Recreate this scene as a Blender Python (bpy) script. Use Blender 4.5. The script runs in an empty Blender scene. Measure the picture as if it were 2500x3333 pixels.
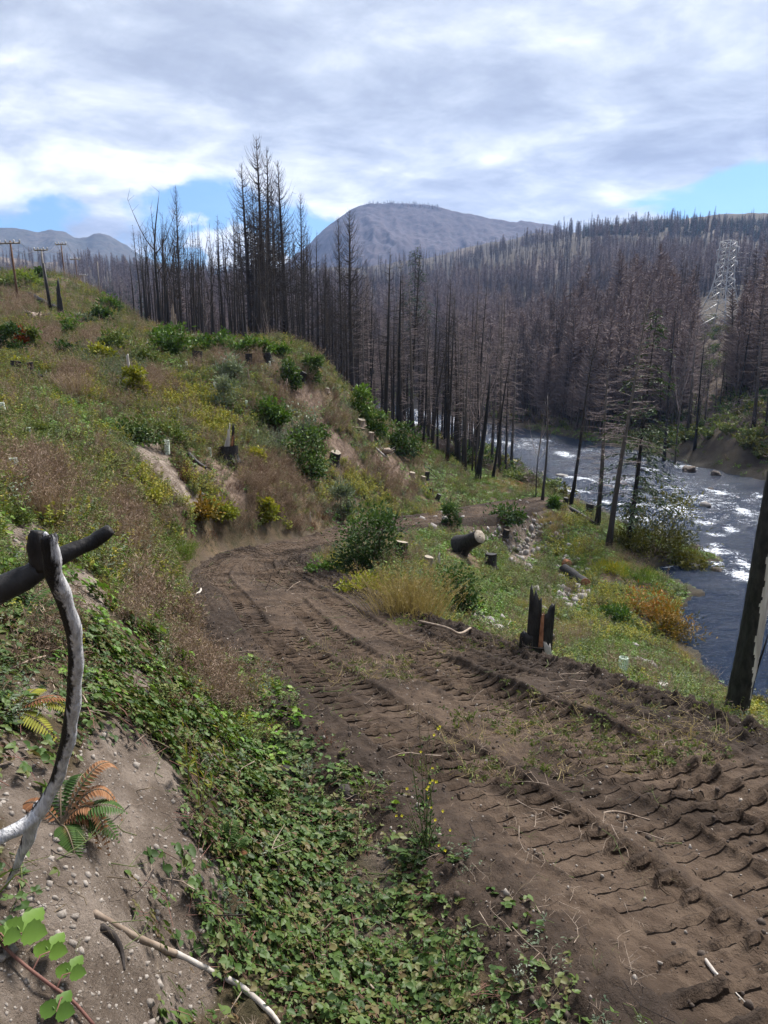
import bpy, math, random
import numpy as np
from mathutils import Vector, Matrix, Euler

random.seed(7)
rng = np.random.default_rng(11)
scene = bpy.context.scene
COL = scene.collection
PI = math.pi
R = math.radians

# ------------------------------------------------------------------ camera
PITCH = R(12.0)
FPX = 2222.0                                   # focal length in photo pixels
cam_d = bpy.data.cameras.new('camera')
cam_d.sensor_fit = 'VERTICAL'; cam_d.sensor_height = 36.0; cam_d.lens = 24.0
cam_d.clip_start = 0.05; cam_d.clip_end = 40000
cam = bpy.data.objects.new('camera', cam_d); COL.objects.link(cam)
cam.location = (0, 0, 0); cam.rotation_euler = (R(90) - PITCH, 0, 0)
scene.camera = cam

# ------------------------------------------------------------------ sun, exposure
SUN_EL, SUN_AZ = R(49), R(40)                 # azimuth clockwise from the view direction (+Y)
sun_vec = Vector((math.sin(SUN_AZ) * math.cos(SUN_EL), math.cos(SUN_AZ) * math.cos(SUN_EL), math.sin(SUN_EL)))
sd = bpy.data.lights.new('sun', 'SUN'); sd.energy = 4.4; sd.angle = R(16.0); sd.color = (1.0, 0.95, 0.88)
so = bpy.data.objects.new('sun', sd); COL.objects.link(so)
so.rotation_euler = (-sun_vec).to_track_quat('-Z', 'Y').to_euler()
so.location = (60, -10, 60)
vs = scene.view_settings
vs.view_transform = 'Standard'; vs.look = 'None'; vs.gamma = 1.0; vs.exposure = 1.0; vs.use_curve_mapping = False
scene.render.engine = 'CYCLES'
cy = scene.cycles
cy.use_denoising = True
try: cy.denoiser = 'OPENIMAGEDENOISE'
except Exception: pass
try:
    cy.use_adaptive_sampling = True; cy.adaptive_threshold = .02
except Exception: pass
cy.max_bounces = 3; cy.diffuse_bounces = 2; cy.glossy_bounces = 2; cy.transmission_bounces = 2; cy.volume_bounces = 0
cy.transparent_max_bounces = 8; cy.caustics_reflective = False; cy.caustics_refractive = False

# ------------------------------------------------------------------ node helpers
class NT:
    def __init__(s, tree): s.t = tree; s.n = tree.nodes; s.l = tree.links; s.n.clear()
    def add(s, typ, **kw):
        n = s.n.new(typ)
        for k, v in kw.items():
            setattr(n, k, v)
        return n
    def link(s, a, b): s.l.new(a, b)
    def val(s, x, sock):
        if hasattr(x, 'is_linked') or isinstance(x, bpy.types.NodeSocket): s.l.new(x, sock)
        else: sock.default_value = x
    def math(s, op, a, b=0.0, c=None, clamp=False):
        n = s.n.new('ShaderNodeMath'); n.operation = op; n.use_clamp = clamp
        s.val(a, n.inputs[0]); s.val(b, n.inputs[1])
        if c is not None: s.val(c, n.inputs[2])
        return n.outputs[0]
    def mix(s, f, a, b, mode='MIX'):
        n = s.n.new('ShaderNodeMix'); n.data_type = 'RGBA'; n.blend_type = mode
        s.val(f, n.inputs[0])
        for x, k in ((a, 6), (b, 7)):
            if isinstance(x, (tuple, list)): n.inputs[k].default_value = (*x[:3], 1)
            else: s.l.new(x, n.inputs[k])
        return n.outputs[2]
    def noise(s, vec, scale, detail=4, rough=.55, dist=0.0, out=0):
        n = s.n.new('ShaderNodeTexNoise'); n.inputs['Scale'].default_value = scale
        n.inputs['Detail'].default_value = detail; n.inputs['Roughness'].default_value = rough
        n.inputs['Distortion'].default_value = dist
        if vec is not None: s.l.new(vec, n.inputs['Vector'])
        return n.outputs[out]
    def ramp(s, f, stops, interp='LINEAR'):
        n = s.n.new('ShaderNodeValToRGB'); cr = n.color_ramp; cr.interpolation = interp
        while len(cr.elements) < len(stops): cr.elements.new(.5)
        for e, (p, c) in zip(cr.elements, stops):
            e.position = p; e.color = (*c[:3], 1) if isinstance(c, (tuple, list)) else (c, c, c, 1)
        s.val(f, n.inputs[0]); return n.outputs[0]
    def mr(s, v, a, b, c=0.0, d=1.0, smooth=True):
        n = s.n.new('ShaderNodeMapRange'); n.interpolation_type = 'SMOOTHSTEP' if smooth else 'LINEAR'
        s.val(v, n.inputs[0])
        for k, x in zip((1, 2, 3, 4), (a, b, c, d)): n.inputs[k].default_value = x
        return n.outputs[0]
    def mapping(s, vec, loc=(0,0,0), rot=(0,0,0), scale=(1,1,1)):
        n = s.n.new('ShaderNodeMapping'); s.l.new(vec, n.inputs[0])
        n.inputs[1].default_value = loc; n.inputs[2].default_value = rot; n.inputs[3].default_value = scale
        return n.outputs[0]

# ------------------------------------------------------------------ sky
world = bpy.data.worlds.new('World'); scene.world = world; world.use_nodes = True
world.cycles.sampling_method = 'MANUAL'; world.cycles.sample_map_resolution = 512
w = NT(world.node_tree)
wout = w.add('ShaderNodeOutputWorld')
sky = w.add('ShaderNodeTexSky'); sky.sky_type = 'NISHITA'; sky.sun_disc = False
sky.sun_elevation = SUN_EL; sky.sun_rotation = SUN_AZ; sky.altitude = 300; sky.air_density = 1.3; sky.dust_density = 0.6; sky.ozone_density = 2.0
bg_sky = w.add('ShaderNodeBackground'); bg_sky.inputs[1].default_value = 0.065
w.link(w.mix(1.0, sky.outputs[0], (.62, .92, 1.25), 'MULTIPLY'), bg_sky.inputs[0])
geo = w.add('ShaderNodeTexCoord')
sep = w.add('ShaderNodeSeparateXYZ'); w.link(geo.outputs['Generated'], sep.inputs[0])
zc = w.math('MAXIMUM', sep.outputs[2], 0.0)
den = w.math('ADD', zc, 0.16)
comb = w.add('ShaderNodeCombineXYZ')
w.link(w.math('DIVIDE', sep.outputs[0], den), comb.inputs[0])
w.link(w.math('DIVIDE', sep.outputs[1], den), comb.inputs[1])
comb.inputs[2].default_value = 0.0
plane = comb.outputs[0]
pl2 = w.mapping(plane, loc=(5.1, .2, 1.1), rot=(0, 0, R(-32)), scale=(.8, 1.0, 1))
big = w.noise(pl2, 1.35, 5.0, .55, .35)
fine = w.noise(pl2, 4.2, 8.0, .62, .25)
shade = w.math('ADD', w.math('MULTIPLY', big, .66), w.math('MULTIPLY', fine, .34))
cloud_col = w.ramp(shade, [(.38, (.285, .315, .385)), (.445, (.37, .405, .48)), (.50, (.48, .52, .59)), (.545, (.63, .66, .715)), (.60, (.88, .89, .90))])
# the deck ends above the horizon: patches of blue between torn edges of cloud
dirn = geo.outputs['Generated']
st = w.mapping(dirn, loc=(5.1, .2, 1.1), scale=(1.0, 1.0, 2.3))
gapn = w.noise(st, 3.0, 6.0, .55, .3)
band = w.math('MULTIPLY', w.mr(zc, .04, .12), w.mr(zc, .26, .185))
gap = w.mr(w.math('ADD', gapn, w.math('MULTIPLY', band, .20)), .60, .67)
gap = w.math('MULTIPLY', gap, w.mr(band, .05, .35))
# white cumulus heads low over the horizon
cm = w.mapping(dirn, loc=(5.1, .2, 1.1), scale=(1.0, 1.0, 1.5))
cun = w.noise(cm, 5.0, 8.0, .52, .0)
cuf = w.math('SUBTRACT', w.math('ADD', cun, w.mr(zc, .06, .26, .14, -.16, False)), .588)
cum = w.mr(cuf, .0, .045)
cu_col = w.ramp(w.math('ADD', w.math('MULTIPLY', cuf, 5.0), .1), [(0, (.60, .66, .76)), (.30, (.80, .82, .85)), (.62, (.66, .71, .80)), (1.0, (.44, .50, .63))])
bg_c = w.add('ShaderNodeBackground'); w.link(cloud_col, bg_c.inputs[0]); bg_c.inputs[1].default_value = .76
bg_u = w.add('ShaderNodeBackground'); w.link(cu_col, bg_u.inputs[0]); bg_u.inputs[1].default_value = .82
m1 = w.add('ShaderNodeMixShader'); w.link(w.math('MULTIPLY', gap, .95), m1.inputs[0]); w.link(bg_c.outputs[0], m1.inputs[1]); w.link(bg_sky.outputs[0], m1.inputs[2])
m2 = w.add('ShaderNodeMixShader'); w.link(cum, m2.inputs[0]); w.link(m1.outputs[0], m2.inputs[1]); w.link(bg_u.outputs[0], m2.inputs[2])
w.link(m2.outputs[0], wout.inputs[0])

# ------------------------------------------------------------------ numpy noise
_P = np.random.default_rng(3).permutation(1024)
_P = np.concatenate([_P, _P])
_G = np.random.default_rng(4).uniform(-1, 1, (1024,))
def vnoise(x, y, seed=0):
    xi = np.floor(x).astype(int); yi = np.floor(y).astype(int)
    fx = x - xi; fy = y - yi
    fx = fx*fx*fx*(fx*(fx*6-15)+10); fy = fy*fy*fy*(fy*(fy*6-15)+10)
    def h(a, b): return _G[_P[(_P[(a + seed*57) & 1023] + b) & 1023]]
    a = h(xi, yi)*(1-fx) + h(xi+1, yi)*fx
    b = h(xi, yi+1)*(1-fx) + h(xi+1, yi+1)*fx
    return a*(1-fy) + b*fy
def fbm(x, y, oct=4, seed=0, gain=.5):
    s = 0; a = 1.0; t = 0
    c, sn = math.cos(.6), math.sin(.6)
    for k in range(oct):
        s = s + a*vnoise(x, y, seed+k); t += a; a *= gain
        x, y = (c*x - sn*y)*2.03 + 11.3, (sn*x + c*y)*2.03 - 7.7
    return s/t*1.6
def sstep(a, b, x):
    t = np.clip((np.asarray(x, float)-a)/(b-a), 0, 1); return t*t*(3-2*t)

# ------------------------------------------------------------------ mesh helpers
def make_mesh(name, verts, faces, attrs=None, mats=None, smooth=False, mat_idx=None):
    """verts (n,3); faces: list of (k,3) / (k,4) int arrays"""
    me = bpy.data.meshes.new(name)
    V = np.asarray(verts, np.float32)
    if isinstance(faces, np.ndarray): faces = [faces]
    faces = [np.asarray(f, np.int32) for f in faces if len(f)]
    nl = sum(f.size for f in faces); npg = sum(len(f) for f in faces)
    me.vertices.add(len(V)); me.vertices.foreach_set('co', V.ravel())
    me.loops.add(nl); me.loops.foreach_set('vertex_index', np.concatenate([f.ravel() for f in faces]))
    me.polygons.add(npg)
    sizes = np.concatenate([np.full(len(f), f.shape[1], np.int32) for f in faces])
    starts = np.concatenate([[0], np.cumsum(sizes)[:-1]]).astype(np.int32)
    me.polygons.foreach_set('loop_start', starts)
    try: me.polygons.foreach_set('loop_total', sizes)
    except Exception: pass
    if mat_idx is not None: me.polygons.foreach_set('material_index', np.asarray(mat_idx, np.int32))
    if smooth: me.polygons.foreach_set('use_smooth', np.ones(npg, bool))
    if mats:
        for m in (mats if isinstance(mats, (list, tuple)) else [mats]): me.materials.append(m)
    for k, a in (attrs or {}).items():
        a = np.asarray(a, np.float32)
        if a.ndim == 1:
            at = me.attributes.new(k, 'FLOAT', 'POINT'); at.data.foreach_set('value', a)
        else:
            at = me.attributes.new(k, 'FLOAT_VECTOR', 'POINT'); at.data.foreach_set('vector', a.ravel())
    me.update(calc_edges=True)
    return me

class MB:
    """collects tubes, leaf quads and so on into one mesh"""
    def __init__(s): s.v = []; s.q = []; s.t = []; s.n = 0; s.mq = []; s.mt = []; s.c = []
    def add(s, v, q=None, t=None, m=0, c=0.0):
        v = np.asarray(v, float)
        if q is not None and len(q): s.q.append(np.asarray(q)+s.n); s.mq.append(np.full(len(q), m))
        if t is not None and len(t): s.t.append(np.asarray(t)+s.n); s.mt.append(np.full(len(t), m))
        s.v.append(v); s.n += len(v)
        s.c.append(np.full(len(v), c) if np.ndim(c) == 0 else np.asarray(c, float))
    def tube(s, pts, rad, sides=6, cap=True, m=0, c=0.0, rough=0.0, capm=None):
        v, q, t = tube_arrays(pts, rad, sides, rough)
        n = len(pts)
        s.add(v, q, None, m, c)
        if cap:
            base = s.n - len(v)
            for ring, flip in ((0, True), (n-1, False)):
                idx = [base + ring*sides + k for k in range(sides)]
                if flip: idx = idx[::-1]
                tr = [[idx[0]-base, idx[k]-base, idx[k+1]-base] for k in range(1, sides-1)]
                s.t.append(np.asarray(tr)+base); s.mt.append(np.full(len(tr), m if capm is None else capm))
    def mesh(s, name, mats, smooth=False):
        V = np.concatenate(s.v); fs = []; mi = []
        if s.q: fs.append(np.concatenate(s.q)); mi.append(np.concatenate(s.mq))
        if s.t: fs.append(np.concatenate(s.t)); mi.append(np.concatenate(s.mt))
        return make_mesh(name, V, fs, {'tone': np.concatenate(s.c)}, mats, smooth, np.concatenate(mi))

def tube_arrays(pts, rad, sides=6, rough=0.0, seed=0):
    P = np.asarray(pts, float); n = len(P)
    r = np.full(n, rad, float) if np.ndim(rad) == 0 else np.asarray(rad, float)
    T = np.gradient(P, axis=0); T /= np.linalg.norm(T, axis=1, keepdims=True)+1e-9
    ref = np.array([0, 0, 1.0]) if abs(T[0, 2]) < .8 else np.array([1.0, 0, 0])
    A = np.zeros_like(P); B = np.zeros_like(P)
    a = np.cross(T[0], ref); a /= np.linalg.norm(a)
    for i in range(n):
        a = a - T[i]*np.dot(a, T[i]); a /= np.linalg.norm(a)+1e-9
        A[i] = a; B[i] = np.cross(T[i], a)
    ang = np.arange(sides)/sides*2*PI
    rr = r[:, None]*np.ones((1, sides))
    if rough: rr = rr*(1+rough*np.random.default_rng(int(abs(P[0, 0])*1000+n+seed) % 99991).uniform(-1, 1, (n, sides)))
    V = P[:, None, :] + rr[:, :, None]*(np.cos(ang)[None, :, None]*A[:, None, :] + np.sin(ang)[None, :, None]*B[:, None, :])
    i = np.arange(n-1)[:, None]; k = np.arange(sides)[None, :]; k2 = (k+1) % sides
    q = np.stack([i*sides+k, i*sides+k2, (i+1)*sides+k2, (i+1)*sides+k], -1).reshape(-1, 4)
    return V.reshape(-1, 3), q, None

def catmull(pts, n):
    P = np.asarray(pts, float); P = np.vstack([2*P[0]-P[1], P, 2*P[-1]-P[-2]])
    m = len(P)-3; out = []
    tt = np.linspace(0, m, n)
    for t in tt:
        i = min(int(t), m-1); f = t-i
        p0, p1, p2, p3 = P[i:i+4]
        out.append(.5*((2*p1)+(-p0+p2)*f+(2*p0-5*p1+4*p2-p3)*f*f+(-p0+3*p1-3*p2+p3)*f**3))
    return np.array(out)

def obj(name, me, parent=None, loc=None, rot=None, scale=None):
    o = bpy.data.objects.new(name, me); COL.objects.link(o)
    if parent is not None: o.parent = parent
    if loc is not None: o.location = loc
    if rot is not None: o.rotation_euler = rot
    if scale is not None: o.scale = (scale,)*3 if np.ndim(scale) == 0 else scale
    return o
def tag(o, label=None, cat=None, group=None, kind=None):
    if label: o['label'] = label
    if cat: o['category'] = cat
    if group: o['group'] = group
    if kind: o['kind'] = kind
    return o
def thing(name, label, cat, loc=(0,0,0), rot=(0,0,0), group=None, scale=1.0):
    o = bpy.data.objects.new(name, None); COL.objects.link(o); o.empty_display_size = .2
    o.location = loc; o.rotation_euler = rot; o.scale = (scale,)*3 if np.ndim(scale) == 0 else scale
    return tag(o, label, cat, group)

# ------------------------------------------------------------------ materials
def material(name):
    m = bpy.data.materials.new(name); m.use_nodes = True
    t = NT(m.node_tree); out = t.add('ShaderNodeOutputMaterial'); b = t.add('ShaderNodeBsdfPrincipled')
    t.link(b.outputs[0], out.inputs[0]); b.inputs['Specular IOR Level'].default_value = .25
    b.inputs['Roughness'].default_value = .85
    return m, t, b
def bump(t, b, h, strength=.5, dist=.05):
    n = t.add('ShaderNodeBump'); n.inputs['Strength'].default_value = strength; n.inputs['Distance'].default_value = dist
    t.link(h, n.inputs['Height']); t.link(n.outputs[0], b.inputs['Normal'])
def attr(t, name):
    n = t.add('ShaderNodeAttribute'); n.attribute_name = name; return n.outputs['Fac']

def leaf_mat(name, cols, rough=.55, trans=.25, hue_var=.03):
    """cols: list of base colours picked along tone (per leaf) and the random value of each plant"""
    m = bpy.data.materials.new(name); m.use_nodes = True
    t = NT(m.node_tree); out = t.add('ShaderNodeOutputMaterial')
    oi = t.add('ShaderNodeObjectInfo')
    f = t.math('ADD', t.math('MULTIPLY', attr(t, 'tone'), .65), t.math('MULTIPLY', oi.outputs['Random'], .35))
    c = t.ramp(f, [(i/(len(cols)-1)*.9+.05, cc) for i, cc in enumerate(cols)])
    b = t.add('ShaderNodeBsdfPrincipled'); b.inputs['Roughness'].default_value = rough
    b.inputs['Specular IOR Level'].default_value = .22
    t.link(c, b.inputs['Base Color'])
    tr = t.add('ShaderNodeBsdfTranslucent'); t.link(t.mix(1.0, c, (1.0, 1.0, .55), 'MULTIPLY'), tr.inputs[0])
    mx = t.add('ShaderNodeMixShader'); mx.inputs[0].default_value = trans
    t.link(b.outputs[0], mx.inputs[1]); t.link(tr.outputs[0], mx.inputs[2]); t.link(mx.outputs[0], out.inputs[0])
    return m
def plain_mat(name, c0, c1, scale=8.0, rough=.85, bumpd=.01, stretch=(1,1,1), tone=False):
    m, t, b = material(name)
    tc = t.add('ShaderNodeTexCoord')
    v = t.mapping(tc.outputs['Object'], scale=stretch)
    n = t.noise(v, scale, 5, .6)
    f = t.mr(n, .3, .7)
    if tone:
        oi = t.add('ShaderNodeObjectInfo')
        f = t.math('ADD', t.math('MULTIPLY', f, .5), t.math('MULTIPLY', t.math('ADD', attr(t, 'tone'), oi.outputs['Random']), .25))
    t.link(t.mix(f, c0, c1), b.inputs['Base Color']); b.inputs['Roughness'].default_value = rough
    bump(t, b, n, .7, bumpd)
    return m
# ------------------------------------------------------------------ where things stand: photo pixel -> direction -> ground
CP, SP = math.cos(PITCH), math.sin(PITCH)
def ray(u, v):
    x = (u-1250)/FPX; y = (1666.5-v)/FPX
    dx, dy, dz = x, CP + y*SP, -SP + y*CP
    h = math.hypot(dx, dy)
    return dx/h, dy/h, dz/h                    # unit horizontal distance
def project(P):
    """world points (n,3) -> photo pixel u, v, depth"""
    X, Y, Z = P[:, 0], P[:, 1], P[:, 2]
    d = Y*CP - Z*SP; up = Y*SP + Z*CP
    dd = np.where(d > .05, d, .05)
    return 1250 + FPX*X/dd, 1666.5 - FPX*up/dd, d

ctrl = []                                      # (theta, r, z)
def cp(u, v, r):
    a, b, c = ray(u, v); ctrl.append((math.atan2(a, b), r, c*r))
def cw(x, y, z): ctrl.append((math.atan2(x, y), max(math.hypot(x, y), .2), z))
for p in [(0,.25,-1.78),(.2,-.2,-1.8),(-1.5,0,-1.05),(1.2,0,-2.6),(0,-2,-1.75),(-4,-2,.6),(2,-3,-2.6),(-10,-10,3.5),(12,-10,-6),(-30,-30,9),(-60,0,16),(-40,20,7),
          (-120,40,26),(30,-30,-12),(0,-60,4),(-100,-100,25),(-9,4,1.5),(-14,9,2.0),(-22,14,3.5)]: cw(*p)
for p in [(100,3200,1.9),(300,3000,2.15),(0,2800,2.3),(600,3300,2.25),(1000,3200,2.6),(1400,3250,2.75),
  (0,2500,2.9),(300,2600,2.9),(600,2700,3.2),(900,2800,3.5),(1250,2900,3.6),
  (0,2200,4.0),(300,2300,4.1),(600,2400,4.6),(900,2550,4.9),
  (0,1950,5.6),(300,2050,5.8),(550,2150,6.9),(700,2250,6.9),
  (0,1750,8.0),(250,1800,9.0),(450,1950,10),(580,1950,12.5),
  (0,1600,11),(250,1650,12.5),(450,1780,15),(580,1820,18),
  (0,1450,16),(250,1500,18),(450,1600,19),(600,1700,20.5),(800,1740,23.2),
  (0,1300,24),(250,1330,27),(450,1400,26),(650,1500,25.5),(850,1600,26.5),(1000,1680,28),(1100,1690,31),
  (0,1180,38),(250,1200,38),(450,1230,37),(650,1280,36),(850,1350,35),(1000,1450,36),(1130,1550,37.5),(1250,1625,39),
  (640,1125,47),(780,1130,45),(900,1140,44),(1000,1160,45),(1060,1200,47),(1120,1270,50),(1200,1350,54),(1330,1430,58),(1450,1510,58),(1560,1565,55),(1680,1610,52),
  (0,1080,55),(150,1080,55),(350,1090,55),(500,1090,58),(60,985,85),(250,990,85),(400,1030,80),(520,1080,75),(590,1105,72),
  (0,905,115),(100,900,118),(200,903,120),(300,955,105),(420,1015,95),(-300,900,115),(-300,1200,40),(-300,1600,12),
  (0,960,170),(200,970,170),(350,1020,160),
  (700,1194,65),(900,1230,62),(1050,1290,65),(900,1290,95),(700,1250,100),(520,1130,100),(450,1080,120),(300,1040,200),
  (1200,1400,80),(1000,1360,130),(1200,1385,130),(600,1250,160),(300,1130,300),(0,1100,300),
  (1740,1645,47),(1700,1720,46),(1800,1800,41),(1985,1790,40),(1880,1900,34.5),(1700,1850,34),(1500,1800,28.5),(1400,1850,22),(1250,1860,17.5),(1600,1950,24),
  (1800,2000,27),(2050,2000,31),(2000,2150,20),(1750,2120,15),(1500,2000,16.5),(2200,2200,21.5),(2350,2290,16.5),(2480,2370,12.5),(1400,1740,32),
  (2100,1480,82),(2400,1540,80),(1900,1440,100),(2200,1400,95),(2500,1420,92),(2800,1420,90),(2300,1200,160),(2600,1200,160),(2000,1250,170),(1700,1300,190),
  (2350,1070,290),(2550,1050,300),(2000,1100,320),(1700,1150,330),(1400,1150,350),(2400,900,560),(2700,900,560),(2000,900,600),(1700,950,600),(1400,1000,600),(1000,1050,500),(700,1050,450),
  (2900,765,900),(2500,765,900),(2200,775,900),(1900,790,900),(1700,820,900),(1500,870,900),(1300,915,900),(1000,925,900),(700,925,900),(500,930,900),(0,930,700),(200,880,800),(350,895,850),(-300,900,800)]: cp(*p)
near_bank = [(60,-60),(38,-30),(24,0),(15.5,16),(13.2,26),(14.3,31),(17.2,36),(16.5,40),(21.5,41.5),(21,45),(19,52),(18,62),(17,75),(15,95),(5,130),(-6,170),(-24,215),(-60,260)]
far_bank = [(-48,282),(-8,235),(12,172),(27,130),(37,95),(40,76),(47,60),(62,42),(80,20),(95,-20),(110,-60)]
RZ = lambda y: -12.2 + np.clip((np.asarray(y, float)-60)/110, 0, 1.6)*.9      # water level, rising upstream
for (x, y) in near_bank[3:16]: cw(x-1.0, y, float(RZ(y))+.3)
for (x, y) in far_bank[2:9]: cw(x+2, y, float(RZ(y))+.5)
ctrl = np.array(ctrl)
K_TH = 2.2
def feat(th, r): return np.stack([th*K_TH, np.log(r+.6)], -1)
F = feat(ctrl[:, 0], ctrl[:, 1]); Q = ctrl[:, 2]/(ctrl[:, 1]+2.0)
def tps(d2): return .5*d2*np.log(d2+1e-12)
def build_tps():
    n = len(F); d2 = ((F[:, None]-F[None])**2).sum(-1)
    A = np.zeros((n+3, n+3)); A[:n, :n] = tps(d2) + np.eye(n)*.0015
    A[:n, n] = 1; A[:n, n+1:] = F; A[n, :n] = 1; A[n+1:, :n] = F.T
    return np.linalg.solve(A, np.concatenate([Q, np.zeros(3)]))
W_ = build_tps()
def base_height(th, r):
    th = np.asarray(th, float).ravel(); r = np.asarray(r, float).ravel(); out = np.empty(len(th))
    for s in range(0, len(th), 20000):
        G = feat(th[s:s+20000], r[s:s+20000])
        d2 = ((G[:, None]-F[None])**2).sum(-1)
        out[s:s+20000] = tps(d2)@W_[:len(F)] + W_[len(F)] + G@W_[len(F)+1:]
    return out*(r+2.0)

# road centre line (x, y, z, half width)
road_pts = [(8,-14,-2.3,2.2),(6.2,-7,-2.45,2.2),(4.9,-2,-2.65,2.2),(3.95,1,-2.75,2.2),(2.85,3.4,-3.0,2.15),(1.95,5.3,-3.3,2.15),(.9,7.3,-3.62,2.15),(.15,9,-3.95,2.15),(-.85,11.3,-4.35,2.1),
            (-2.1,14.9,-5.0,2.0),(-3.35,18.4,-5.6,1.95),(-3.85,21.2,-6.0,1.6),(-3.2,23.8,-6.35,1.3),(-1.85,27.2,-6.85,1.3),(-.5,32.3,-7.65,1.5),(3.4,37.8,-8.4,1.7),(8.6,45,-9.2,1.8),(12.2,49,-9.6,1.6)]
RC = catmull(road_pts, 2400)
ds_ = np.linalg.norm(np.diff(RC[:, :2], axis=0), axis=1); RS = np.concatenate([[0], np.cumsum(ds_)])
RLEN = RS[-1]
TG = np.gradient(RC[:, :2], axis=0); TG /= np.linalg.norm(TG, axis=1, keepdims=True)
RN = np.stack([TG[:, 1], -TG[:, 0]], -1)       # to the right of travel
def road_dist(x, y):
    """signed lateral offset, road z, half width, nearest index"""
    x = np.asarray(x, float).ravel(); y = np.asarray(y, float).ravel()
    C = RC[::8]; t = np.empty(len(x)); idx = np.empty(len(x), int)
    for s in range(0, len(x), 40000):
        d2 = (x[s:s+40000, None]-C[None, :, 0])**2 + (y[s:s+40000, None]-C[None, :, 1])**2
        k = d2.argmin(1); idx[s:s+40000] = np.minimum(k*8, len(RC)-1)
    p = RC[idx]; off = np.stack([x-p[:, 0], y-p[:, 1]], -1)
    dist = np.linalg.norm(off, axis=1); sg = np.sign((off*RN[idx]).sum(1)+1e-9)
    return dist*sg, p[:, 2], p[:, 3], idx

def cross_fall(yc): return -.11*sstep(22, 12, yc)   # the road tips outward, towards the river
def seg_dist(x, y, poly):
    best = np.full(len(x), 1e9)
    for (x0, y0), (x1, y1) in zip(poly[:-1], poly[1:]):
        dx, dy = x1-x0, y1-y0
        t = np.clip(((x-x0)*dx+(y-y0)*dy)/(dx*dx+dy*dy), 0, 1)
        best = np.minimum(best, np.hypot(x-x0-t*dx, y-y0-t*dy))
    return best
def smooth_poly(p, n): return [tuple(q) for q in catmull(p, n)]
NB = smooth_poly(near_bank, 70); FB = smooth_poly(far_bank, 44)
RIVER = NB + FB
def river_sd(x, y):
    """>0 inside the river, metres to the bank"""
    x = np.asarray(x, float).ravel(); y = np.asarray(y, float).ravel()
    P = RIVER; ins = np.zeros(len(x), bool)
    for i in range(len(P)):
        x0, y0 = P[i]; x1, y1 = P[i-1]
        c = ((y0 > y) != (y1 > y))
        xx = (x1-x0)*(y-y0)/((y1-y0) if y1 != y0 else 1e-9)+x0
        ins ^= c & (x < xx)
    d = seg_dist(x, y, NB + FB + [NB[0]])
    return np.where(ins, d, -d)

def terrain(th, r):
    th = np.asarray(th, float).ravel(); r = np.asarray(r, float).ravel()
    x = r*np.sin(th); y = r*np.cos(th)
    z = base_height(th, np.minimum(r, 1150))
    far = r > 1150
    z = np.where(far, z*np.exp(-(np.maximum(r, 1150)-1150)/500.), z)
    # hummocks and fine relief
    z = z + .05*fbm(x*1.1, y*1.1, 4, 1)*sstep(.5, 3, r) + .02*fbm(x*4.5, y*4.5, 3, 5) - .055*np.abs(fbm(x*2.3+.6*y, y*1.1, 5, 12, .62))*sstep(1.4, 2.4, r)*sstep(34, 10, r) + .22*fbm(x*.28, y*.28, 4, 2)*sstep(6, 25, r) + 1.6*fbm(x*.04, y*.04, 4, 3)*sstep(70, 220, r) + 9*fbm(x*.006, y*.006, 4, 9)*sstep(350, 800, r)
    # steep little erosion gullies on the near bank
    near = (r < 60)
    # river bed and banks
    m = r < 420
    sd_ = np.full(len(r), -99.); sd_[m] = river_sd(x[m], y[m])
    sd_ = sd_ + .5*fbm(x*.5, y*.5, 3, 8)
    wz = RZ(y)
    z = np.where(sd_ > 0, wz - .25 - .6*np.minimum(sd_, 3), z)
    k = sstep(0, 5.0, -sd_)
    edge = wz + .12 + .45*sstep(0, 2, -sd_)
    z = np.where((sd_ <= 0) & (sd_ > -5.0), edge*(1-k) + np.maximum(z, edge*.5+z*.5)*k, z)
    # road bed
    m = r < 75
    if m.any():
        t, rz, hw, idx = road_dist(x[m], y[m]); rz = rz + cross_fall(RC[idx, 1])*np.clip(t, -3, 3); hw = np.where(t > 0, hw-.3, hw)
        a = np.abs(t); g = np.where(t > 0, 1.0, .75)
        k = sstep(hw-.15, hw+1.3*g, a)
        zz = z[m]
        z[m] = np.where(a < hw-.1, rz-.16, (rz-.02)*(1-k) + zz*k)
    return z

# ------------------------------------------------------------------ ground sheet: rings of growing size round the viewpoint, out to the horizon
TH = np.concatenate([np.linspace(R(-180), R(-39), 40, endpoint=False), np.linspace(R(-39), R(39), 470, endpoint=False), np.linspace(R(39), R(180), 40)])
def lsp(a, b, n): return np.exp(np.linspace(math.log(a), math.log(b), n, endpoint=False))
RR = np.concatenate([[.05], lsp(.25, 1.6, 14), lsp(1.6, 30, 330), lsp(30, 130, 170), lsp(130, 1200, 110), lsp(1200, 3600, 12)])
TT, RG = np.meshgrid(TH, RR, indexing='ij')
GZ = terrain(TT, RG).reshape(TT.shape)
GZ[-1] = GZ[0]
GX = RG*np.sin(TT); GY = RG*np.cos(TT)
GTAN = GZ/RG; GMAX = np.maximum.accumulate(GTAN, axis=1)
_lr = np.log(RR)
def H(x, y):
    """ground height at points, read from the sheet"""
    x = np.atleast_1d(np.asarray(x, float)); y = np.atleast_1d(np.asarray(y, float))
    th = np.arctan2(x, y); lr = np.log(np.maximum(np.hypot(x, y), .06))
    i = np.clip(np.searchsorted(TH, th)-1, 0, len(TH)-2); j = np.clip(np.searchsorted(_lr, lr)-1, 0, len(_lr)-2)
    a = np.clip((th-TH[i])/(TH[i+1]-TH[i]), 0, 1); b = np.clip((lr-_lr[j])/(_lr[j+1]-_lr[j]), 0, 1)
    return GZ[i, j]*(1-a)*(1-b) + GZ[i+1, j]*a*(1-b) + GZ[i, j+1]*(1-a)*b + GZ[i+1, j+1]*a*b
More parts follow.
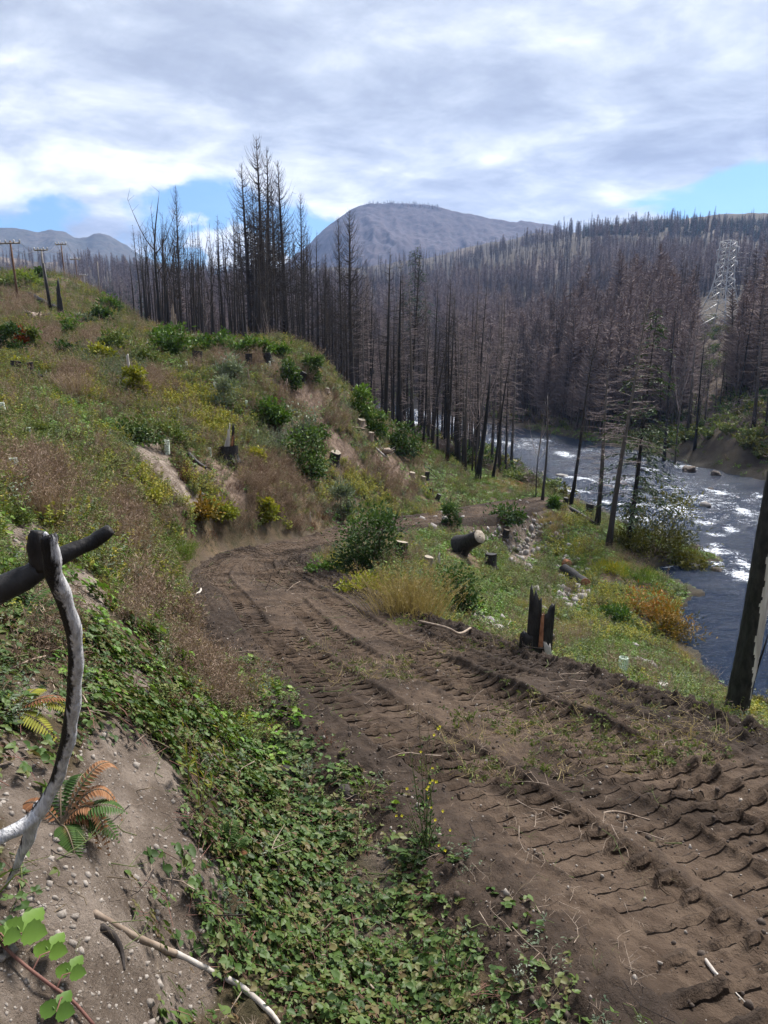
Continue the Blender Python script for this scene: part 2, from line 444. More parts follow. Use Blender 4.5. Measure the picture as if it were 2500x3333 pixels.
def h1(x, y): return float(H(x, y)[0])
def visible(x, y, lift=.3):
    th = np.arctan2(x, y); r = np.hypot(x, y); lr = np.log(r)
    i = np.clip(np.searchsorted(TH, th), 0, len(TH)-1); j = np.clip(np.searchsorted(_lr, lr)-1, 0, len(_lr)-1)
    return (H(x, y)+lift)/r >= GMAX[i, np.maximum(j-1, 0)]-.002
def ground_px(u, v, rmin=1.6):
    """the ground point a photo pixel looks at"""
    a, b, c = ray(u, v); th = math.atan2(a, b)
    i = int(np.clip(np.searchsorted(TH, th), 0, len(TH)-1))
    ok = np.where((GTAN[i] >= c) & (RR > rmin))[0]
    if len(ok) == 0:
        j = int(np.argmax(GTAN[i][RR < 500])) ; r = RR[j]
    else:
        j = ok[0]; r = RR[j]
        if j > 0 and GTAN[i][j] != GTAN[i][j-1]:
            f = np.clip((c-GTAN[i][j-1])/(GTAN[i][j]-GTAN[i][j-1]), 0, 1); r = RR[j-1]*(1-f)+RR[j]*f
    x, y = a*r, b*r
    return Vector((x, y, h1(x, y)))
def at_r(u, v, r):
    a, b, c = ray(u, v); return Vector((a*r, b*r, c*r))
def px_m(n, p):
    """size in metres of n photo pixels at point p"""
    return n*(p[1]*CP - p[2]*SP)/FPX

# what grows where, read from the photograph as patches on the ground: (u, v, ru, rv, tilt deg, kind)
BARE = [(60,3080,260,330,0),(400,2750,180,200,35),(250,2950,420,420,25),(120,2600,260,160,20),(500,2560,130,70,40),(60,1760,120,110,20),(260,1930,120,80,25),(500,1490,120,34,50),(600,1605,90,20,45),(430,1560,60,14,45),(420,2200,90,50,30),(700,2460,70,45,20),
        (330,2560,150,170,30),(560,3120,200,170,45),(700,2860,110,90,30),(1700,1760,60,90,10),(30,2440,120,60,0),(130,2280,90,60,30)]
BROWN = [(700,1545,110,60,30),(860,1240,170,40,8),(1090,1440,130,30,47),(1260,1510,70,25,40),(1000,1290,60,40,30),(960,1400,60,40,30),(740,1600,80,40,30),(1600,2020,90,30,10)]
def inside(u, v, e):
    cu, cv, ru, rv, an = e[:5]; a = R(an); du = u-cu; dv = v-cv
    x = (du*math.cos(a)+dv*math.sin(a))/ru; y = (-du*math.sin(a)+dv*math.cos(a))/rv
    return np.exp(-1.2*(x*x+y*y))
def patch(P, plist, wob=.25):
    u, v, d = project(P); vis = visible(P[:, 0], P[:, 1]) & (d > .2)
    out = np.zeros(len(P))
    for e in plist: out = np.maximum(out, inside(u, v, e)**.6)
    r = np.hypot(P[:, 0], P[:, 1]); s = 2.2/np.maximum(r, 2)**.75
    out = out + wob*fbm(P[:, 0]*s*2, P[:, 1]*s*2, 4, 21)
    return np.where(vis, out, .0)
gv = np.stack([GX, GY, GZ], -1).reshape(-1, 3)
nI, nJ = TT.shape
i = np.arange(nI-1)[:, None]; j = np.arange(nJ-1)[None, :]
gq = np.stack([i*nJ+j, i*nJ+j+1, (i+1)*nJ+j+1, (i+1)*nJ+j], -1).reshape(-1, 4)
g_brown = sstep(.35, .7, patch(gv, BROWN, .5))
g_bare = sstep(.34, .6, patch(gv, BARE, .55))
_sd = np.where(np.hypot(gv[:, 0], gv[:, 1]) < 420, river_sd(gv[:, 0], gv[:, 1]), -99)
g_wet = sstep(-3.0, .2, _sd)
_rt, _, _rhw, _ = road_dist(np.where(RG.ravel() < 80, gv[:, 0], 500), gv[:, 1])
g_dirt = np.where(RG.ravel() < 80, 1-sstep(-.1, .75, np.abs(_rt)-_rhw + .45*(_rt < 0) + .35*fbm(gv[:, 0]*2.2, gv[:, 1]*2.2, 3, 31)), 0)

m_ground, t, b = material('hillside_soil')
geo_ = t.add('ShaderNodeNewGeometry'); pos = geo_.outputs['Position']
n1 = t.noise(pos, .35, 6, .6, .2); n2 = t.noise(pos, 3.2, 6, .65); n3 = t.noise(pos, 55, 5, .75)
soil = t.mix(t.mr(n2, .34, .66), (.125, .097, .077), (.29, .24, .20))
soil = t.mix(t.math('MULTIPLY', t.mr(t.noise(pos, 1.1, 6, .65), .48, .62), .65), soil, (.12, .092, .072))
soil = t.mix(t.mr(n3, .58, .74), soil, (.40, .355, .31))
soil = t.mix(t.mr(n3, .44, .30), soil, (.085, .066, .053))
duff = t.mix(t.mr(n1, .36, .64), (.075, .058, .036), (.15, .108, .068))
duff = t.mix(t.mr(n2, .42, .66), duff, (.060, .052, .030))
duff = t.mix(t.mr(n3, .60, .70), duff, (.20, .15, .10)); duff = t.mix(t.mr(n3, .40, .30), duff, (.03, .025, .016))
duff = t.mix(t.math('MULTIPLY', attr(t, 'burnt'), .9), duff, t.mix(t.mr(n1, .4, .6), (.045, .036, .031), (.085, .07, .052)))
duff = t.mix(attr(t, 'brown'), duff, t.mix(t.mr(n2, .35, .65), (.095, .065, .050), (.21, .155, .12)))
c = t.mix(attr(t, 'bare'), duff, soil)
dk = t.mix(t.mr(n2, .35, .65), (.062, .047, .038), (.125, .10, .082))
c = t.mix(attr(t, 'dirt'), c, dk)
c = t.mix(t.math('MULTIPLY', attr(t, 'wet'), .8), c, (.045, .042, .035))
t.link(c, b.inputs['Base Color']); b.inputs['Roughness'].default_value = .95; b.inputs['Specular IOR Level'].default_value = .1
bump(t, b, t.math('ADD', n3, t.math('MULTIPLY', n2, 1.5)), 1.0, .03)
ground = obj('ground', make_mesh('ground', gv, gq, {'bare': g_bare, 'brown': g_brown, 'wet': g_wet, 'dirt': g_dirt, 'burnt': sstep(62, 80, RG.ravel())*sstep(-.32, -.27, TT.ravel()) + sstep(150, 200, RG.ravel())*sstep(-.25, -.33, TT.ravel())}, m_ground, True))
tag(ground, kind='structure')

# ------------------------------------------------------------------ dirt road with the prints of tracked machines
def road_sheet():
    S = [0.0]; 
    while S[-1] < RLEN:
        k = np.searchsorted(RS, S[-1]); k = min(k, len(RC)-1)
        rr = math.hypot(RC[k, 0], RC[k, 1]) if RC[k, 1] > 0 else 6+abs(RC[k, 1])
        S.append(S[-1] + min(max(.021, .0024*rr), .12))
    S = np.array(S); ns = len(S); nt = 176
    cx, cyy, czz, hw = [np.interp(S, RS, RC[:, q]) for q in range(4)]
    nx, ny = np.interp(S, RS, RN[:, 0]), np.interp(S, RS, RN[:, 1])
    tn = np.linspace(-1, 1, nt)
    T = np.where(tn[None, :] > 0, tn[None, :]*(hw+.12)[:, None], tn[None, :]*(hw+.42)[:, None]); SS = S[:, None]*np.ones((1, nt))
    X = cx[:, None]+T*nx[:, None]; Y = cyy[:, None]+T*ny[:, None]
    hwg = hw[:, None]
    h = .018*fbm(X*1.4, Y*1.4, 4, 41) + .010*fbm(X*7, Y*7, 3, 42, .7) + .014*np.maximum(fbm(X*20, Y*20, 2, 43), -.2)
    fresh = np.zeros_like(h); CS = np.zeros_like(h)
    s0 = float(np.interp(6.0, RC[:, 1], RS))   # arc length where y = 6
    strips = [(-1.62,.42,.20,.8,.030,1),(-1.05,.44,.19,.2,.038,2),(-.45,.46,.19,.4,.05,3),(1.35,.46,.20,1.1,.032,4),(.55,.50,.21,2.1,.045,5),(.05,.46,.19,.0,.042,6),(-1.35,.44,.19,1.9,.034,7),(.98,.42,.2,.3,.03,8)]
    for tc, wd, per, ph, dep, sd in strips:
        lim = np.clip(hwg/2.15, .6, 1)
        c = tc*lim + .16*np.sin(SS*.21+ph*3) + .06*np.sin(SS*.67+ph)
        m = sstep(wd*.5+.035, wd*.5-.02, np.abs(T-c))
        vis = sstep(-.45, -.15, fbm(SS*.22+sd*9, T*.3+sd, 3, 60+sd)) 
        q = (T-c)/wd
        ph2 = SS/per + .1*q + ph
        saw = ph2-np.floor(ph2)
        cle = np.where(saw < .3, sstep(0, .1, saw)*sstep(.3, .2, saw), 0) 
        hs = -dep - .012 + .066*cle*(.65+.6*fbm(SS*1.1, T*1.4, 2, 70+sd)) + .008*fbm(X*14, Y*14, 2, 80+sd)
        hs = hs + .020*np.exp(-((q)/.06)**2)
        k = m*vis
        h = h*(1-k) + (hs+.12*h)*k
        for e in (-1, 1):
            dd = (T-c-e*wd*.56)/.055
            h = h + vis*.024*np.exp(-dd*dd)*(.55+.8*np.abs(fbm(SS*3.5, T*3+e, 3, 90+sd)))
        fresh = np.where(k > .3, k, fresh*(1-k)); CS = np.where(k > .3, ph2, CS)
    # the deep rut towards the right edge, its wall turned to the viewer
    c = .62 + .10*np.sin(SS*.5)
    wall = sstep(-.08, .10, T-c)*np.exp(-np.maximum(T-c, 0)/.9)
    dip = np.exp(-((T-c+.26)/.22)**2)
    on = sstep(s0-7, s0-5, SS)*sstep(s0+3.4, s0+1.5, SS)
    h = h + on*(.085*wall - .07*dip)*(.7+.5*fbm(SS*1.3, T*2, 3, 58))
    # crumbly spoil along both edges
    e = np.abs(T)-(hwg-np.where(T > 0, .3, 0))
    sp = sstep(-.55, -.1, e)*sstep(.42, .05, e)
    lump = np.abs(fbm(X*8, Y*8, 4, 51, .6))
    right = (T > 0)
    h = h + sp*np.where(right, .02+.085*lump, .02+.06*lump)*np.clip(hwg-.9, .2, 1)
    h = h + np.where(right, sstep(-1.1, -.2, e), 0)*.06*np.abs(fbm(X*7, Y*7, 3, 52))
    gz = H(X.ravel(), Y.ravel()).reshape(X.shape)
    Z = czz[:, None] + h + cross_fall(cyy)[:, None]*T
    k = sstep(.0, .40, e)
    Z = Z*(1-k) + np.minimum(Z, gz-.05)*k
    edge = np.clip(sp*np.where(right, 1.0, .5)+np.where(right, .8*sstep(-1.2, -.2, e), 0), 0, 1)
    V = np.stack([X, Y, Z], -1).reshape(-1, 3)
    i = np.arange(ns-1)[:, None]; j = np.arange(nt-1)[None, :]
    q = np.stack([i*nt+j, i*nt+j+1, (i+1)*nt+j+1, (i+1)*nt+j], -1).reshape(-1, 4)
    return V, q, edge.ravel(), fresh.ravel(), h.ravel(), CS.ravel()
m_road, t, b = material('churned_soil')
pos = t.add('ShaderNodeNewGeometry').outputs['Position']
n1 = t.noise(pos, .55, 5, .6, .3); n2 = t.noise(pos, 5.5, 6, .65); n3 = t.noise(pos, 45, 4, .7)
dry = t.mix(t.mr(n2, .3, .7), (.055, .037, .026), (.104, .074, .053))
moist = t.mix(t.mr(n2, .3, .7), (.023, .0155, .011), (.046, .032, .0235))
f = t.math('ADD', t.math('MULTIPLY', attr(t, 'edge'), .8), t.mr(n1, .44, .60, -.15, .85), clamp=True)
c = t.mix(f, dry, moist)
c = t.mix(t.math('MULTIPLY', t.mr(attr(t, 'rise'), .0, .045), .6), c, (.036, .027, .022))
c = t.mix(t.mr(n3, .66, .74), c, (.20, .17, .145))
t.link(c, b.inputs['Base Color']); b.inputs['Roughness'].default_value = .92; b.inputs['Specular IOR Level'].default_value = .15
fr = t.math('FRACT', t.math('ADD', attr(t, 'tread'), t.math('MULTIPLY', n2, .10)))
prof = t.math('MULTIPLY', t.mr(fr, .0, .06), t.mr(fr, .34, .26))
prof = t.math('MULTIPLY', t.math('MULTIPLY', prof, t.mr(t.noise(pos, 1.3, 4, .6), .22, .36)), t.mr(attr(t, 'fresh'), .45, .75))
hh = t.math('ADD', t.math('ADD', t.math('MULTIPLY', n3, .35), t.math('MULTIPLY', n2, .7)), t.math('MULTIPLY', prof, 1.5))
bump(t, b, hh, 1.0, .05)
rv, rq, r_edge, r_fresh, r_rise, r_cs = road_sheet()
dirt_road = obj('dirt_road', make_mesh('dirt_road', rv, rq, {'edge': r_edge, 'fresh': r_fresh, 'rise': r_rise, 'tread': r_cs}, m_road, True))
tag(dirt_road, kind='structure')

# ------------------------------------------------------------------ river
def river_sheet():
    th = np.linspace(R(-14), R(75), 620); r = np.concatenate([lsp(12, 120, 330), lsp(120, 330, 60)])
    A, B = np.meshgrid(th, r, indexing='ij'); x = B*np.sin(A); y = B*np.cos(A)
    sd_ = river_sd(x, y).reshape(x.shape)
    P = np.stack([x.ravel(), y.ravel(), RZ(y).ravel()], -1)
    u, v, d = project(P)
    FO = [(2190,1590,70,8,5),(2080,1640,60,10,0),(2200,1660,110,26,8),(2060,1690,110,22,5),(2340,1600,90,10,8),(2420,1670,60,14,15),(2380,1720,40,14,20),(2330,1740,50,12,10),(2230,1520,60,12,5),(2120,1530,60,10,5),
          (2330,1800,120,16,4),(2330,1840,50,20,30),(2430,1840,70,24,15),(2420,1880,90,26,18),(2290,1700,60,10,0),(2480,1620,50,10,15),(2000,1640,90,16,10),(1900,1560,120,10,4),(1870,1600,80,14,4),(1840,1480,60,12,10),(2500,1900,60,26,15),(2560,1760,80,16,10),
          (1380,1345,70,20,15),(1480,1365,60,22,25),(1540,1400,60,14,30),(1350,1380,60,14,20),(1640,1440,60,10,10),(1560,1355,60,10,10),(2330,1780,40,8,0),(2170,1790,40,8,0),(2180,1850,50,6,0)]
    foam = np.zeros(len(u))
    for e in FO: foam = np.maximum(foam, inside(u, v, e))
    foam = np.maximum(foam.reshape(x.shape), (.34+.30*fbm(x*.16, y*.16, 3, 18))*sstep(36, 44, y)*sstep(2.0, 6.0, sd_))
    fl = .85*x + .52*y; ac = -.52*x + .85*y   # along / across the flow near the viewpoint
    fl, ac = (-.35*x+.94*y), (.94*x+.35*y)
    calm = sstep(38, 30, y)*sstep(40, 24, x)
    rap = sstep(.12, .6, foam)
    z = RZ(y) + .035*fbm(fl*1.1, ac*.55, 4, 14)*(1-.5*calm) + (.05+.16*rap)*fbm(fl*.55, ac*.35, 4, 15)*(1-calm) + .018*fbm(fl*3.2, ac*1.6, 3, 16)
    z = z + rap*.13*np.maximum(fbm(fl*1.6, ac*.6, 3, 17), -.1)
    keep = sd_ > -2.2
    V = np.stack([x, y, z], -1).reshape(-1, 3)
    ni, nj = x.shape
    i = np.arange(ni-1)[:, None]; j = np.arange(nj-1)[None, :]
    kq = keep[:-1, :-1] | keep[1:, 1:]
    q = np.stack([i*nj+j, i*nj+j+1, (i+1)*nj+j+1, (i+1)*nj+j], -1)[kq]
    used = np.unique(q); remap = np.full(len(V), -1); remap[used] = np.arange(len(used))
    return V[used], remap[q], foam.ravel()[used]
m_water, t, b = material('river_water')
pos = t.add('ShaderNodeNewGeometry').outputs['Position']
fm = t.mapping(pos, rot=(0, 0, R(-24)), scale=(.5, 1.0, 1))
fine = t.noise(fm, 6.0, 6, .7, .5); fo = t.noise(t.mapping(pos, rot=(0, 0, R(-24)), scale=(.55, 1.7, 1)), 2.2, 7, .72, .6)
wv = t.noise(fm, 1.3, 5, .6, .3)
b.inputs['Base Color'].default_value = (.010, .023, .052, 1); b.inputs['Roughness'].default_value = .14; b.inputs['IOR'].default_value = 1.33
b.inputs['Specular IOR Level'].default_value = .42
fo2 = t.noise(t.mapping(pos, rot=(0, 0, R(-24)), scale=(.9, 2.0, 1)), 6.0, 6, .72, .5)
t2 = t.math('ADD', t.math('MULTIPLY', attr(t, 'foam'), .36), t.math('ADD', t.math('MULTIPLY', t.math('SUBTRACT', fo, .5), 1.0), t.math('MULTIPLY', t.math('SUBTRACT', fo2, .5), .9)))
fmask = t.mr(t2, .25, .43)
speck = t.math('MULTIPLY', t.mr(fo, .70, .75), .55)
fmask = t.math('MAXIMUM', fmask, speck)
foam_b = t.add('ShaderNodeBsdfDiffuse'); foam_b.inputs[0].default_value = (.78, .82, .88, 1)
mx = t.add('ShaderNodeMixShader'); t.link(fmask, mx.inputs[0]); t.link(b.outputs[0], mx.inputs[1]); t.link(foam_b.outputs[0], mx.inputs[2])
out = [n for n in t.n if n.bl_idname == 'ShaderNodeOutputMaterial'][0]; t.link(mx.outputs[0], out.inputs[0])
bump(t, b, t.math('ADD', fine, t.math('MULTIPLY', wv, 2.2)), .9, .22)
wvv, wq, wf = river_sheet()
river = obj('river', make_mesh('river', wvv, wq, {'foam': wf}, m_water, True)); tag(river, kind='structure')

# ------------------------------------------------------------------ mountains
def mountain(name, sil, r0, wf, wb, u0, u1, mat, seed, base=0.0, n=320, m=150):
    """sil: (u, v) skyline points seen at distance r0; slopes fall off in front (wf) and behind (wb)"""
    us = np.array([p[0] for p in sil], float); 
    ths = []; tans = []
    for u, v in sil:
        a, b_, c_ = ray(u, v); ths.append(math.atan2(a, b_)); tans.append(c_)
    th = np.linspace(ths[0], ths[-1], n); tn = np.interp(th, ths, tans)
    k = np.ones(5)/5; tn = np.convolve(np.pad(tn, 2, mode='edge'), k, 'valid')
    r = np.concatenate([np.linspace(r0-wf, r0, m), np.linspace(r0, r0+wb, 40)[1:]])
    A, B = np.meshgrid(th, r, indexing='ij'); x = B*np.sin(A); y = B*np.cos(A)
    Hh = (tn*r0)[:, None]
    p = np.where(B < r0, (B-(r0-wf))/wf, 1-(B-r0)/wb)
    p = np.clip(p, 0, 1)
    s = wf*.16
    ridge = 1-np.abs(fbm(x/s*.9, y/s*.35, 5, seed))
    z = base + (Hh-base)*(p**1.05) + Hh*.17*(ridge-.9)*np.clip(p*(1-p)*4, 0, 1) + Hh*.006*fbm(x/s*9, y/s*9, 4, seed+3)*sstep(0, .3, p)
    V = np.stack([x, y, z], -1).reshape(-1, 3); ni, nj = x.shape
    i = np.arange(ni-1)[:, None]; j = np.arange(nj-1)[None, :]
    q = np.stack([i*nj+j, i*nj+j+1, (i+1)*nj+j+1, (i+1)*nj+j], -1).reshape(-1, 4)
    o = obj(name, make_mesh(name, V, q, None, mat, True)); tag(o, kind='structure')
    return o, (x, y, z)
def mountain_mat(name, c0, c1, c2):
    m, t, b = material(name)
    pos = t.add('ShaderNodeNewGeometry').outputs['Position']
    a = t.noise(pos, .0045, 8, .7, .6); d = t.noise(pos, .06, 6, .85)
    c = t.mix(t.mr(a, .35, .65), c0, c1); c = t.mix(t.mr(d, .45, .62), c, c2)
    t.link(c, b.inputs['Base Color']); b.inputs['Roughness'].default_value = 1
    bump(t, b, d, .5, 3.0); return m
mm1 = mountain_mat('burnt_mountain', (.058, .046, .058), (.090, .072, .082), (.036, .032, .040))
mm2 = mountain_mat('forested_mountain', (.055, .06, .055), (.10, .085, .075), (.03, .035, .03))
mtn, MT = mountain('mountain', [(780,960),(900,880),(1000,800),(1060,740),(1130,690),(1160,672),(1200,661),(1260,661),(1330,664),(1400,668),(1480,688),(1600,712),(1660,720),(1720,720),(1800,735),(1850,755),(2000,800),(2200,860)], 2200, 1050, 800, 0, 0, mm1, 101)
mtn2, MT2 = mountain('mountain', [(-500,840),(-250,790),(-60,745),(0,742),(40,741),(90,748),(130,756),(170,747),(210,755),(250,775),(275,775),(300,762),(325,757),(350,764),(390,785),(430,812),(470,838),(560,870),(700,900),(900,930)], 2700, 1300, 700, 0, 0, mm2, 131)

# ------------------------------------------------------------------ haze
def haze_box():
    X0, X1, Y0, Y1, Z0, Z1 = -3700, 3700, -3700, 3700, -40, 720
    v = [(x, y, z) for x in (X0, X1) for y in (Y0, Y1) for z in (Z0, Z1)]
    q = [(0,1,3,2),(4,6,7,5),(0,4,5,1),(2,3,7,6),(0,2,6,4),(1,5,7,3)]
    m = bpy.data.materials.new('haze'); m.use_nodes = True; t = NT(m.node_tree)
    out = t.add('ShaderNodeOutputMaterial'); pv = t.add('ShaderNodeVolumePrincipled')
    pv.inputs['Color'].default_value = (.36, .55, 1.0, 1); pv.inputs['Density'].default_value = 1.35e-4; pv.inputs['Anisotropy'].default_value = .2
    t.link(pv.outputs[0], out.inputs['Volume'])
    o = obj('haze', make_mesh('haze', v, np.array(q), None, m)); tag(o, 'pale blue haze filling the valley air', None, kind='stuff')
haze_box()
# ================================================================== scattering (for what nobody could count)
def scatter(name, label, pts, rot, scl, idx, sources, cat=None):
    me = bpy.data.meshes.new(name); n = len(pts)
    me.vertices.add(n); me.vertices.foreach_set('co', np.asarray(pts, np.float32).ravel())
    a = me.attributes.new('rot', 'FLOAT_VECTOR', 'POINT'); a.data.foreach_set('vector', np.asarray(rot, np.float32).ravel())
    scl = np.asarray(scl, np.float32)
    if scl.ndim == 1: scl = np.repeat(scl[:, None], 3, 1)
    a = me.attributes.new('scl', 'FLOAT_VECTOR', 'POINT'); a.data.foreach_set('vector', scl.ravel())
    a = me.attributes.new('idx', 'INT', 'POINT'); a.data.foreach_set('value', np.asarray(idx, np.int32))
    o = obj(name, me); tag(o, label, cat, kind='stuff')
    c = bpy.data.collections.new(name + '_plants')
    for k, s in enumerate(sources):
        so_ = bpy.data.objects.new('%s_%s' % (name, 'abcdefghijkl'[k]), s); c.objects.link(so_)
    ng = bpy.data.node_groups.new(name, 'GeometryNodeTree')
    ng.interface.new_socket('Geometry', in_out='INPUT', socket_type='NodeSocketGeometry')
    ng.interface.new_socket('Geometry', in_out='OUTPUT', socket_type='NodeSocketGeometry')
    gi = ng.nodes.new('NodeGroupInput'); go = ng.nodes.new('NodeGroupOutput')
    ci = ng.nodes.new('GeometryNodeCollectionInfo'); ci.inputs[0].default_value = c; ci.inputs[1].default_value = True; ci.inputs[2].default_value = True
    ip = ng.nodes.new('GeometryNodeInstanceOnPoints'); ip.inputs['Pick Instance'].default_value = True
    def na(nm, ty):
        x = ng.nodes.new('GeometryNodeInputNamedAttribute'); x.data_type = ty; x.inputs[0].default_value = nm; return x.outputs[0]
    ng.links.new(gi.outputs[0], ip.inputs['Points']); ng.links.new(ci.outputs[0], ip.inputs['Instance'])
    ng.links.new(na('idx', 'INT'), ip.inputs['Instance Index'])
    ng.links.new(na('rot', 'FLOAT_VECTOR'), ip.inputs['Rotation']); ng.links.new(na('scl', 'FLOAT_VECTOR'), ip.inputs['Scale'])
    ng.links.new(ip.outputs[0], go.inputs[0])
    md = o.modifiers.new('scatter', 'NODES'); md.node_group = ng
    return o

# ================================================================== bark, wood and foliage materials
def bark_mat(name, low, high, z0, z1, patch_c=None, patch_amt=.5):
    m, t, b = material(name)
    tc = t.add('ShaderNodeTexCoord'); oi = t.add('ShaderNodeObjectInfo')
    ob = tc.outputs['Object']; sp = t.add('ShaderNodeSeparateXYZ'); t.link(ob, sp.inputs[0])
    st = t.mapping(ob, scale=(1, 1, .18)); n = t.noise(st, 9, 5, .65, .3)
    f = t.math('ADD', t.mr(sp.outputs[2], z0, z1), t.math('MULTIPLY', t.math('SUBTRACT', n, .5), .7), clamp=True)
    c = t.mix(f, low, high)
    c = t.mix(t.math('MULTIPLY', oi.outputs['Random'], .45), c, (.075, .06, .055))
    if patch_c: c = t.mix(t.mr(t.noise(st, 2.2, 4, .6), patch_amt, patch_amt+.06), c, patch_c)
    t.link(c, b.inputs['Base Color']); b.inputs['Roughness'].default_value = .8
    bump(t, b, n, .8, .03); return m
M_char = bark_mat('charred_bark', (.010, .009, .009), (.045, .038, .036), 6, 20)
M_twig = plain_mat('scorched_twigs', (.020, .016, .015), (.060, .046, .040), 1.5, .9, .0, tone=True)
M_brown = plain_mat('dead_brown_twigs', (.17, .13, .125), (.33, .265, .25), .8, .95, .0, tone=True)
M_greyb = bark_mat('grey_dead_bark', (.020, .018, .017), (.15, .13, .12), 1, 12, (.26, .23, .21), .60)
M_pale = plain_mat('bleached_wood', (.30, .265, .235), (.62, .58, .53), 6, .75, .01, (1, 1, .15))
M_wood = plain_mat('weathered_wood', (.16, .115, .085), (.36, .29, .23), 6, .85, .01, (1, 1, .2))
M_cut = plain_mat('fresh_cut_wood', (.46, .36, .25), (.66, .55, .42), 9, .8, .004)
M_black = plain_mat('charcoal', (.006, .006, .007), (.035, .032, .031), 14, .6, .02, (1, 1, .4))
M_rust = plain_mat('rotten_red_wood', (.16, .06, .03), (.36, .17, .09), 8, .9, .01)
M_rock = plain_mat('river_rock', (.16, .145, .135), (.40, .37, .35), 2.2, .85, .03, tone=True)
M_drock = plain_mat('dark_boulder', (.045, .036, .030), (.15, .115, .095), 2.5, .7, .05)
M_needle = leaf_mat('fir_needles', [(.030, .055, .022), (.05, .088, .032), (.085, .125, .045)], .6, .15)
M_needle2 = leaf_mat('distant_fir_needles', [(.014, .032, .020), (.022, .048, .026), (.035, .06, .03)], .7, .1)

# ================================================================== dead conifers
def profile_pts(H_, sway, rs, n=9):
    z = np.linspace(0, 1, n)
    a, b_ = rs.uniform(-1, 1, 2); ph = rs.uniform(0, 6)
    x = sway*(a*z*z + .12*np.sin(z*7+ph)); y = sway*(b_*z*z + .12*np.cos(z*6+ph))
    return np.stack([x*H_, y*H_, z*H_], -1), z
def dead_conifer(H_, r0, c0, blen, nb, seed, a0=-.25, b0=.6, thick=1.0, twigs=5, sway=.02, broken=1.0, sides=8, snag=0, shape=.8, fine=1.0):
    """trunk mesh data and branch mesh data; branches sag, then sweep up"""
    rs = np.random.default_rng(seed)
    P, z = profile_pts(H_, sway, rs)
    rad = r0*((1-z)**.85*.97+.03); rad[0] *= 1.35
    rad = np.interp(z, z, rad)
    keep = z <= broken+1e-6
    T = MB(); T.tube(P[keep], rad[keep], sides, rough=.08)
    B = MB()
    def at(f): return np.array([np.interp(f, z, P[:, k]) for k in range(3)])
    fs = np.sort(c0 + (min(.985, broken)-c0)*rs.uniform(0, 1, nb)**.9)
    for f in fs:
        q = (f-c0)/(1-c0)
        L = blen*((1-q)**shape*.92+.06)*rs.uniform(.55, 1.15)
        if q < .18: L *= rs.uniform(.2, .9)
        az = rs.uniform(0, 2*PI); a = a0*(1-q)+.35*q + rs.uniform(-.18, .18); b_ = b0*rs.uniform(.5, 1.2)
        n = 5; tt = np.linspace(0, 1, n)
        h = L*tt*(1-.12*tt); v = L*(a*tt+b_*tt*tt)
        ba = az + rs.uniform(-.25, .25)*tt
        base = at(f)
        pts = base + np.stack([np.cos(ba)*h, np.sin(ba)*h, v], -1)
        br = thick*(.012+.016*L/max(blen, .1))*(1-.8*tt)*max(H_/25, .5)
        B.tube(pts, br, 3, cap=False, c=rs.uniform(0, 1))
        if twigs:
            nt = max(1, int(twigs*L/blen*1.3)); s = rs.uniform(.25, 1, nt)
            p0 = np.stack([np.interp(s, tt, pts[:, k]) for k in range(3)], -1)
            dirh = np.stack([np.cos(az+rs.choice([-1, 1], nt)*rs.uniform(.5, 1.2, nt)), np.sin(az+rs.choice([-1, 1], nt)*rs.uniform(.5, 1.2, nt)), rs.uniform(-.8, .45, nt)], -1)
            tl = L*.28*rs.uniform(.5, 1.2, nt)*fine
            p1 = p0 + dirh*tl[:, None]; wd = thick*.011*max(H_/25, .5)
            side = np.cross(dirh, rs.normal(size=(nt, 3))); side /= np.linalg.norm(side, axis=1, keepdims=True)+1e-9
            V = np.stack([p0-side*wd, p0+side*wd, p1], 1).reshape(-1, 3)
            B.add(V, None, np.arange(nt*3).reshape(-1, 3), c=np.repeat(rs.uniform(0, 1, nt), 3))
    return T, B
def dead_broadleaf(H_, r0, seed, nf=4, spread=.16):
    """slim alder-like snag that forks upwards"""
    rs = np.random.default_rng(seed); T = MB(); B = MB()
    P, z = profile_pts(H_, .05, rs); rad = r0*((1-z)**.7*.95+.05)
    T.tube(P, rad, 7, rough=.06)
    for k in range(nf):
        f = rs.uniform(.35, .8); base = np.array([np.interp(f, z, P[:, i]) for i in range(3)])
        L = H_*(1-f)*rs.uniform(.6, 1.0); az = rs.uniform(0, 6.28); tt = np.linspace(0, 1, 6)
        pts = base + np.stack([np.cos(az)*L*spread*2*tt**.7, np.sin(az)*L*spread*2*tt**.7, L*tt], -1)
        B.tube(pts, r0*.45*(1-.85*tt), 4, cap=False, c=rs.uniform())
        for j in range(9):
            s = rs.uniform(.2, 1); q = np.array([np.interp(s, tt, pts[:, i]) for i in range(3)])
            l2 = L*.25*rs.uniform(.4, 1); a2 = rs.uniform(0, 6.28)
            q2 = q + np.stack([np.cos(a2)*l2*.6*tt, np.sin(a2)*l2*.6*tt, l2*tt*.9], -1)
            B.tube(q2, r0*.13*(1-.8*tt), 3, cap=False, c=rs.uniform())
    for j in range(16):
        f = rs.uniform(.4, 1); q = np.array([np.interp(f, z, P[:, i]) for i in range(3)])
        l2 = H_*.11*rs.uniform(.4, 1); a2 = rs.uniform(0, 6.28); tt = np.linspace(0, 1, 4)
        q2 = q + np.stack([np.cos(a2)*l2*.6*tt, np.sin(a2)*l2*.6*tt, l2*tt*.8], -1)
        B.tube(q2, r0*.16*(1-.8*tt), 3, cap=False, c=rs.uniform())
    return T, B
TREES = {}
def reg(key, TB, tm, bm, Hh):
    T, B = TB
    TREES[key] = (T.mesh('trunk_'+key, tm, True), B.mesh('branches_'+key, bm), Hh)
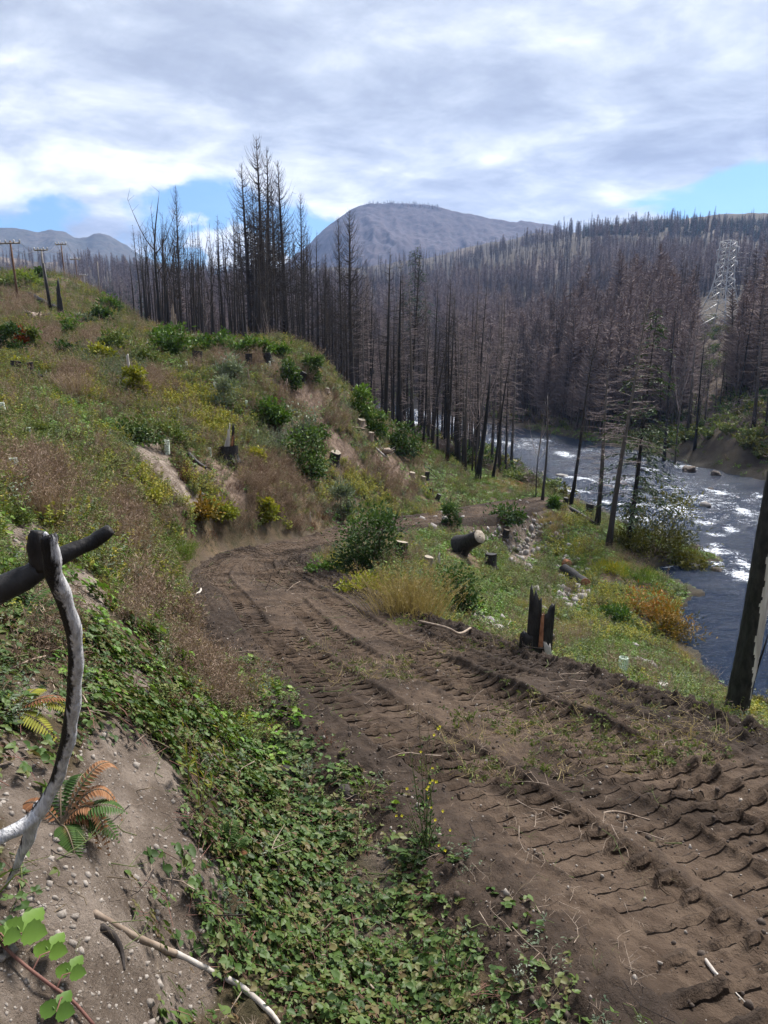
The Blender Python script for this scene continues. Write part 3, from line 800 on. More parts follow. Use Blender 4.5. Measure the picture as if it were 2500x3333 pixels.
for k in range(3): reg('tall%d' % k, dead_conifer(30, .46, .30, 6.6, 250, 500+k, -.40, .95, 2.0, 4, fine=.8, shape=.95), M_char, M_twig, 30)
for k in range(4): reg('stand%d' % k, dead_conifer(24, .24, .42, 2.5, 90, 520+k, -.2, .5, 1.8, 3, .025), M_char, M_twig, 24)
for k in range(3): reg('pole%d' % k, dead_conifer(22, .17, .55, 1.4, 45, 540+k, .0, .3, 1.8, 2, .04), M_char, M_twig, 22)
for k in range(4): reg('alder%d' % k, dead_broadleaf(20, .15, 560+k), M_char, M_twig, 20)
for k in range(2): reg('palealder%d' % k, dead_broadleaf(18, .11, 570+k), M_greyb, M_brown, 18)
for k in range(4): reg('bank%d' % k, dead_conifer(17, .20, .22, 2.5, 120, 580+k, -.15, -.05, 1.4, 14, .02, shape=.6), M_greyb, M_brown, 17)
for k in range(2): reg('bankdark%d' % k, dead_conifer(17, .20, .30, 2.0, 90, 590+k, -.3, .25, 1.9, 6, .02), M_char, M_twig, 17)
reg('broken0', dead_conifer(17, .26, .3, 1.3, 26, 600, -.2, .1, 1.0, 3, .02, broken=.75), M_char, M_twig, 17*.75)
reg('snag0', dead_conifer(10, .16, .5, .7, 7, 601, -.1, .1, 1.2, 2, .03, broken=.8), M_char, M_twig, 8)
reg('snag1', dead_conifer(10, .12, .4, 1.0, 14, 602, .1, .1, 1.0, 3, .05, broken=.9), M_greyb, M_brown, 9)

def place_tree(key, u, r, vtop=None, base_v=None, label='', group=None, lean=(0, 0), cat='tree', fat=1.0, name='burnt_tree', hgt=None):
    tm, bm, Hh = TREES[key]
    if base_v is not None:
        p = ground_px(u, base_v) if r is None else at_r(u, base_v, r)
        x, y = p.x, p.y
    else:
        a, b_, c_ = ray(u, 1150); x, y = a*r, b_*r
    z = h1(x, y); rr = math.hypot(x, y)
    if hgt is None:
        a, b_, c_ = ray(u, vtop); hgt = c_*rr - z
    s = hgt/Hh
    o = thing(name, label, cat, (x, y, z-.15), (lean[0], lean[1], random.uniform(0, 6.28) if lean == (0, 0) else 0), group, (s**.75*fat, s**.75*fat, s))
    obj('trunk', tm, o); obj('branches', bm, o)['kind'] = 'stuff'
    return o
G1 = 'burnt stand behind the clearing'
hero = [  # key, u, r, vtop, fat, label
 ('tall0', 868, 88, 440, 1.05, 'tallest charred conifer at the peak of the stand, branches sweeping up'),
 ('tall1', 884, 92, 470, .85, 'tall charred conifer close behind the tallest one, just right of it'),
 ('tall1', 818, 86, 528, 1.0, 'tall charred conifer left of the tallest tree in the stand'),
 ('tall2', 932, 88, 520, .95, 'tall charred conifer right of the tallest tree in the stand'),
 ('tall0', 990, 84, 622, .68, 'slim charred conifer standing clear at the right edge of the tall group'),
 ('stand0', 1034, 98, 745, 1.0, 'burnt conifer in front of the foot of the mountain slope'),
 ('tall2', 1112, 76, 700, .62, 'narrow charred conifer overlapping the left flank of the mountain'),
 ('tall0', 1143, 72, 676, .95, 'broad charred conifer with wide bare branches against the mountain'),
 ('tall1', 596, 92, 600, .62, 'slender charred conifer rising alone above the left half of the stand'),
 ('alder0', 522, 78, 612, 1.5, 'forked leafless snag topping the left end of the stand'),
 ('stand2', 470, 82, 725, .9, 'burnt conifer at the very left edge of the stand'),
 ('alder2', 545, 84, 690, 1.3, 'leaning forked snag near the left edge of the stand'),
 ('stand1', 730, 90, 690, 1.1, 'burnt conifer with a dense pointed top midway along the stand'),
 ('stand3', 768, 96, 702, 1.1, 'burnt conifer just left of the tall group in the stand'),
 ('tall2', 845, 94, 600, .75, 'dark burnt conifer between the two highest trees of the stand'),
 ('tall0', 905, 96, 590, .7, 'dark burnt conifer under the right side of the highest crown'),
 ('palealder0', 882, 66, 960, 1.0, 'pale peeling trunk standing in front of the thickest dark trunks'),
 ('palealder1', 672, 72, 900, 1.0, 'pale bent trunk in front of the left half of the stand'),
]
for key, u, r, vt, fat, lab in hero: place_tree(key, u, r, vt, None, lab, G1, fat=fat)
env_u = [470, 500, 540, 600, 680, 730, 780, 820, 870, 930, 990, 1040, 1100, 1160, 1250]
env_v = [760, 700, 680, 700, 715, 700, 680, 620, 590, 620, 700, 790, 800, 800, 940]
rt = random.Random(5)
def lab_stand(key, u, r):
    kind = 'pointed charred conifer' if 'stand' in key else 'slim bare charred pole' if 'pole' in key else 'forked charred broadleaf snag' if 'alder' in key else 'large charred conifer'
    where = 'at the left end of the burnt stand' if u < 560 else 'left of centre in the burnt stand' if u < 680 else 'in the middle of the burnt stand' if u < 790 else 'under the tall group of the burnt stand' if u < 950 else 'right of the tall group in the burnt stand' if u < 1060 else 'where the burnt stand runs down to the river'
    return '%s %s, %s row' % (kind, where, 'front' if r < 80 else 'middle' if r < 97 else 'back')
for k in range(136):
    u = rt.uniform(468, 1010) if k < 106 else rt.uniform(1000, 1190)
    r = rt.uniform(66, 120) if u < 1010 else rt.uniform(62, 110)
    if u < 600: r = rt.uniform(74, 110)
    e = float(np.interp(u, env_u, env_v)); vt = e + abs(rt.gauss(0, 1))*75 + 8
    key = rt.choice(['stand0', 'stand1', 'stand2', 'stand3', 'pole0', 'pole1', 'pole2', 'alder0', 'alder1', 'alder3', 'pole0'] if u < 800 else ['stand0', 'stand1', 'stand2', 'stand3', 'tall0', 'tall2', 'pole1', 'pole2', 'pole0'])
    f = rt.uniform(.5, .75) if 'tall' in key else rt.uniform(.6, .95)
    o = place_tree(key, u, r, vt, None, lab_stand(key, u, r), G1, fat=f)
    o.rotation_euler = (rt.uniform(-.03, .03), rt.uniform(-.02, .04), rt.uniform(0, 6.28))
# trees between the cleared spur and the rapids, each with its foot on the bank
G2 = 'burnt trees between the spur and the river'
mid = [  # key, u, base v, r, vtop, lean right, fat, label
 ('bankdark0', 1255, 1350, 62, 800, .02, 1.1, 'charred trunk at the shoulder of the spur, leftmost above the rapids'),
 ('bankdark1', 1296, 1382, 62, 830, .02, 1.2, 'charred trunk second in line along the shoulder of the spur'),
 ('tall1', 1335, 1400, 66, 790, .03, .62, 'tall fuzzy burnt conifer above the upstream rapids'),
 ('pole0', 1375, 1416, 62, 1010, .07, 1.1, 'leaning charred pole tree left of the upstream rapids'),
 ('pole1', 1402, 1424, 62, 960, .12, 1.2, 'strongly leaning charred tree crossing the upstream rapids'),
 ('bankdark0', 1457, 1487, 60, 950, .02, .9, 'slim charred tree standing alone right of the upstream rapids'),
 ('broken0', 1556, 1545, 56, 1212, .10, 1.2, 'thick black snapped trunk leaning right above the terrace'),
 ('palealder0', 1535, 1500, 60, 1120, .06, 1.1, 'pale grey dead tree beside the snapped black trunk'),
 ('palealder1', 1548, 1510, 60, 1080, .05, 1.2, 'pinkish grey dead tree just left of the snapped black trunk'),
 ('pole2', 1604, 1534, 58, 1060, .08, 1.1, 'straight charred tree just right of the snapped black trunk'),
 ('palealder0', 1743, 1603, 52, 1290, .02, .9, 'small silvery dead tree at the end of the track'),
 ('snag1', 1768, 1618, 51, 1270, .03, 1.0, 'small silvery snag close to the track end, right of its twin'),
 ('pole2', 1857, 1655, 50, 1000, .07, 1.15, 'tall bare dark trunk leaning over the river mid frame'),
 ('bank0', 1945, 1690, 48, 1130, .02, 1.2, 'bushy grey dead conifer on the river bank'),
 ('bank1', 1978, 1786, 41, 930, .07, 1.0, 'large leaning dead conifer with a flared foot on the river bank'),
]
for key, u, bv, r, vt, ln, fat, lab in mid:
    o = place_tree(key, u, r, vt, bv, lab, G2, fat=fat); o.rotation_euler = (rt.uniform(-.02, .02), ln, 0)
LAB_MID = 'thin dead tree in the scatter between the spur and the river'
for k in range(96):
    u = rt.uniform(1160, 1680); r = rt.uniform(63, 125) if k < 60 else rt.uniform(60, 76)
    if float(river_sd([ray(u,1300)[0]*r], [ray(u,1300)[1]*r])[0]) > -.4: continue
    key = rt.choice(['bank0', 'bank2', 'bank3', 'bankdark1', 'pole1', 'stand1']); o = place_tree(key, u, r, rt.uniform(860, 1150), None, '%s tree between the spur and the river, %s' % ('thin charred' if key in ('pole1', 'stand1', 'bankdark1') else 'bushy grey dead', 'near the spur shoulder' if u < 1300 else 'over the upstream rapids' if u < 1480 else 'upstream of the terrace'), G2, fat=rt.uniform(.75, 1.0))
    o.rotation_euler = (rt.uniform(-.03, .03), rt.uniform(-.02, .06), rt.uniform(0, 6.28))
# far bank: first rows of trees one can tell apart
G3 = 'dead trees along the far river bank'
far_special = [('bank2', 1660, 105, 1050, 'grey dead conifer nearest the upstream bend on the far bank'), ('palealder1', 2230, 92, 1000, 'pale grey leafless tree on the far bank below the tower line'),
               ('bankdark0', 2190, 96, 960, 'dark bare trunk on the far bank left of the tower'), ('stand2', 2480, 95, 980, 'dark bare trunk on the far bank at the right edge'),
               ('bankdark1', 2290, 97, 1050, 'short charred trunk on the far bank below the tower')]
for key, u, r, vt, lab in far_special: place_tree(key, u, r, vt, None, lab, G3, fat=1.0)
cnt = 0
while cnt < 70:
    u = rt.uniform(1600, 2640); r = rt.uniform(84, 150)
    a, b_, c_ = ray(u, 1300); x, y = a*r, b_*r
    if float(river_sd([x], [y])[0]) > -2.5: continue
    cnt += 1
    key = rt.choice(['bank0', 'bank1', 'bank2', 'bank3', 'bank2', 'bank0', 'bankdark0', 'bankdark1', 'palealder0', 'palealder1'])
    o = place_tree(key, u, r, None, None, '%s tree on the far river bank, %s' % ('charred dark' if 'dark' in key else 'pale leafless' if 'pale' in key else 'bushy grey brown dead', 'upstream' if u < 1850 else 'behind the green fir' if u < 2130 else 'below the pylon' if u < 2400 else 'at the right edge') + (', near water' if r < 105 else ', set back'), G3, fat=rt.uniform(.85, 1.15), hgt=rt.uniform(11, 19) if abs(u-2345) > 75 else rt.uniform(8, 11))
    o.rotation_euler = (rt.uniform(-.03, .03), rt.uniform(-.03, .06), rt.uniform(0, 6.28))

# ================================================================== living fir on the bank
def living_fir(H_, r0, blen, nb, seed, c0=.1, nl=26, nlen=.32, nw=.10):
    rs = np.random.default_rng(seed); P, z = profile_pts(H_, .015, rs); T = MB(); T.tube(P, r0*((1-z)*.97+.03), 8, rough=.06)
    B = MB()
    for f in np.sort(rs.uniform(c0, .99, nb)):
        q = (f-c0)/(1-c0); L = blen*((1-q)**.75*.95+.05)*rs.uniform(.6, 1.1); az = rs.uniform(0, 6.28)
        tt = np.linspace(0, 1, 5); base = np.array([np.interp(f, z, P[:, k]) for k in range(3)])
        pts = base+np.stack([np.cos(az)*L*tt, np.sin(az)*L*tt, L*(.12*tt-.42*tt*tt)], -1)
        B.tube(pts, .03*(1-.8*tt)*H_/17, 3, cap=False, m=1)
        n = max(4, int(nl*L/blen)); s = rs.uniform(.15, 1, n)
        p0 = np.stack([np.interp(s, tt, pts[:, k]) for k in range(3)], -1) + rs.normal(0, .05, (n, 3))
        a2 = az+rs.choice([-1, 1], n)*rs.uniform(.3, 1.1, n)
        d = np.stack([np.cos(a2), np.sin(a2), rs.uniform(-.9, .05, n)], -1)
        leaves(B, p0, d, rs.normal(size=(n, 3))*.5+[0, 0, 1], nlen*rs.uniform(.6, 1.3, n)*H_/17, nw*rs.uniform(.7, 1.3, n)*H_/17, rs.uniform(0, 1, n))
    return T, B
def leaves(mb, p, d, nrm, L, Wd, tone, fold=.25, m=0):
    """folded leaf blades: base p, direction d, up normal nrm"""
    p = np.asarray(p, float); d = np.asarray(d, float); d = d/(np.linalg.norm(d, axis=1, keepdims=True)+1e-9)
    s = np.cross(d, nrm); s /= np.linalg.norm(s, axis=1, keepdims=True)+1e-9
    up = np.cross(s, d)
    n = len(p); L = np.broadcast_to(np.asarray(L, float), (n,))[:, None]; Wd = np.broadcast_to(np.asarray(Wd, float), (n,))[:, None]
    m1 = p+d*L*.30; m2 = p+d*L*.66
    V = np.stack([p, m1+s*Wd*.5+up*Wd*fold, m2+s*Wd*.40+up*Wd*fold*.7, p+d*L-up*L*.10, m2-s*Wd*.40+up*Wd*fold*.7, m1-s*Wd*.5+up*Wd*fold], 1).reshape(-1, 3)
    k = np.arange(n)[:, None]*6
    q = np.concatenate([k+np.array([[0, 1, 2, 3]]), k+np.array([[0, 3, 4, 5]])])
    mb.add(V, q, None, m, np.repeat(np.broadcast_to(np.asarray(tone, float), (n,)), 6))
T_, B_ = living_fir(17, .2, 3.9, 150, 610, .16, 24, .34, .10)
TREES['fir0'] = (T_.mesh('trunk_fir', M_char, True), B_.mesh('needles_fir', [M_needle, M_twig]), 17)
o = place_tree('fir0', 2092, 46, 985, None, 'living green fir drooping over the river behind the leaning dead conifer', None, fat=1.05, name='fir_tree'); o.rotation_euler = (0, .05, 0)
o = place_tree('fir0', 1350, 330, 800, None, 'dark green fir clump standing above the forest below the mountain', None, fat=1.6, name='fir_tree')

# ================================================================== the forest on the far slopes (reads as one mass)
M_ftrunk = plain_mat('far_trunk', (.045, .037, .035), (.13, .105, .10), .5, .95, .0, tone=True); M_twig2 = plain_mat('far_dark_twigs', (.075, .058, .056), (.16, .125, .12), .8, .95, .0, tone=True)
def far_tree(seed, kind):
    rs = np.random.default_rng(seed); M = MB(); H_ = 1.0
    if kind == 'green':
        M.tube([(0, 0, 0), (0, 0, .5), (0, 0, 1)], [.012, .008, .001], 4, False, m=1)
        n = 130; f = rs.uniform(.05, 1, n); az = rs.uniform(0, 6.28, n); L = .17*(1-f)**.8+.015
        p = np.stack([0*f, 0*f, f], -1); d = np.stack([np.cos(az), np.sin(az), np.full(n, -.35)], -1)
        leaves(M, p, d, np.tile([0, 0, 1.], (n, 1))+rs.normal(0, .3, (n, 3)), L*rs.uniform(.7, 1.2, n), L*.4, rs.uniform(0, 1, n), .1)
        return M.mesh('far_fir_%d' % seed, [M_needle2, M_twig])
    slim = rs.uniform(.8, 1.2)
    P = np.array([(0, 0, 0), (rs.normal(0, .008), rs.normal(0, .008), .5), (rs.normal(0, .015), rs.normal(0, .015), 1)])
    M.tube(P, [.0105, .0075, .0015], 5, False, m=1)
    n = 420 if kind == 'fuzzy' else 170
    f = rs.uniform(.22 if kind == 'fuzzy' else .35, 1, n); az = rs.uniform(0, 6.28, n); q = (f-.2)/.8
    L = (.165 if kind == 'fuzzy' else .09)*slim*(np.clip(1-q, 0, 1)**.65+.06)*rs.uniform(.5, 1.2, n)
    d = np.stack([np.cos(az), np.sin(az), rs.uniform(-.15, 1.1, n)], -1); p0 = np.stack([0*f, 0*f, f], -1); p1 = p0+d*L[:, None]
    sd2 = np.cross(d, rs.normal(size=(n, 3))); sd2 /= np.linalg.norm(sd2, axis=1, keepdims=True)
    wd = .0042 if kind == 'fuzzy' else .0032
    V = np.stack([p0-sd2*wd, p0+sd2*wd, p1], 1).reshape(-1, 3)
    M.add(V, None, np.arange(n*3).reshape(-1, 3), 0, np.repeat(rs.uniform(0, 1, n), 3))
    return M.mesh('far_dead_%d' % seed, [M_brown if kind == 'fuzzy' else M_twig2, M_ftrunk])
def forest_points(n, seed, r0, r1, u0, u1, dens=None):
    r_ = np.random.default_rng(seed)
    th0 = math.atan2(*ray(u0, 1000)[:2]); th1 = math.atan2(*ray(u1, 1000)[:2])
    th = r_.uniform(th0, th1, n); r = np.exp(r_.uniform(math.log(r0), math.log(r1), n))
    x, y = r*np.sin(th), r*np.cos(th)
    ok = np.where(r < 330, river_sd(x, y) < -3, True)
    if dens is not None: ok &= r_.uniform(0, 1, n) < dens(x, y, r, th)
    x, y, r = x[ok], y[ok], r[ok]
    return x, y, H(x, y), r, r_
dead_src = [far_tree(700+k, 'fuzzy') for k in range(5)] + [far_tree(710+k, 'dark') for k in range(4)]
def clearing(x, y, r, th):
    P = np.stack([x, y, H(x, y)], -1); u, v, d = project(P)
    k = 1-.85*np.maximum(inside(u, v, (2340, 1110, 200, 50, 0)), inside(u, v, (2250, 1420, 260, 40, 8))*.6)
    k = np.where((th < -.30) & (r < 330), 0, k)
    tu, tv, td = project(P+np.array([0, 0, 19.]))
    return np.where(((np.abs(tu-2345) < 75) & (tv < 1040) & (r < 305)) | ((np.abs(u-2345) < 80) & (r > 230) & (r < 430)), 0, k)
x, y, z, r, r_ = forest_points(12500, 71, 118, 990, 380, 2900, clearing)
n = len(x); dark = (fbm(x*.02, y*.02, 3, 77) > .18) | ((r > 700) & (r_.uniform(0, 1, n) < .7))
hgt = (.55+.8*r_.beta(2, 2.2, n))*(1+.25*fbm(x*.03, y*.03, 3, 78))*np.interp(r, [100, 200, 500, 750, 900], [16, 18, 20, 20, 18])
scatter('burnt_forest', 'grey brown burnt forest covering the far valley slopes', np.stack([x, y, z-.3], -1), np.stack([r_.normal(0, .05, n), r_.normal(0, .05, n), r_.uniform(0, 6.28, n)], -1),
        np.stack([hgt*r_.uniform(.9, 1.35, n)*np.interp(r, [100, 900], [1, 1.5]), hgt*np.interp(r, [100, 900], [1, 1.5]), hgt], -1), np.where(dark, r_.integers(5, 9, n), r_.integers(0, 5, n)), dead_src)
x, y, z, r, r_ = forest_points(2600, 72, 250, 900, -350, 520, lambda x, y, r, th: np.where(H(x, y) > -50, .2+.8*sstep(-.25, .2, fbm(x*.008, y*.008, 3, 79)), 0))
n = len(x); hgt = r_.uniform(.7, 1.2, n)*20
scatter('valley_forest', 'hazy burnt trees covering the hills beyond the pole line', np.stack([x, y, z-.3], -1), np.stack([np.zeros(n), np.zeros(n), r_.uniform(0, 6.28, n)], -1), hgt, r_.integers(0, 9, n), dead_src)
fir_src = [far_tree(720+k, 'green') for k in range(3)]
pts = []
for (u0, u1, r0, r1, nn, sd) in [(285, 470, 300, 520, 190, 1), (1880, 2900, 850, 1010, 620, 2), (1250, 1420, 420, 520, 40, 3)]:
    x, y, z, r, r_ = forest_points(nn, 80+sd, r0, r1, u0, u1); pts.append(np.stack([x, y, z-.3], -1))
pts = np.concatenate(pts); n = len(pts)
scatter('fir_forest', 'dark green living firs on the distant slopes and ridge', pts, np.stack([np.zeros(n), np.zeros(n), rng.uniform(0, 6.28, n)], -1), np.where(np.hypot(pts[:, 0], pts[:, 1]) > 800, rng.uniform(10, 17, n), rng.uniform(14, 24, n)), rng.integers(0, 3, n), fir_src)
# the sparse fringe of snags along the mountain's top
X_, Y_, Z_ = MT; pk = []
for k in range(130):
    i_ = rng.integers(int(X_.shape[0]*.30), int(X_.shape[0]*.47)); j_ = 149+rng.integers(-3, 1)
    pk.append((X_[i_, j_]+rng.normal(0, 4), Y_[i_, j_], Z_[i_, j_]-1))
n = len(pk)
scatter('summit_snags', 'thin fringe of dead trees along the mountain summit', pk, np.stack([np.zeros(n), np.zeros(n), rng.uniform(0, 6.28, n)], -1), np.stack([np.full(n, 30.), np.full(n, 30.), rng.uniform(5, 12, n)], -1), rng.integers(5, 9, n), dead_src)
# ================================================================== ground cover
M_bram = leaf_mat('bramble_leaf', [(.016, .034, .009), (.032, .064, .015), (.052, .098, .021), (.080, .128, .030), (.12, .125, .042), (.11, .068, .035)], .5, .2)
M_bram2 = leaf_mat('bramble_leaf_bright', [(.05, .105, .016), (.09, .185, .026), (.14, .25, .038), (.21, .30, .055)], .5, .25)
M_herb = leaf_mat('herb_leaf', [(.06, .088, .025), (.105, .15, .038), (.16, .20, .058), (.23, .225, .08)], .6, .25)
M_yel = leaf_mat('yellowing_leaf', [(.12, .15, .022), (.20, .225, .028), (.29, .285, .036), (.37, .29, .045)], .6, .3)
M_dry = leaf_mat('dry_weed', [(.125, .080, .056), (.225, .155, .115), (.34, .25, .19), (.44, .35, .28)], .85, .2)
M_red = leaf_mat('russet_weed', [(.07, .028, .020), (.13, .055, .032), (.20, .10, .055)], .85, .2)
M_grass = leaf_mat('green_grass', [(.07, .12, .02), (.125, .195, .034), (.19, .25, .052), (.27, .28, .10)], .6, .3)
M_gold = leaf_mat('golden_grass', [(.20, .15, .065), (.32, .25, .12), (.45, .37, .20)], .8, .3)
M_grey = leaf_mat('grey_green_leaf', [(.06, .09, .055), (.12, .16, .10), (.20, .24, .17), (.34, .37, .31)], .6, .25)
M_deep = leaf_mat('deep_green_leaf', [(.022, .045, .014), (.042, .082, .022), (.07, .125, .032), (.12, .18, .05)], .65, .25)
M_lush = leaf_mat('lush_green_leaf', [(.04, .085, .016), (.075, .145, .024), (.12, .21, .036), (.19, .27, .06)], .5, .25)
M_olive = leaf_mat('olive_willow_leaf', [(.05, .058, .014), (.095, .10, .02), (.15, .145, .028), (.22, .18, .04)], .6, .25)
M_orange = leaf_mat('orange_autumn_leaf', [(.10, .085, .016), (.20, .14, .022), (.32, .17, .03), (.36, .11, .03)], .6, .25)
M_fire = leaf_mat('red_autumn_leaf', [(.16, .03, .012), (.30, .08, .02), (.42, .16, .04)], .6, .25)
M_fern = leaf_mat('fern_green', [(.025, .055, .012), (.05, .10, .02), (.09, .15, .03)], .5, .25)
M_fernd = leaf_mat('dead_fern', [(.12, .05, .022), (.24, .11, .05), (.38, .22, .12)], .8, .2)
M_stem = plain_mat('plant_stem', (.10, .075, .05), (.19, .15, .10), 5, .9, .0)
M_gstem = plain_mat('green_stem', (.06, .085, .03), (.12, .14, .05), 5, .8, .0)
M_cane = plain_mat('bramble_cane', (.12, .05, .045), (.22, .12, .09), 5, .8, .0)

def dirs(rs, n, zlo, zhi):
    a = rs.uniform(0, 6.28, n); z = rs.uniform(zlo, zhi, n); h = np.sqrt(np.clip(1-z*z, .05, 1))
    return np.stack([np.cos(a)*h, np.sin(a)*h, z], -1)
def bramble(seed, mat, rad=.24, nleaf=15, size=.058):
    rs = np.random.default_rng(seed); M = MB()
    for k in range(nleaf):
        c = np.array([*(rs.normal(0, rad*.55, 2)), rs.uniform(.02, .13)])
        a = rs.uniform(0, 6.28); tilt = rs.uniform(-.35, .35); s = size*rs.uniform(.65, 1.25); tn = rs.uniform(0, 1)
        aa = a+np.array([0, 1.25, -1.25]); d = np.stack([np.cos(aa), np.sin(aa), np.full(3, tilt)], -1)
        nrm = np.tile(np.array([rs.normal(0, .45), rs.normal(0, .45), 1.0]), (3, 1))
        leaves(M, np.tile(c, (3, 1)), d, nrm, s*np.array([1.1, .85, .85]), s*np.array([.72, .58, .58]), np.clip(tn+rs.normal(0, .08, 3), 0, 1), .12)
    for k in range(2):
        a = rs.uniform(0, 6.28); q = np.linspace(-1, 1, 4)
        M.tube(np.stack([np.cos(a)*q*rad, np.sin(a)*q*rad, .03+.06*(1-q*q)], -1), .0022, 3, False, m=1)
    return M.mesh('bramble_%d' % seed, [mat, M_cane])
def herb(seed, mat, hgt=.38, ns=8, nl=11, size=.05, slim=.36, spread=.13):
    rs = np.random.default_rng(seed); M = MB()
    for k in range(ns):
        b0 = np.array([*rs.normal(0, spread*.6, 2), 0]); d = np.array([*rs.normal(0, .28, 2), 1.0]); L = hgt*rs.uniform(.55, 1.2)
        M.tube([b0, b0+d*L*.5, b0+d*L+[0, 0, -.02]], [.004, .003, .001], 3, False, m=1)
        s = rs.uniform(.12, 1, nl); p = b0+d*(L*s)[:, None]
        leaves(M, p, dirs(rs, nl, -.2, .6), np.tile([0, 0, 1.], (nl, 1))+rs.normal(0, .4, (nl, 3)), size*rs.uniform(.6, 1.3, nl), size*slim*rs.uniform(.8, 1.3, nl)*1.2, np.clip(rs.uniform(0, 1)+rs.normal(0, .2, nl), 0, 1))
    return M.mesh('herb_%d' % seed, [mat, M_stem])
def weed(seed, mat, hgt=.6, ns=13, tw=9, spread=.12, w=.0028):
    rs = np.random.default_rng(seed); M = MB()
    for k in range(ns):
        b0 = np.array([*rs.normal(0, spread*.6, 2), 0]); d = np.array([*rs.normal(0, .25, 2), 1.0]); L = hgt*rs.uniform(.5, 1.15)
        bend = rs.normal(0, .12, 2)*L; tt = np.linspace(0, 1, 4)[:, None]
        P = b0+d*L*tt+np.concatenate([bend*tt*tt, 0*tt], 1); tn = rs.uniform(0, 1)
        M.tube(P, w*np.array([1.2, 1, .8, .4]), 3, False, c=tn)
        s = rs.uniform(.35, 1, tw); p = np.stack([np.interp(s, tt[:, 0], P[:, q]) for q in range(3)], -1)
        leaves(M, p, dirs(rs, tw, .1, .95), rs.normal(size=(tw, 3)), L*.16*rs.uniform(.4, 1.2, tw), w*3.2, np.clip(tn+rs.normal(0, .25, tw), 0, 1), .1)
    return M.mesh('weed_%d' % seed, [mat])
def grass(seed, mat, hgt=.32, n=46, spread=.13, w=.007, flop=.35):
    rs = np.random.default_rng(seed); M = MB()
    b0 = np.stack([*rs.normal(0, spread*.6, (2, n)), np.zeros(n)], -1); d = np.stack([*rs.normal(0, flop, (2, n)), np.ones(n)], -1)
    L = hgt*rs.uniform(.5, 1.2, n)[:, None]; mid = b0+d*L*.55; tip = b0+d*L*.9+np.concatenate([d[:, :2]*L*.55, -.12*L], 1)
    s = np.cross(d, rs.normal(size=(n, 3))); s = s/np.linalg.norm(s, axis=1, keepdims=True)*w
    V = np.stack([b0-s*.5, b0+s*.5, mid+s*.45, mid-s*.45, tip], 1).reshape(-1, 3); k = np.arange(n)[:, None]*5
    M.add(V, k+np.array([[0, 1, 2, 3]]), k+np.array([[3, 2, 4]]), 0, np.repeat(rs.uniform(0, 1, n), 5))
    return M.mesh('grass_%d' % seed, [mat])

KIND = {
 'br': [bramble(800+k, M_bram, .22, 16+3*k, .040+.006*k) for k in range(5)],
 'lb': [bramble(810+k, M_bram2, .26, 15, .07) for k in range(4)],
 'hg': [herb(820+k, M_herb) for k in range(4)],
 'yg': [herb(830+k, M_yel, .34, 8, 13, .055, .5) for k in range(4)],
 'dr': [weed(840+k, M_dry) for k in range(5)],
 'rd': [weed(850+k, M_red, .42, 12, 9) for k in range(3)],
 'gr': [grass(860+k, M_grass, .24) for k in range(4)],
 'gl': [grass(870+k, M_gold, .34, 46, .14, .006) for k in range(4)],
 'gg': [herb(880+k, M_grey, .4, 8, 12, .05, .3) for k in range(2)],
}
KN = {'br': ('bramble_cover', 'low dark green bramble leaves trailing over the slope'), 'lb': ('lush_cover', 'bright green leafy ground cover on slope and terrace'), 'hg': ('weed_cover', 'dull green weeds covering the cleared hillside'),
      'yg': ('yellow_cover', 'yellow green autumn plants in patches on the slope'), 'dr': ('dry_weeds', 'dry tan weeds standing over the hillside'), 'rd': ('russet_weeds', 'dark russet weeds along the foot of the bank'),
      'gr': ('grass', 'short green grass on banks and terrace'), 'gl': ('dry_grass', 'pale golden dry grass by track and river'), 'gg': ('grey_herbs', 'grey green herbs dotted over the hillside')}
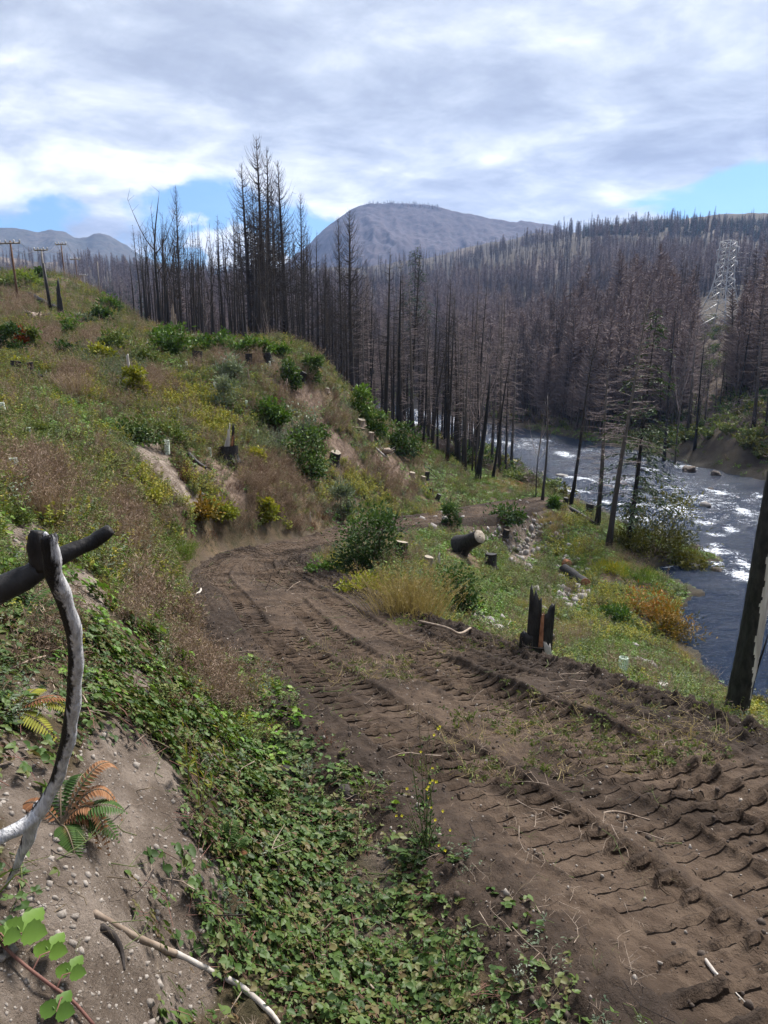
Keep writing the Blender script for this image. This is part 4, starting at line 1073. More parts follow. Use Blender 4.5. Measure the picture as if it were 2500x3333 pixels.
PATCH = [
 (900,2900,430,400,30,'br',1.4),(1150,3200,330,200,20,'br',1.3),(760,2520,190,110,30,'br',1.2),(520,2340,200,190,40,'br',1.0),(430,2050,110,140,30,'br',.9),(1380,3150,120,200,60,'br',1.2),(300,2150,160,60,30,'br',.6),
 (420,1880,130,60,30,'lb',.5),(330,1780,70,60,0,'lb',.5),(230,1370,250,70,8,'lb',1.1),(420,1430,130,50,20,'br',1.3),(150,1300,150,50,0,'lb',.8),(560,1120,60,30,0,'lb',.9),(60,1450,90,120,0,'hg',.8),
 (600,1300,130,60,20,'yg',1.0),(700,1380,70,50,20,'yg',1.0),(1190,1590,100,40,40,'yg',1.2),(1120,1540,60,40,40,'yg',.8),(640,1620,110,60,30,'yg',.7),(700,1690,60,40,0,'yg',.9),(1060,1610,60,40,30,'yg',.6),(280,1270,40,40,0,'yg',.6),(490,1610,90,40,40,'yg',.6),
 (850,1620,130,110,-40,'dr',1.3),(1000,1690,90,50,-10,'dr',1.3),(1270,1570,110,40,40,'dr',1.2),(950,1560,70,90,0,'dr',1.1),(1010,1320,150,70,45,'dr',.9),(120,1590,80,80,0,'dr',.8),(240,1250,60,40,0,'dr',1.3),(140,1110,60,30,0,'dr',1.4),(290,1120,50,30,0,'dr',1.4),(60,1000,60,40,0,'dr',1.0),
 (660,2130,110,140,20,'dr',1.3),(440,2000,60,70,0,'dr',1.2),(400,1700,60,70,0,'dr',1.4),(730,2280,90,70,0,'dr',.7),(500,1260,90,40,0,'dr',1.0),(800,1180,140,30,0,'dr',1.0),(1120,1480,110,40,40,'dr',1.0),(150,2100,80,200,10,'dr',.7),(1330,1480,60,30,35,'dr',.8),
 (720,1745,150,26,-8,'rd',1.8),(960,1728,130,22,-12,'rd',1.4),(860,1700,140,40,-10,'dr',1.2),(460,1770,60,30,0,'rd',.7),(860,1560,60,70,20,'rd',.5),(620,1560,70,50,20,'rd',.5),
 (570,1780,80,40,0,'gr',1.3),(600,1815,70,25,-30,'gr',1.2),(1250,1650,130,26,-6,'gr',1.3),(860,1780,100,14,-15,'gr',.8),(150,1650,60,50,0,'gr',.5),(1200,1720,90,20,0,'gr',.8),(1490,1500,110,40,20,'gr',1.0),(1560,1590,120,30,10,'gr',.8),
 (1520,1960,160,130,30,'lb',1.3),(1400,1880,110,90,30,'lb',1.1),(1650,2050,130,60,20,'lb',1.1),(1900,2180,220,60,12,'lb',1.2),(2200,2260,180,50,15,'lb',1.1),(1380,1760,90,50,0,'lb',.7),(1470,1450,110,50,30,'lb',.8),(1480,1900,80,60,0,'hg',.7),(1700,1900,90,50,10,'hg',1.0),(1620,1860,90,60,10,'gr',1.0),(2080,2150,160,60,25,'lb',.9),(1930,2080,130,40,10,'gr',.9),
 (2070,1830,110,45,10,'gl',.9),(1960,1850,100,40,10,'gr',1.3),(2210,2110,60,45,45,'gl',1.5),(1790,1690,60,50,20,'gl',1.6),(1660,1585,110,22,0,'gl',1.0),(1780,2060,110,40,10,'gl',.8),(1760,1980,90,30,0,'gl',.8),(1560,1860,60,25,0,'gl',.6),(1880,2060,60,30,0,'gl',.7),
 (2050,1960,200,70,15,'yg',.9),(2000,2060,200,40,10,'yg',.5),(2180,2040,60,70,30,'yg',.8),(1870,1790,80,40,0,'yg',.7),(1860,1690,60,40,20,'yg',.6),(1000,1885,150,25,20,'lb',.9),(1200,1920,140,40,25,'yg',1.0),(2460,2290,60,100,0,'yg',.9),
 (1090,1650,40,60,0,'gg',.9),(760,1230,60,40,0,'gg',.6),(420,1230,90,60,0,'gg',.5),(900,1450,60,60,0,'gg',.5),(330,1170,90,40,0,'gg',.5)]
KEEP_OUT = []
def cover():
    r_ = np.random.default_rng(33); N = 210000
    th = r_.uniform(R(-40), R(42), N); r = np.exp(r_.uniform(math.log(1.7), math.log(135), N))
    keep = r_.uniform(0, 1, N) < np.clip(np.interp(r, [1.7, 3, 5, 9, 20, 135], [.035, .085, .20, .50, 1, 1]), 0, 1)
    th, r = th[keep], r[keep]; k2 = (r_.uniform(0, 1, len(r)) < np.interp(r, [1.7, 12, 18, 55, 80, 135], [.72, .72, 1, 1, .6, .6])); th, r = th[k2], r[k2]; x, y = r*np.sin(th), r*np.cos(th)
    sd_ = river_sd(x, y); t, rz, hw, idx = road_dist(x, y); hw = np.where(t > 0, hw-.3, hw)
    ok = (sd_ < -.5) & ((np.abs(t) > hw+.05-np.where((t < 0) & (y < 8), .55, np.where((t < 0) & (y < 26), -.3, 0))+.45*np.abs(fbm(x*1.3, y*1.3, 3, 55))+.25*r_.uniform(-1, 1, len(x))**3) | (r > 62))
    # keep the cover off the far bank's forest floor, thin
    x, y, r, th, t, hw = x[ok], y[ok], r[ok], th[ok], t[ok], hw[ok]
    z = H(x, y); P = np.stack([x, y, z], -1)
    bare = sstep(.45, .68, patch(P, BARE, .5))
    u, v, d = project(P); vis = visible(x, y)
    kinds = list(KIND); W = np.zeros((len(kinds), len(x)))
    f1 = fbm(x*.35, y*.35, 3, 61); f2 = fbm(x*.5, y*.5, 3, 62); f3 = fbm(x*.2, y*.2, 3, 63); f4 = fbm(x*.8, y*.8, 3, 64)
    left = sstep(4, -4, x-.08*y)
    base = {'br': .16+.5*sstep(9, 4, r)+.45*np.clip(f1, 0, 1), 'lb': (.22+.6*np.clip(f3, 0, 1)+1.9*(1-left))*sstep(3.5, 8, r), 'hg': (.50+.5*np.clip(f2, 0, 1))*sstep(3, 9, r)+.03, 'yg': (.02+.06*left+.45*np.clip(f4-.15, 0, 1)*(.3+.7*left))*sstep(4, 9, r),
            'dr': (.06+.45*np.clip(-f2+.1, 0, 1))*sstep(3.5, 9, r)+.02, 'rd': .03+.15*np.clip(-f4-.1, 0, 1), 'gr': (.15+.3*np.clip(-f1, 0, 1)+.45*(1-left))*sstep(4, 10, r)+.01, 'gl': (.06+.25*np.clip(-f3, 0, 1))*sstep(4, 10, r), 'gg': .06+.12*np.clip(f4, 0, 1)}
    for k, kd in enumerate(kinds): W[k] = base[kd]
    for e in PATCH:
        k = kinds.index(e[5]); W[k] += np.where(vis, 4.6*e[6]*np.clip(inside(u, v, e)*1.25-.18, 0, 1), 0)
    W /= W.sum(0); cum = np.cumsum(W, 0); q = r_.uniform(0, 1, len(x)); pick = (q[None] > cum).sum(0)
    drop = r_.uniform(0, 1, len(x)) < bare*.965
    sparse = np.where((r > 5) & (r < 60), .15*np.clip(.3-fbm(x*.45, y*.45, 4, 66)*1.6, 0, 1)*2, 0) + np.where(r <= 7, .75*sstep(.1, .5, fbm(x*1.9, y*1.9, 4, 67)), 0)
    drop |= r_.uniform(0, 1, len(x)) < sparse
    drop |= vis & (u < 330) & (v > 2450) & (r_.uniform(0, 1, len(x)) < .90)
    brown = sstep(.35, .7, patch(P, BROWN, .5)); drop |= r_.uniform(0, 1, len(x)) < brown*.78; drop |= (x > .36*y+4) & (y > 55) & (r_.uniform(0, 1, len(x)) < .85)
    for (kx, ky, kr) in KEEP_OUT:
        q_ = math.hypot(kx, ky); ux, uy = -kx/q_, -ky/q_; a_ = (x-kx)*ux+(y-ky)*uy; c_ = np.abs((x-kx)*uy-(y-ky)*ux)
        drop |= (c_ < kr) & (a_ > -kr) & (a_ < kr*3.0)
    nx = np.gradient(np.zeros(2)) if False else None
    e_ = .25; gx = (H(x+e_, y)-H(x-e_, y))/(2*e_); gy = (H(x, y+e_)-H(x, y-e_))/(2*e_)
    for k, kd in enumerate(kinds):
        s = (pick == k) & ~drop
        if not s.any(): continue
        n = s.sum(); sc = r_.uniform(.65, 1.3, n)*np.clip(np.interp(r[s], [0, 3, 7, 20, 45, 135], [.55, .62, .9, 1.0, 1.35, 2.3]), .5, 3)
        if kd in ('dr', 'rd', 'gl'): sc *= np.where(r[s] < 9, .62, .9)
        if kd in ('hg', 'yg', 'gg'): sc *= np.where(r[s] < 9, .6, .95)
        sc = np.where((np.abs(t[s]) < hw[s]+.7) & (t[s] > 0), sc*.55, sc)
        flat = 1.0 if kd in ('br', 'lb') else .35
        rot = np.stack([np.arctan(gy[s])*flat+r_.normal(0, .1, n), -np.arctan(gx[s])*flat+r_.normal(0, .1, n), np.zeros(n)], -1)
        yaw = r_.uniform(0, 6.28, n)
        # yaw first, then tilt with the slope
        from_e = np.empty((n, 3))
        cr, sr = np.cos(rot[:, 0]), np.sin(rot[:, 0]); cp_, sp_ = np.cos(rot[:, 1]), np.sin(rot[:, 1]); cyw, syw = np.cos(yaw), np.sin(yaw)
        # R = Ry*Rx*Rz  -> euler XYZ (R = Rz' Ry' Rx')
        M00 = cp_*cyw+sp_*sr*syw; M10 = cr*syw; M20 = -sp_*cyw+cp_*sr*syw; M21 = sp_*syw+cp_*sr*cyw; M22 = cp_*cr
        from_e[:, 1] = -np.arcsin(np.clip(M20, -1, 1)); from_e[:, 0] = np.arctan2(M21, M22); from_e[:, 2] = np.arctan2(M10, M00)
        scatter(KN[kd][0], KN[kd][1], P[s]-[0, 0, .02], from_e, sc, r_.integers(0, len(KIND[kd]), n), KIND[kd])

# pebbles, clods and litter
def rock_mesh(seed, mat, sub=1, squash=.7, name='rock'):
    rs = np.random.default_rng(seed); 
    import bmesh
    bm = bmesh.new(); bmesh.ops.create_icosphere(bm, subdivisions=sub, radius=1.0)
    for v in bm.verts:
        n = Vector(v.co); k = 1+.28*math.sin(n.x*2.3+seed)+.22*math.sin(n.y*3.1+seed*2)*math.cos(n.z*2.7+seed)+rs.uniform(-.22, .22)
        v.co = Vector((n.x*k, n.y*k*.85, n.z*k*squash))
    for f_ in bm.faces: f_.smooth = True
    me = bpy.data.meshes.new(name); bm.to_mesh(me); bm.free(); me.materials.append(mat)
    a = me.attributes.new('tone', 'FLOAT', 'POINT'); a.data.foreach_set('value', np.full(len(me.vertices), rs.uniform(0, 1), np.float32)); return me
M_peb = plain_mat('pebble', (.13, .11, .095), (.40, .36, .32), 3, .9, .0, tone=True)
M_clod = plain_mat('soil_clod', (.045, .034, .028), (.11, .086, .070), 6, .95, .0, tone=True)
peb = [rock_mesh(900+k, M_peb, 1) for k in range(3)]; clo = [rock_mesh(910+k, M_clod, 1, .8) for k in range(3)]
r_ = np.random.default_rng(44)
def road_points(n, wide=.4, edge=0.0, ymax=24):
    s = r_.uniform(0, 1, n)**1.3; k = np.searchsorted(RS, np.interp(s, [0, 1], [np.interp(1.5, RC[:, 1], RS), np.interp(ymax, RC[:, 1][:2000], RS[:2000])])).clip(0, len(RC)-1)
    t = r_.uniform(-1, 1, n)
    if edge: t = np.where(r_.uniform(0, 1, n) < edge, np.sign(r_.uniform(-.35, 1, n))*r_.normal(.93, .10, n), t)
    t = t*(RC[k, 3]+wide*.5)
    return RC[k, 0]+RN[k, 0]*t, RC[k, 1]+RN[k, 1]*t
# height of the road sheet itself
_rt = rv[:, :2]; _cell = {}
_gx = np.floor(_rt[:, 0]/.06).astype(int); _gy = np.floor(_rt[:, 1]/.06).astype(int)
_key = (_gx+2000)*100000+(_gy+2000); _o = np.argsort(_key); _ks = _key[_o]; _zs = rv[_o, 2]
def road_z(x, y):
    key = (np.floor(x/.06).astype(int)+2000)*100000+(np.floor(y/.06).astype(int)+2000)
    i = np.searchsorted(_ks, key).clip(0, len(_ks)-1)
    return np.where(_ks[i] == key, _zs[i], H(x, y))
x, y = road_points(5200, .5, .25); z = np.maximum(road_z(x, y), H(x, y)); n = len(x)
scatter('pebbles', 'small grey pebbles strewn over the dirt road', np.stack([x, y, z], -1), r_.uniform(0, 6.28, (n, 3)), r_.gamma(1.6, .0038, n).clip(.002, .022), r_.integers(0, 3, n), peb)
x, y = road_points(26000, .9, .45); z = np.maximum(road_z(x, y), H(x, y)); n = len(x)
scatter('soil_clods', 'dark soil clods loosened by machine tracks', np.stack([x, y, z], -1), r_.uniform(0, 6.28, (n, 3)), r_.gamma(1.5, .0042, n).clip(.003, .026), r_.integers(0, 3, n), clo)
def twig(seed, mat):
    rs = np.random.default_rng(seed); M = MB(); q = np.linspace(0, 1, 5)
    P = np.stack([q-.5, .12*np.sin(q*5+seed), .03*np.sin(q*7+seed)], -1); M.tube(P, .012*(1-.7*q), 4, False)
    for k in range(3):
        s = rs.uniform(.2, .8); p = np.array([np.interp(s, q, P[:, i]) for i in range(3)]); M.tube([p, p+[rs.uniform(.05, .25), rs.choice([-1, 1])*rs.uniform(.1, .25), .04]], [.007, .003], 3, False)
    return M.mesh('twig_%d' % seed, [mat])
tw = [twig(920, M_wood), twig(921, M_stem), twig(922, M_wood), twig(923, M_twig), twig(924, M_gstem)]
x1, y1 = road_points(420, .8, .6, 20); 
th = r_.uniform(R(-34), R(25), 5200); rr_ = np.exp(np.concatenate([r_.uniform(math.log(2), math.log(60), 2200), r_.uniform(math.log(15), math.log(58), 3000)])); x2, y2 = rr_*np.sin(th), rr_*np.cos(th)
x, y = np.concatenate([x1, x2]), np.concatenate([y1, y2]); ok = river_sd(x, y) < -1; x, y = x[ok], y[ok]; n = len(x); z = np.maximum(np.where(np.hypot(x, y) < 40, road_z(x, y), H(x, y)), H(x, y))+.015
sl = r_.gamma(2.5, .10, n).clip(.06, .9)*np.where(np.arange(n) < 420, .6, 1)*np.interp(np.hypot(x, y), [2, 10, 60], [.55, 1, 1.8])
scatter('twig_litter', 'broken twigs and stems littering road and slope', np.stack([x, y, z], -1), np.stack([r_.normal(0, .15, n), np.where((np.arange(n) > n-1500), -1.35, 0)+r_.normal(0, .2, n), r_.uniform(0, 6.28, n)], -1), sl, r_.integers(0, 5, n), tw)
# torn-up greenery dragged onto the road
x, y = [], []
for (u, v, su, sv, n) in [(1230, 2220, 110, 30, 220), (1800, 2440, 220, 50, 320), (2150, 2480, 140, 40, 160), (1700, 2560, 120, 20, 90), (1560, 2140, 120, 14, 120), (1330, 2010, 60, 25, 90), (1050, 2130, 60, 20, 40), (1900, 2350, 200, 30, 120)]:
    for k in range(int(n*.6)):
        p = ground_px(r_.normal(u, su), r_.normal(v, sv)); x.append(p.x); y.append(p.y)
x, y = np.array(x), np.array(y); n = len(x); z = np.maximum(road_z(x, y), H(x, y))
trash = [herb(930+k, M_herb, .2, 5, 7, .04, .4, .1) for k in range(2)] + [grass(934, M_gold, .2, 14, .1, .005, .9), weed(935, M_dry, .25, 6, 4, .1, .002)]
scatter('torn_greenery', 'torn stems and leaves dragged across the road surface', np.stack([x, y, z], -1), np.stack([r_.normal(1.25, .3, n), r_.normal(0, .3, n), r_.uniform(0, 6.28, n)], -1), r_.uniform(.4, .95, n), r_.integers(0, 4, n), trash)
# stones in the bare soil bank
th = r_.uniform(R(-36), R(5), 22000); rr_ = np.exp(r_.uniform(math.log(1.6), math.log(26), 22000)); x, y = rr_*np.sin(th), rr_*np.cos(th); P = np.stack([x, y, H(x, y)], -1)
b_ = patch(P, BARE, .4) > .4; P = P[b_]; n = len(P)
scatter('soil_stones', 'small pale stones in the bare sandy bank', P, r_.uniform(0, 6.28, (n, 3)), r_.gamma(1.1, .0034, n).clip(.0015, .028)*np.interp(np.hypot(P[:, 0], P[:, 1]), [2, 20], [1, 2]), r_.integers(0, 3, n), peb)
# gravel bars by the river
G_ = []
for (u, v, su, sv, n) in [(1830, 1840, 60, 50, 260), (1850, 1950, 60, 22, 200), (1720, 1760, 50, 60, 160), (1620, 1760, 70, 20, 120), (1600, 2040, 70, 25, 60), (2080, 2170, 60, 16, 50), (1400, 1700, 60, 10, 30), (2300, 1590, 220, 14, 60)]:
    for k in range(n):
        p = ground_px(r_.normal(u, su), r_.normal(v, sv)); G_.append((p.x, p.y, p.z))
G_ = np.array(G_); G_ = G_[np.hypot(G_[:, 0], G_[:, 1]) > 17]; n = len(G_)
grv = [rock_mesh(940+k, M_rock, 1) for k in range(4)]
scatter('gravel', 'grey and pinkish stones on the river terrace', G_, r_.uniform(0, 6.28, (n, 3)), r_.gamma(2.2, .05, n).clip(.04, .32), r_.integers(0, 4, n), grv)
# leafless brush and scrub on the far bank and forest floor
def brush(seed, mat, leafy=0):
    rs = np.random.default_rng(seed); M = MB()
    for k in range(16):
        d = np.array([*rs.normal(0, .5, 2), 1.0]); L = rs.uniform(.5, 1.1); tt = np.linspace(0, 1, 4)[:, None]; P = d*L*tt+np.concatenate([rs.normal(0, .15, (1, 2))*tt*tt, 0*tt], 1)
        M.tube(P, np.array([.014, .010, .007, .003]), 3, False, c=rs.uniform())
        n = 9; s = rs.uniform(.3, 1, n); p = np.stack([np.interp(s, tt[:, 0], P[:, q]) for q in range(3)], -1); leaves(M, p, dirs(rs, n, .0, .95), rs.normal(size=(n, 3)), rs.uniform(.12, .35, n), .02 if not leafy else .10, rs.uniform(0, 1, n))
    return M.mesh('brush_%d' % seed, [mat])
BR = [brush(990+k, M_brown) for k in range(3)] + [brush(994, M_olive, 1), brush(995, M_herb, 1), brush(996, M_deep, 1)]
x, y, z, r, r_ = forest_points(5200, 91, 58, 330, 900, 2900, lambda x, y, r, th: np.where((river_sd(x, y) < -.6) & ((x > .34*y) | (r > 66)), 1.0, np.where((river_sd(x, y) < -.6) & (river_sd(x, y) > -7) & (r > 50), 1.0, 0)))
n = len(x); near_w = np.exp(-np.abs(river_sd(x, y))/8); grn = r_.uniform(0, 1, n) < .22+.35*(fbm(x*.06, y*.06, 3, 92) > .1)
scatter('bank_brush', 'leafless brown brush and scrub under the far trees', np.stack([x, y, z-.05], -1), np.stack([np.zeros(n), np.zeros(n), r_.uniform(0, 6.28, n)], -1), r_.uniform(.8, 2.2, n)*np.interp(r, [60, 300], [.8, 1.6]), np.where(grn, r_.integers(3, 6, n), r_.integers(0, 3, n)), BR)
# ================================================================== shrubs, each a plant of its own
def shrub_mesh(seed, W, Hh, mat, nleaf, size, slim=.5, up=.0, lobes=9, tall=0.0, D=None):
    """foliage of leaf clumps on an uneven crown, and its stems"""
    rs = np.random.default_rng(seed); Fm = MB(); S = MB(); D = D or W*.8
    cs = []
    for k in range(lobes):
        a = rs.uniform(0, 6.28); q = rs.uniform(.05, 1)**.5
        c = np.array([np.cos(a)*q*W*.52, np.sin(a)*q*D*.5, Hh*rs.uniform(.08, .85)*(1-.55*q)])
        if k < tall*lobes: c[2] = Hh*rs.uniform(.8, 1.0); c[:2] *= .8
        cs.append(c)
        b0 = np.array([c[0]*.15, c[1]*.15, -.05]); mid = (b0+c)/2+[c[0]*.15, c[1]*.15, 0]
        S.tube([b0, mid, c], np.array([.012, .008, .004])*max(Hh, .4), 4, False)
    for k, c in enumerate(cs):
        n = int(nleaf/lobes*rs.uniform(.4, 1.6)); rad = rs.uniform(.09, .30)*min(W, Hh*1.4)
        p = c + rs.normal(0, 1, (n, 3))*rad*np.array([.75, .75, .7]); p[:, 2] = np.maximum(p[:, 2], .02)
        d = (p-c)/(np.linalg.norm(p-c, axis=1, keepdims=True)+1e-6)+rs.normal(0, .5, (n, 3))+[0, 0, up]
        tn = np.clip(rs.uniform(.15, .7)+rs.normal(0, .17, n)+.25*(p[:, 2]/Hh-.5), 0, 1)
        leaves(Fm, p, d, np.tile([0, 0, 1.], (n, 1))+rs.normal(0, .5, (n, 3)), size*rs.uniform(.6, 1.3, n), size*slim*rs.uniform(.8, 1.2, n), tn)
    return Fm.mesh('foliage', [mat]), S.mesh('stems', [M_stem])
_sh = [0]
def shrub(u, v, wpx, hpx, mat, label, nleaf=700, size=None, slim=.55, up=.3, lobes=10, tall=0, group=None, name='shrub', r=None):
    p = ground_px(u, v) if r is None else at_r(u, v, r)
    p.z = h1(p.x, p.y)
    W, Hh = px_m(wpx, p), px_m(hpx, p); _sh[0] += 1
    size = size or max(.05, px_m(12.5, p)); nleaf = int(nleaf*1.5); KEEP_OUT.append((p.x, p.y, W*.3))
    f, s = shrub_mesh(3000+_sh[0], W, Hh, mat, nleaf, size, slim, up, int(lobes*1.6), tall)
    o = thing(name, label, 'shrub', (p.x, p.y, p.z-.03), (0, 0, 0), group)
    obj('foliage', f, o)['kind'] = 'stuff'; obj('stems', s, o)['kind'] = 'stuff'
    return o
SH = [
 (1185,1838,190,140,M_deep,'dark green leafy shrub with upright shoots inside the bend of the road',1700,None,.6,.4,18,.45),
 (1060,1868,140,60,M_lush,'low glossy green plant spilling onto the road at the bend',700,None,.6,.2,10,0),
 (1180,1930,150,60,M_yel,'low yellow green plant below the bushy shrub in the road bend',650,None,.6,.2,10,0),
 (1485,2015,110,150,M_deep,'broad leaved green shrub right of the tan grass clump',800,None,.75,.3,12,.3),
 (880,1375,75,80,M_lush,'round bright green bush in the middle of the spur slope',800,None,.6,.3,10,0),
 (990,1555,130,140,M_deep,'dark green maple like shrub beside the pale cut stumps',1100,None,.7,.3,14,.2),
 (985,1440,110,100,M_grey,'grey green willowy shrub above the dark maple like shrub',800,None,.35,.5,12,.2),
 (1042,1425,45,55,M_deep,'small deep green bush right of the grey willowy shrub',450,None,.6,.3,7,0),
 (1170,1360,62,85,M_lush,'bright green bush on the edge of the spur above the rapids',600,None,.5,.4,9,.3),
 (1220,1425,60,70,M_lush,'green bush on the spur edge, second of the row going down',600,None,.5,.3,9,.2),
 (1295,1485,110,95,M_deep,'wide green bush on the spur edge, lowest of the row',900,None,.5,.3,12,.1),
 (745,1222,75,60,M_grey,'silvery white shrub below the black stump on the crest',700,None,.3,.5,9,.1),
 (738,1335,66,100,M_grey,'tall grey green shrub on the upper left of the spur slope',700,None,.3,.7,9,.3),
 (942,1265,60,70,M_deep,'dark green shrub below the wide black stump',600,None,.5,.4,9,.2),
 (1022,1245,55,70,M_deep,'dark green shrub at the right end of the spur crest',600,None,.5,.4,9,.3),
 (1060,1165,60,30,M_grass,'low green tuft of brush at the end of the crest',300,None,.4,.5,6,0),
 (690,1140,120,45,M_lush,'bright green brush on the crest in front of the dark stand, left clump',900,None,.6,.3,12,.1),
 (790,1142,120,40,M_lush,'bright green brush on the crest in front of the dark stand, middle clump',900,None,.6,.3,12,.1),
 (885,1148,100,28,M_lush,'bright green brush on the crest in front of the dark stand, right clump',600,None,.6,.3,12,.1),
 (560,1150,95,75,M_lush,'bright green bush left of the flared black stump',900,None,.6,.3,12,.1),
 (545,1105,70,40,M_lush,'low green bush at the foot of the two grey posts',500,None,.6,.3,9,0),
 (615,1100,70,28,M_lush,'low green brush at the left foot of the stand',400,None,.6,.3,9,0),
 (440,1285,60,75,M_yel,'yellow green leafy bush under the white splintered snag',600,None,.7,.3,9,.2),
 (1112,1700,55,110,M_grey,'leggy grey green shrub with pale tips above the far road',700,None,.3,.7,9,.4),
 (72,1150,32,80,M_fire,'narrow orange red autumn shrub on the left hillside',500,None,.5,.5,8,.3),
 (30,1160,80,90,M_deep,'dark green shrub at the left edge beside the orange red one',700,None,.5,.4,10,.3),
 (105,1150,50,70,M_herb,'dull green shrub right of the orange red one',500,None,.5,.4,9,.3),
 (75,1195,45,35,M_yel,'yellow green bush behind the leftmost black stumps',400,None,.6,.3,8,0),
 (84,925,75,42,M_grass,'rounded green bush on the skyline beside the brown pole',500,None,.5,.3,10,0),
 (20,930,60,34,M_herb,'green bush on the skyline at the left edge',400,None,.5,.3,9,0),
 (130,903,36,30,M_deep,'small dark bush on the skyline between the poles',300,None,.5,.3,7,0),
 (230,1098,60,62,M_lush,'green bush on the left hill below the fallen dark log',600,None,.5,.3,10,.1),
 (212,1150,70,40,M_deep,'dark green bush between the two tan weed patches',500,None,.5,.3,9,0),
 (345,1010,60,40,M_lush,'green bush beside the log strewn slope, upper one',450,None,.5,.3,9,0),
 (330,1045,60,45,M_deep,'dark green bush beside the log strewn slope, lower one',450,None,.5,.3,9,0),
 (270,1060,50,40,M_grey,'grey green bush right of the grey stump',400,None,.4,.4,8,0),
 (375,1150,80,70,M_herb,'dull green shrub mid hill under the long grey log',600,None,.5,.4,10,.1),
 (470,1190,80,70,M_herb,'dull green shrub left of the thin bent stalk',600,None,.4,.4,10,.1),
 (330,1170,70,60,M_yel,'yellowish shrub on the middle of the left hill',500,None,.5,.3,9,0),
 (540,1430,90,90,M_herb,'dull green shrub beside the dark bramble edge',700,None,.5,.4,10,.1),
 (450,1440,110,80,M_bram,'dark green bramble mound above the sandy scar',900,None,.7,.2,12,0),
 (820,1500,50,60,M_yel,'yellow green bush right of the charred splintered stump',450,None,.6,.3,8,0),
 (720,1690,90,60,M_yel,'yellow leaved bush low on the bank above the road',600,None,.6,.3,10,0),
 (870,1700,80,70,M_yel,'yellow green bush at the bank foot left of the dry weeds',600,None,.6,.3,10,.1),
 (650,1680,80,60,M_orange,'orange flecked bush low on the bank near the bend',500,None,.6,.3,9,0),
 (1470,1715,48,65,M_deep,'small conical green bush below the far road',600,None,.4,.5,8,.2),
 (1648,1700,90,60,M_deep,'dark green bush beside the track end',600,None,.5,.3,9,0),
 (1800,1652,34,40,M_lush,'small bright green bush at the foot of the silvery trees',300,None,.5,.3,7,0),
 (2130,1800,190,170,M_olive,'large olive willow thicket on the river point',1700,None,.35,.4,18,.15),
 (2060,1790,110,110,M_olive,'olive willow left of the large thicket, by the leaning tree',900,None,.35,.4,12,.1),
 (2236,1842,80,65,M_olive,'olive bush at the very tip of the river point',700,None,.35,.3,9,0),
 (2110,2010,120,80,M_orange,'orange and yellow willow below the cove, upper one',900,None,.35,.4,11,.1),
 (2185,2075,130,95,M_orange,'orange and yellow willow at the water edge below the cove',1000,None,.35,.4,12,.1),
 (1995,2015,90,55,M_lush,'green bush left of the orange willows',600,None,.4,.4,9,0),
 (2265,2050,60,70,M_olive,'olive shrub overhanging the calm pool',600,None,.35,.4,8,0),
 (2070,1900,130,60,M_grass,'tall green sedge clump beside the cove',800,None,.12,1.2,12,0),
 (1985,1870,90,50,M_yel,'yellow green sedge clump above the gravel',500,None,.12,1.2,10,0),
 (2470,2330,80,120,M_olive,'olive bush behind the foot of the black trunk',700,None,.35,.4,10,0),
 (480,1640,70,55,M_yel,'yellowing bush beside the sandy scar',450,None,.6,.3,8,0),
 (50,1700,70,90,M_herb,'pale green shrub left of the sandy patch',500,None,.5,.4,9,.1),
 (120,1440,60,60,M_herb,'green weedy shrub between the tall mesh tubes',450,None,.5,.4,9,.2),
]
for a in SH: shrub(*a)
def dry_clump(u, v, wpx, hpx, mat, label, n, name='dry_grass_clump', flop=.22, w=.006):
    p = ground_px(u, v); W, Hh = px_m(wpx, p), px_m(hpx, p); _sh[0] += 1; rs = np.random.default_rng(4000+_sh[0]); M = MB()
    b0 = np.stack([*rs.normal(0, W*.22, (2, n)), np.zeros(n)], -1); d = np.stack([b0[:, 0]/W*.8+rs.normal(0, flop, n), b0[:, 1]/W*.8+rs.normal(0, flop, n), np.ones(n)], -1); L = Hh*rs.uniform(.55, 1.05, n)[:, None]
    mid = b0+d*L*.6; tip = b0+d*L+np.concatenate([d[:, :2]*L*.25, -.05*L], 1); s = np.cross(d, rs.normal(size=(n, 3))); s = s/np.linalg.norm(s, axis=1, keepdims=True)*w
    V = np.stack([b0-s*.5, b0+s*.5, mid+s*.4, mid-s*.4, tip], 1).reshape(-1, 3); k = np.arange(n)[:, None]*5; tn = rs.uniform(0, 1, n)
    M.add(V, k+np.array([[0, 1, 2, 3]]), k+np.array([[3, 2, 4]]), 0, np.repeat(tn, 5))
    q = rs.integers(0, n, n*3); f = rs.uniform(.65, 1, n*3)[:, None]; pp = mid[q]*(1-f)+tip[q]*f
    leaves(M, pp, dirs(rs, n*3, .2, .95), rs.normal(size=(n*3, 3)), w*5, w*1.6, tn[q])
    o = obj(name, M.mesh(name, [mat]), None, (p.x, p.y, p.z-.02)); tag(o, label, 'grass clump'); return o
dry_clump(1335,2025,190,190,M_gold,'tall tan dry grass clump on the road edge past the bend',900,w=.009)
dry_clump(650,2170,110,95,M_dry,'dry reddish brown weed clump at the left road edge',420,w=.004)
dry_clump(410,1790,90,110,M_dry,'dry brown weed clump behind the black crossing branch',420,w=.006)
dry_clump(150,1700,120,150,M_dry,'tall brown dry weed patch left of the sandy scar',380,w=.006)
dry_clump(250,1290,90,80,M_dry,'dry brown weed clump right of the bramble bank',350,w=.010)
dry_clump(1400,1680,60,40,M_gold,'small tan grass tuft below the far road',160,w=.01)
dry_clump(1320,2060,60,50,M_grass,'green grass tuft in front of the tan clump',160,w=.007)
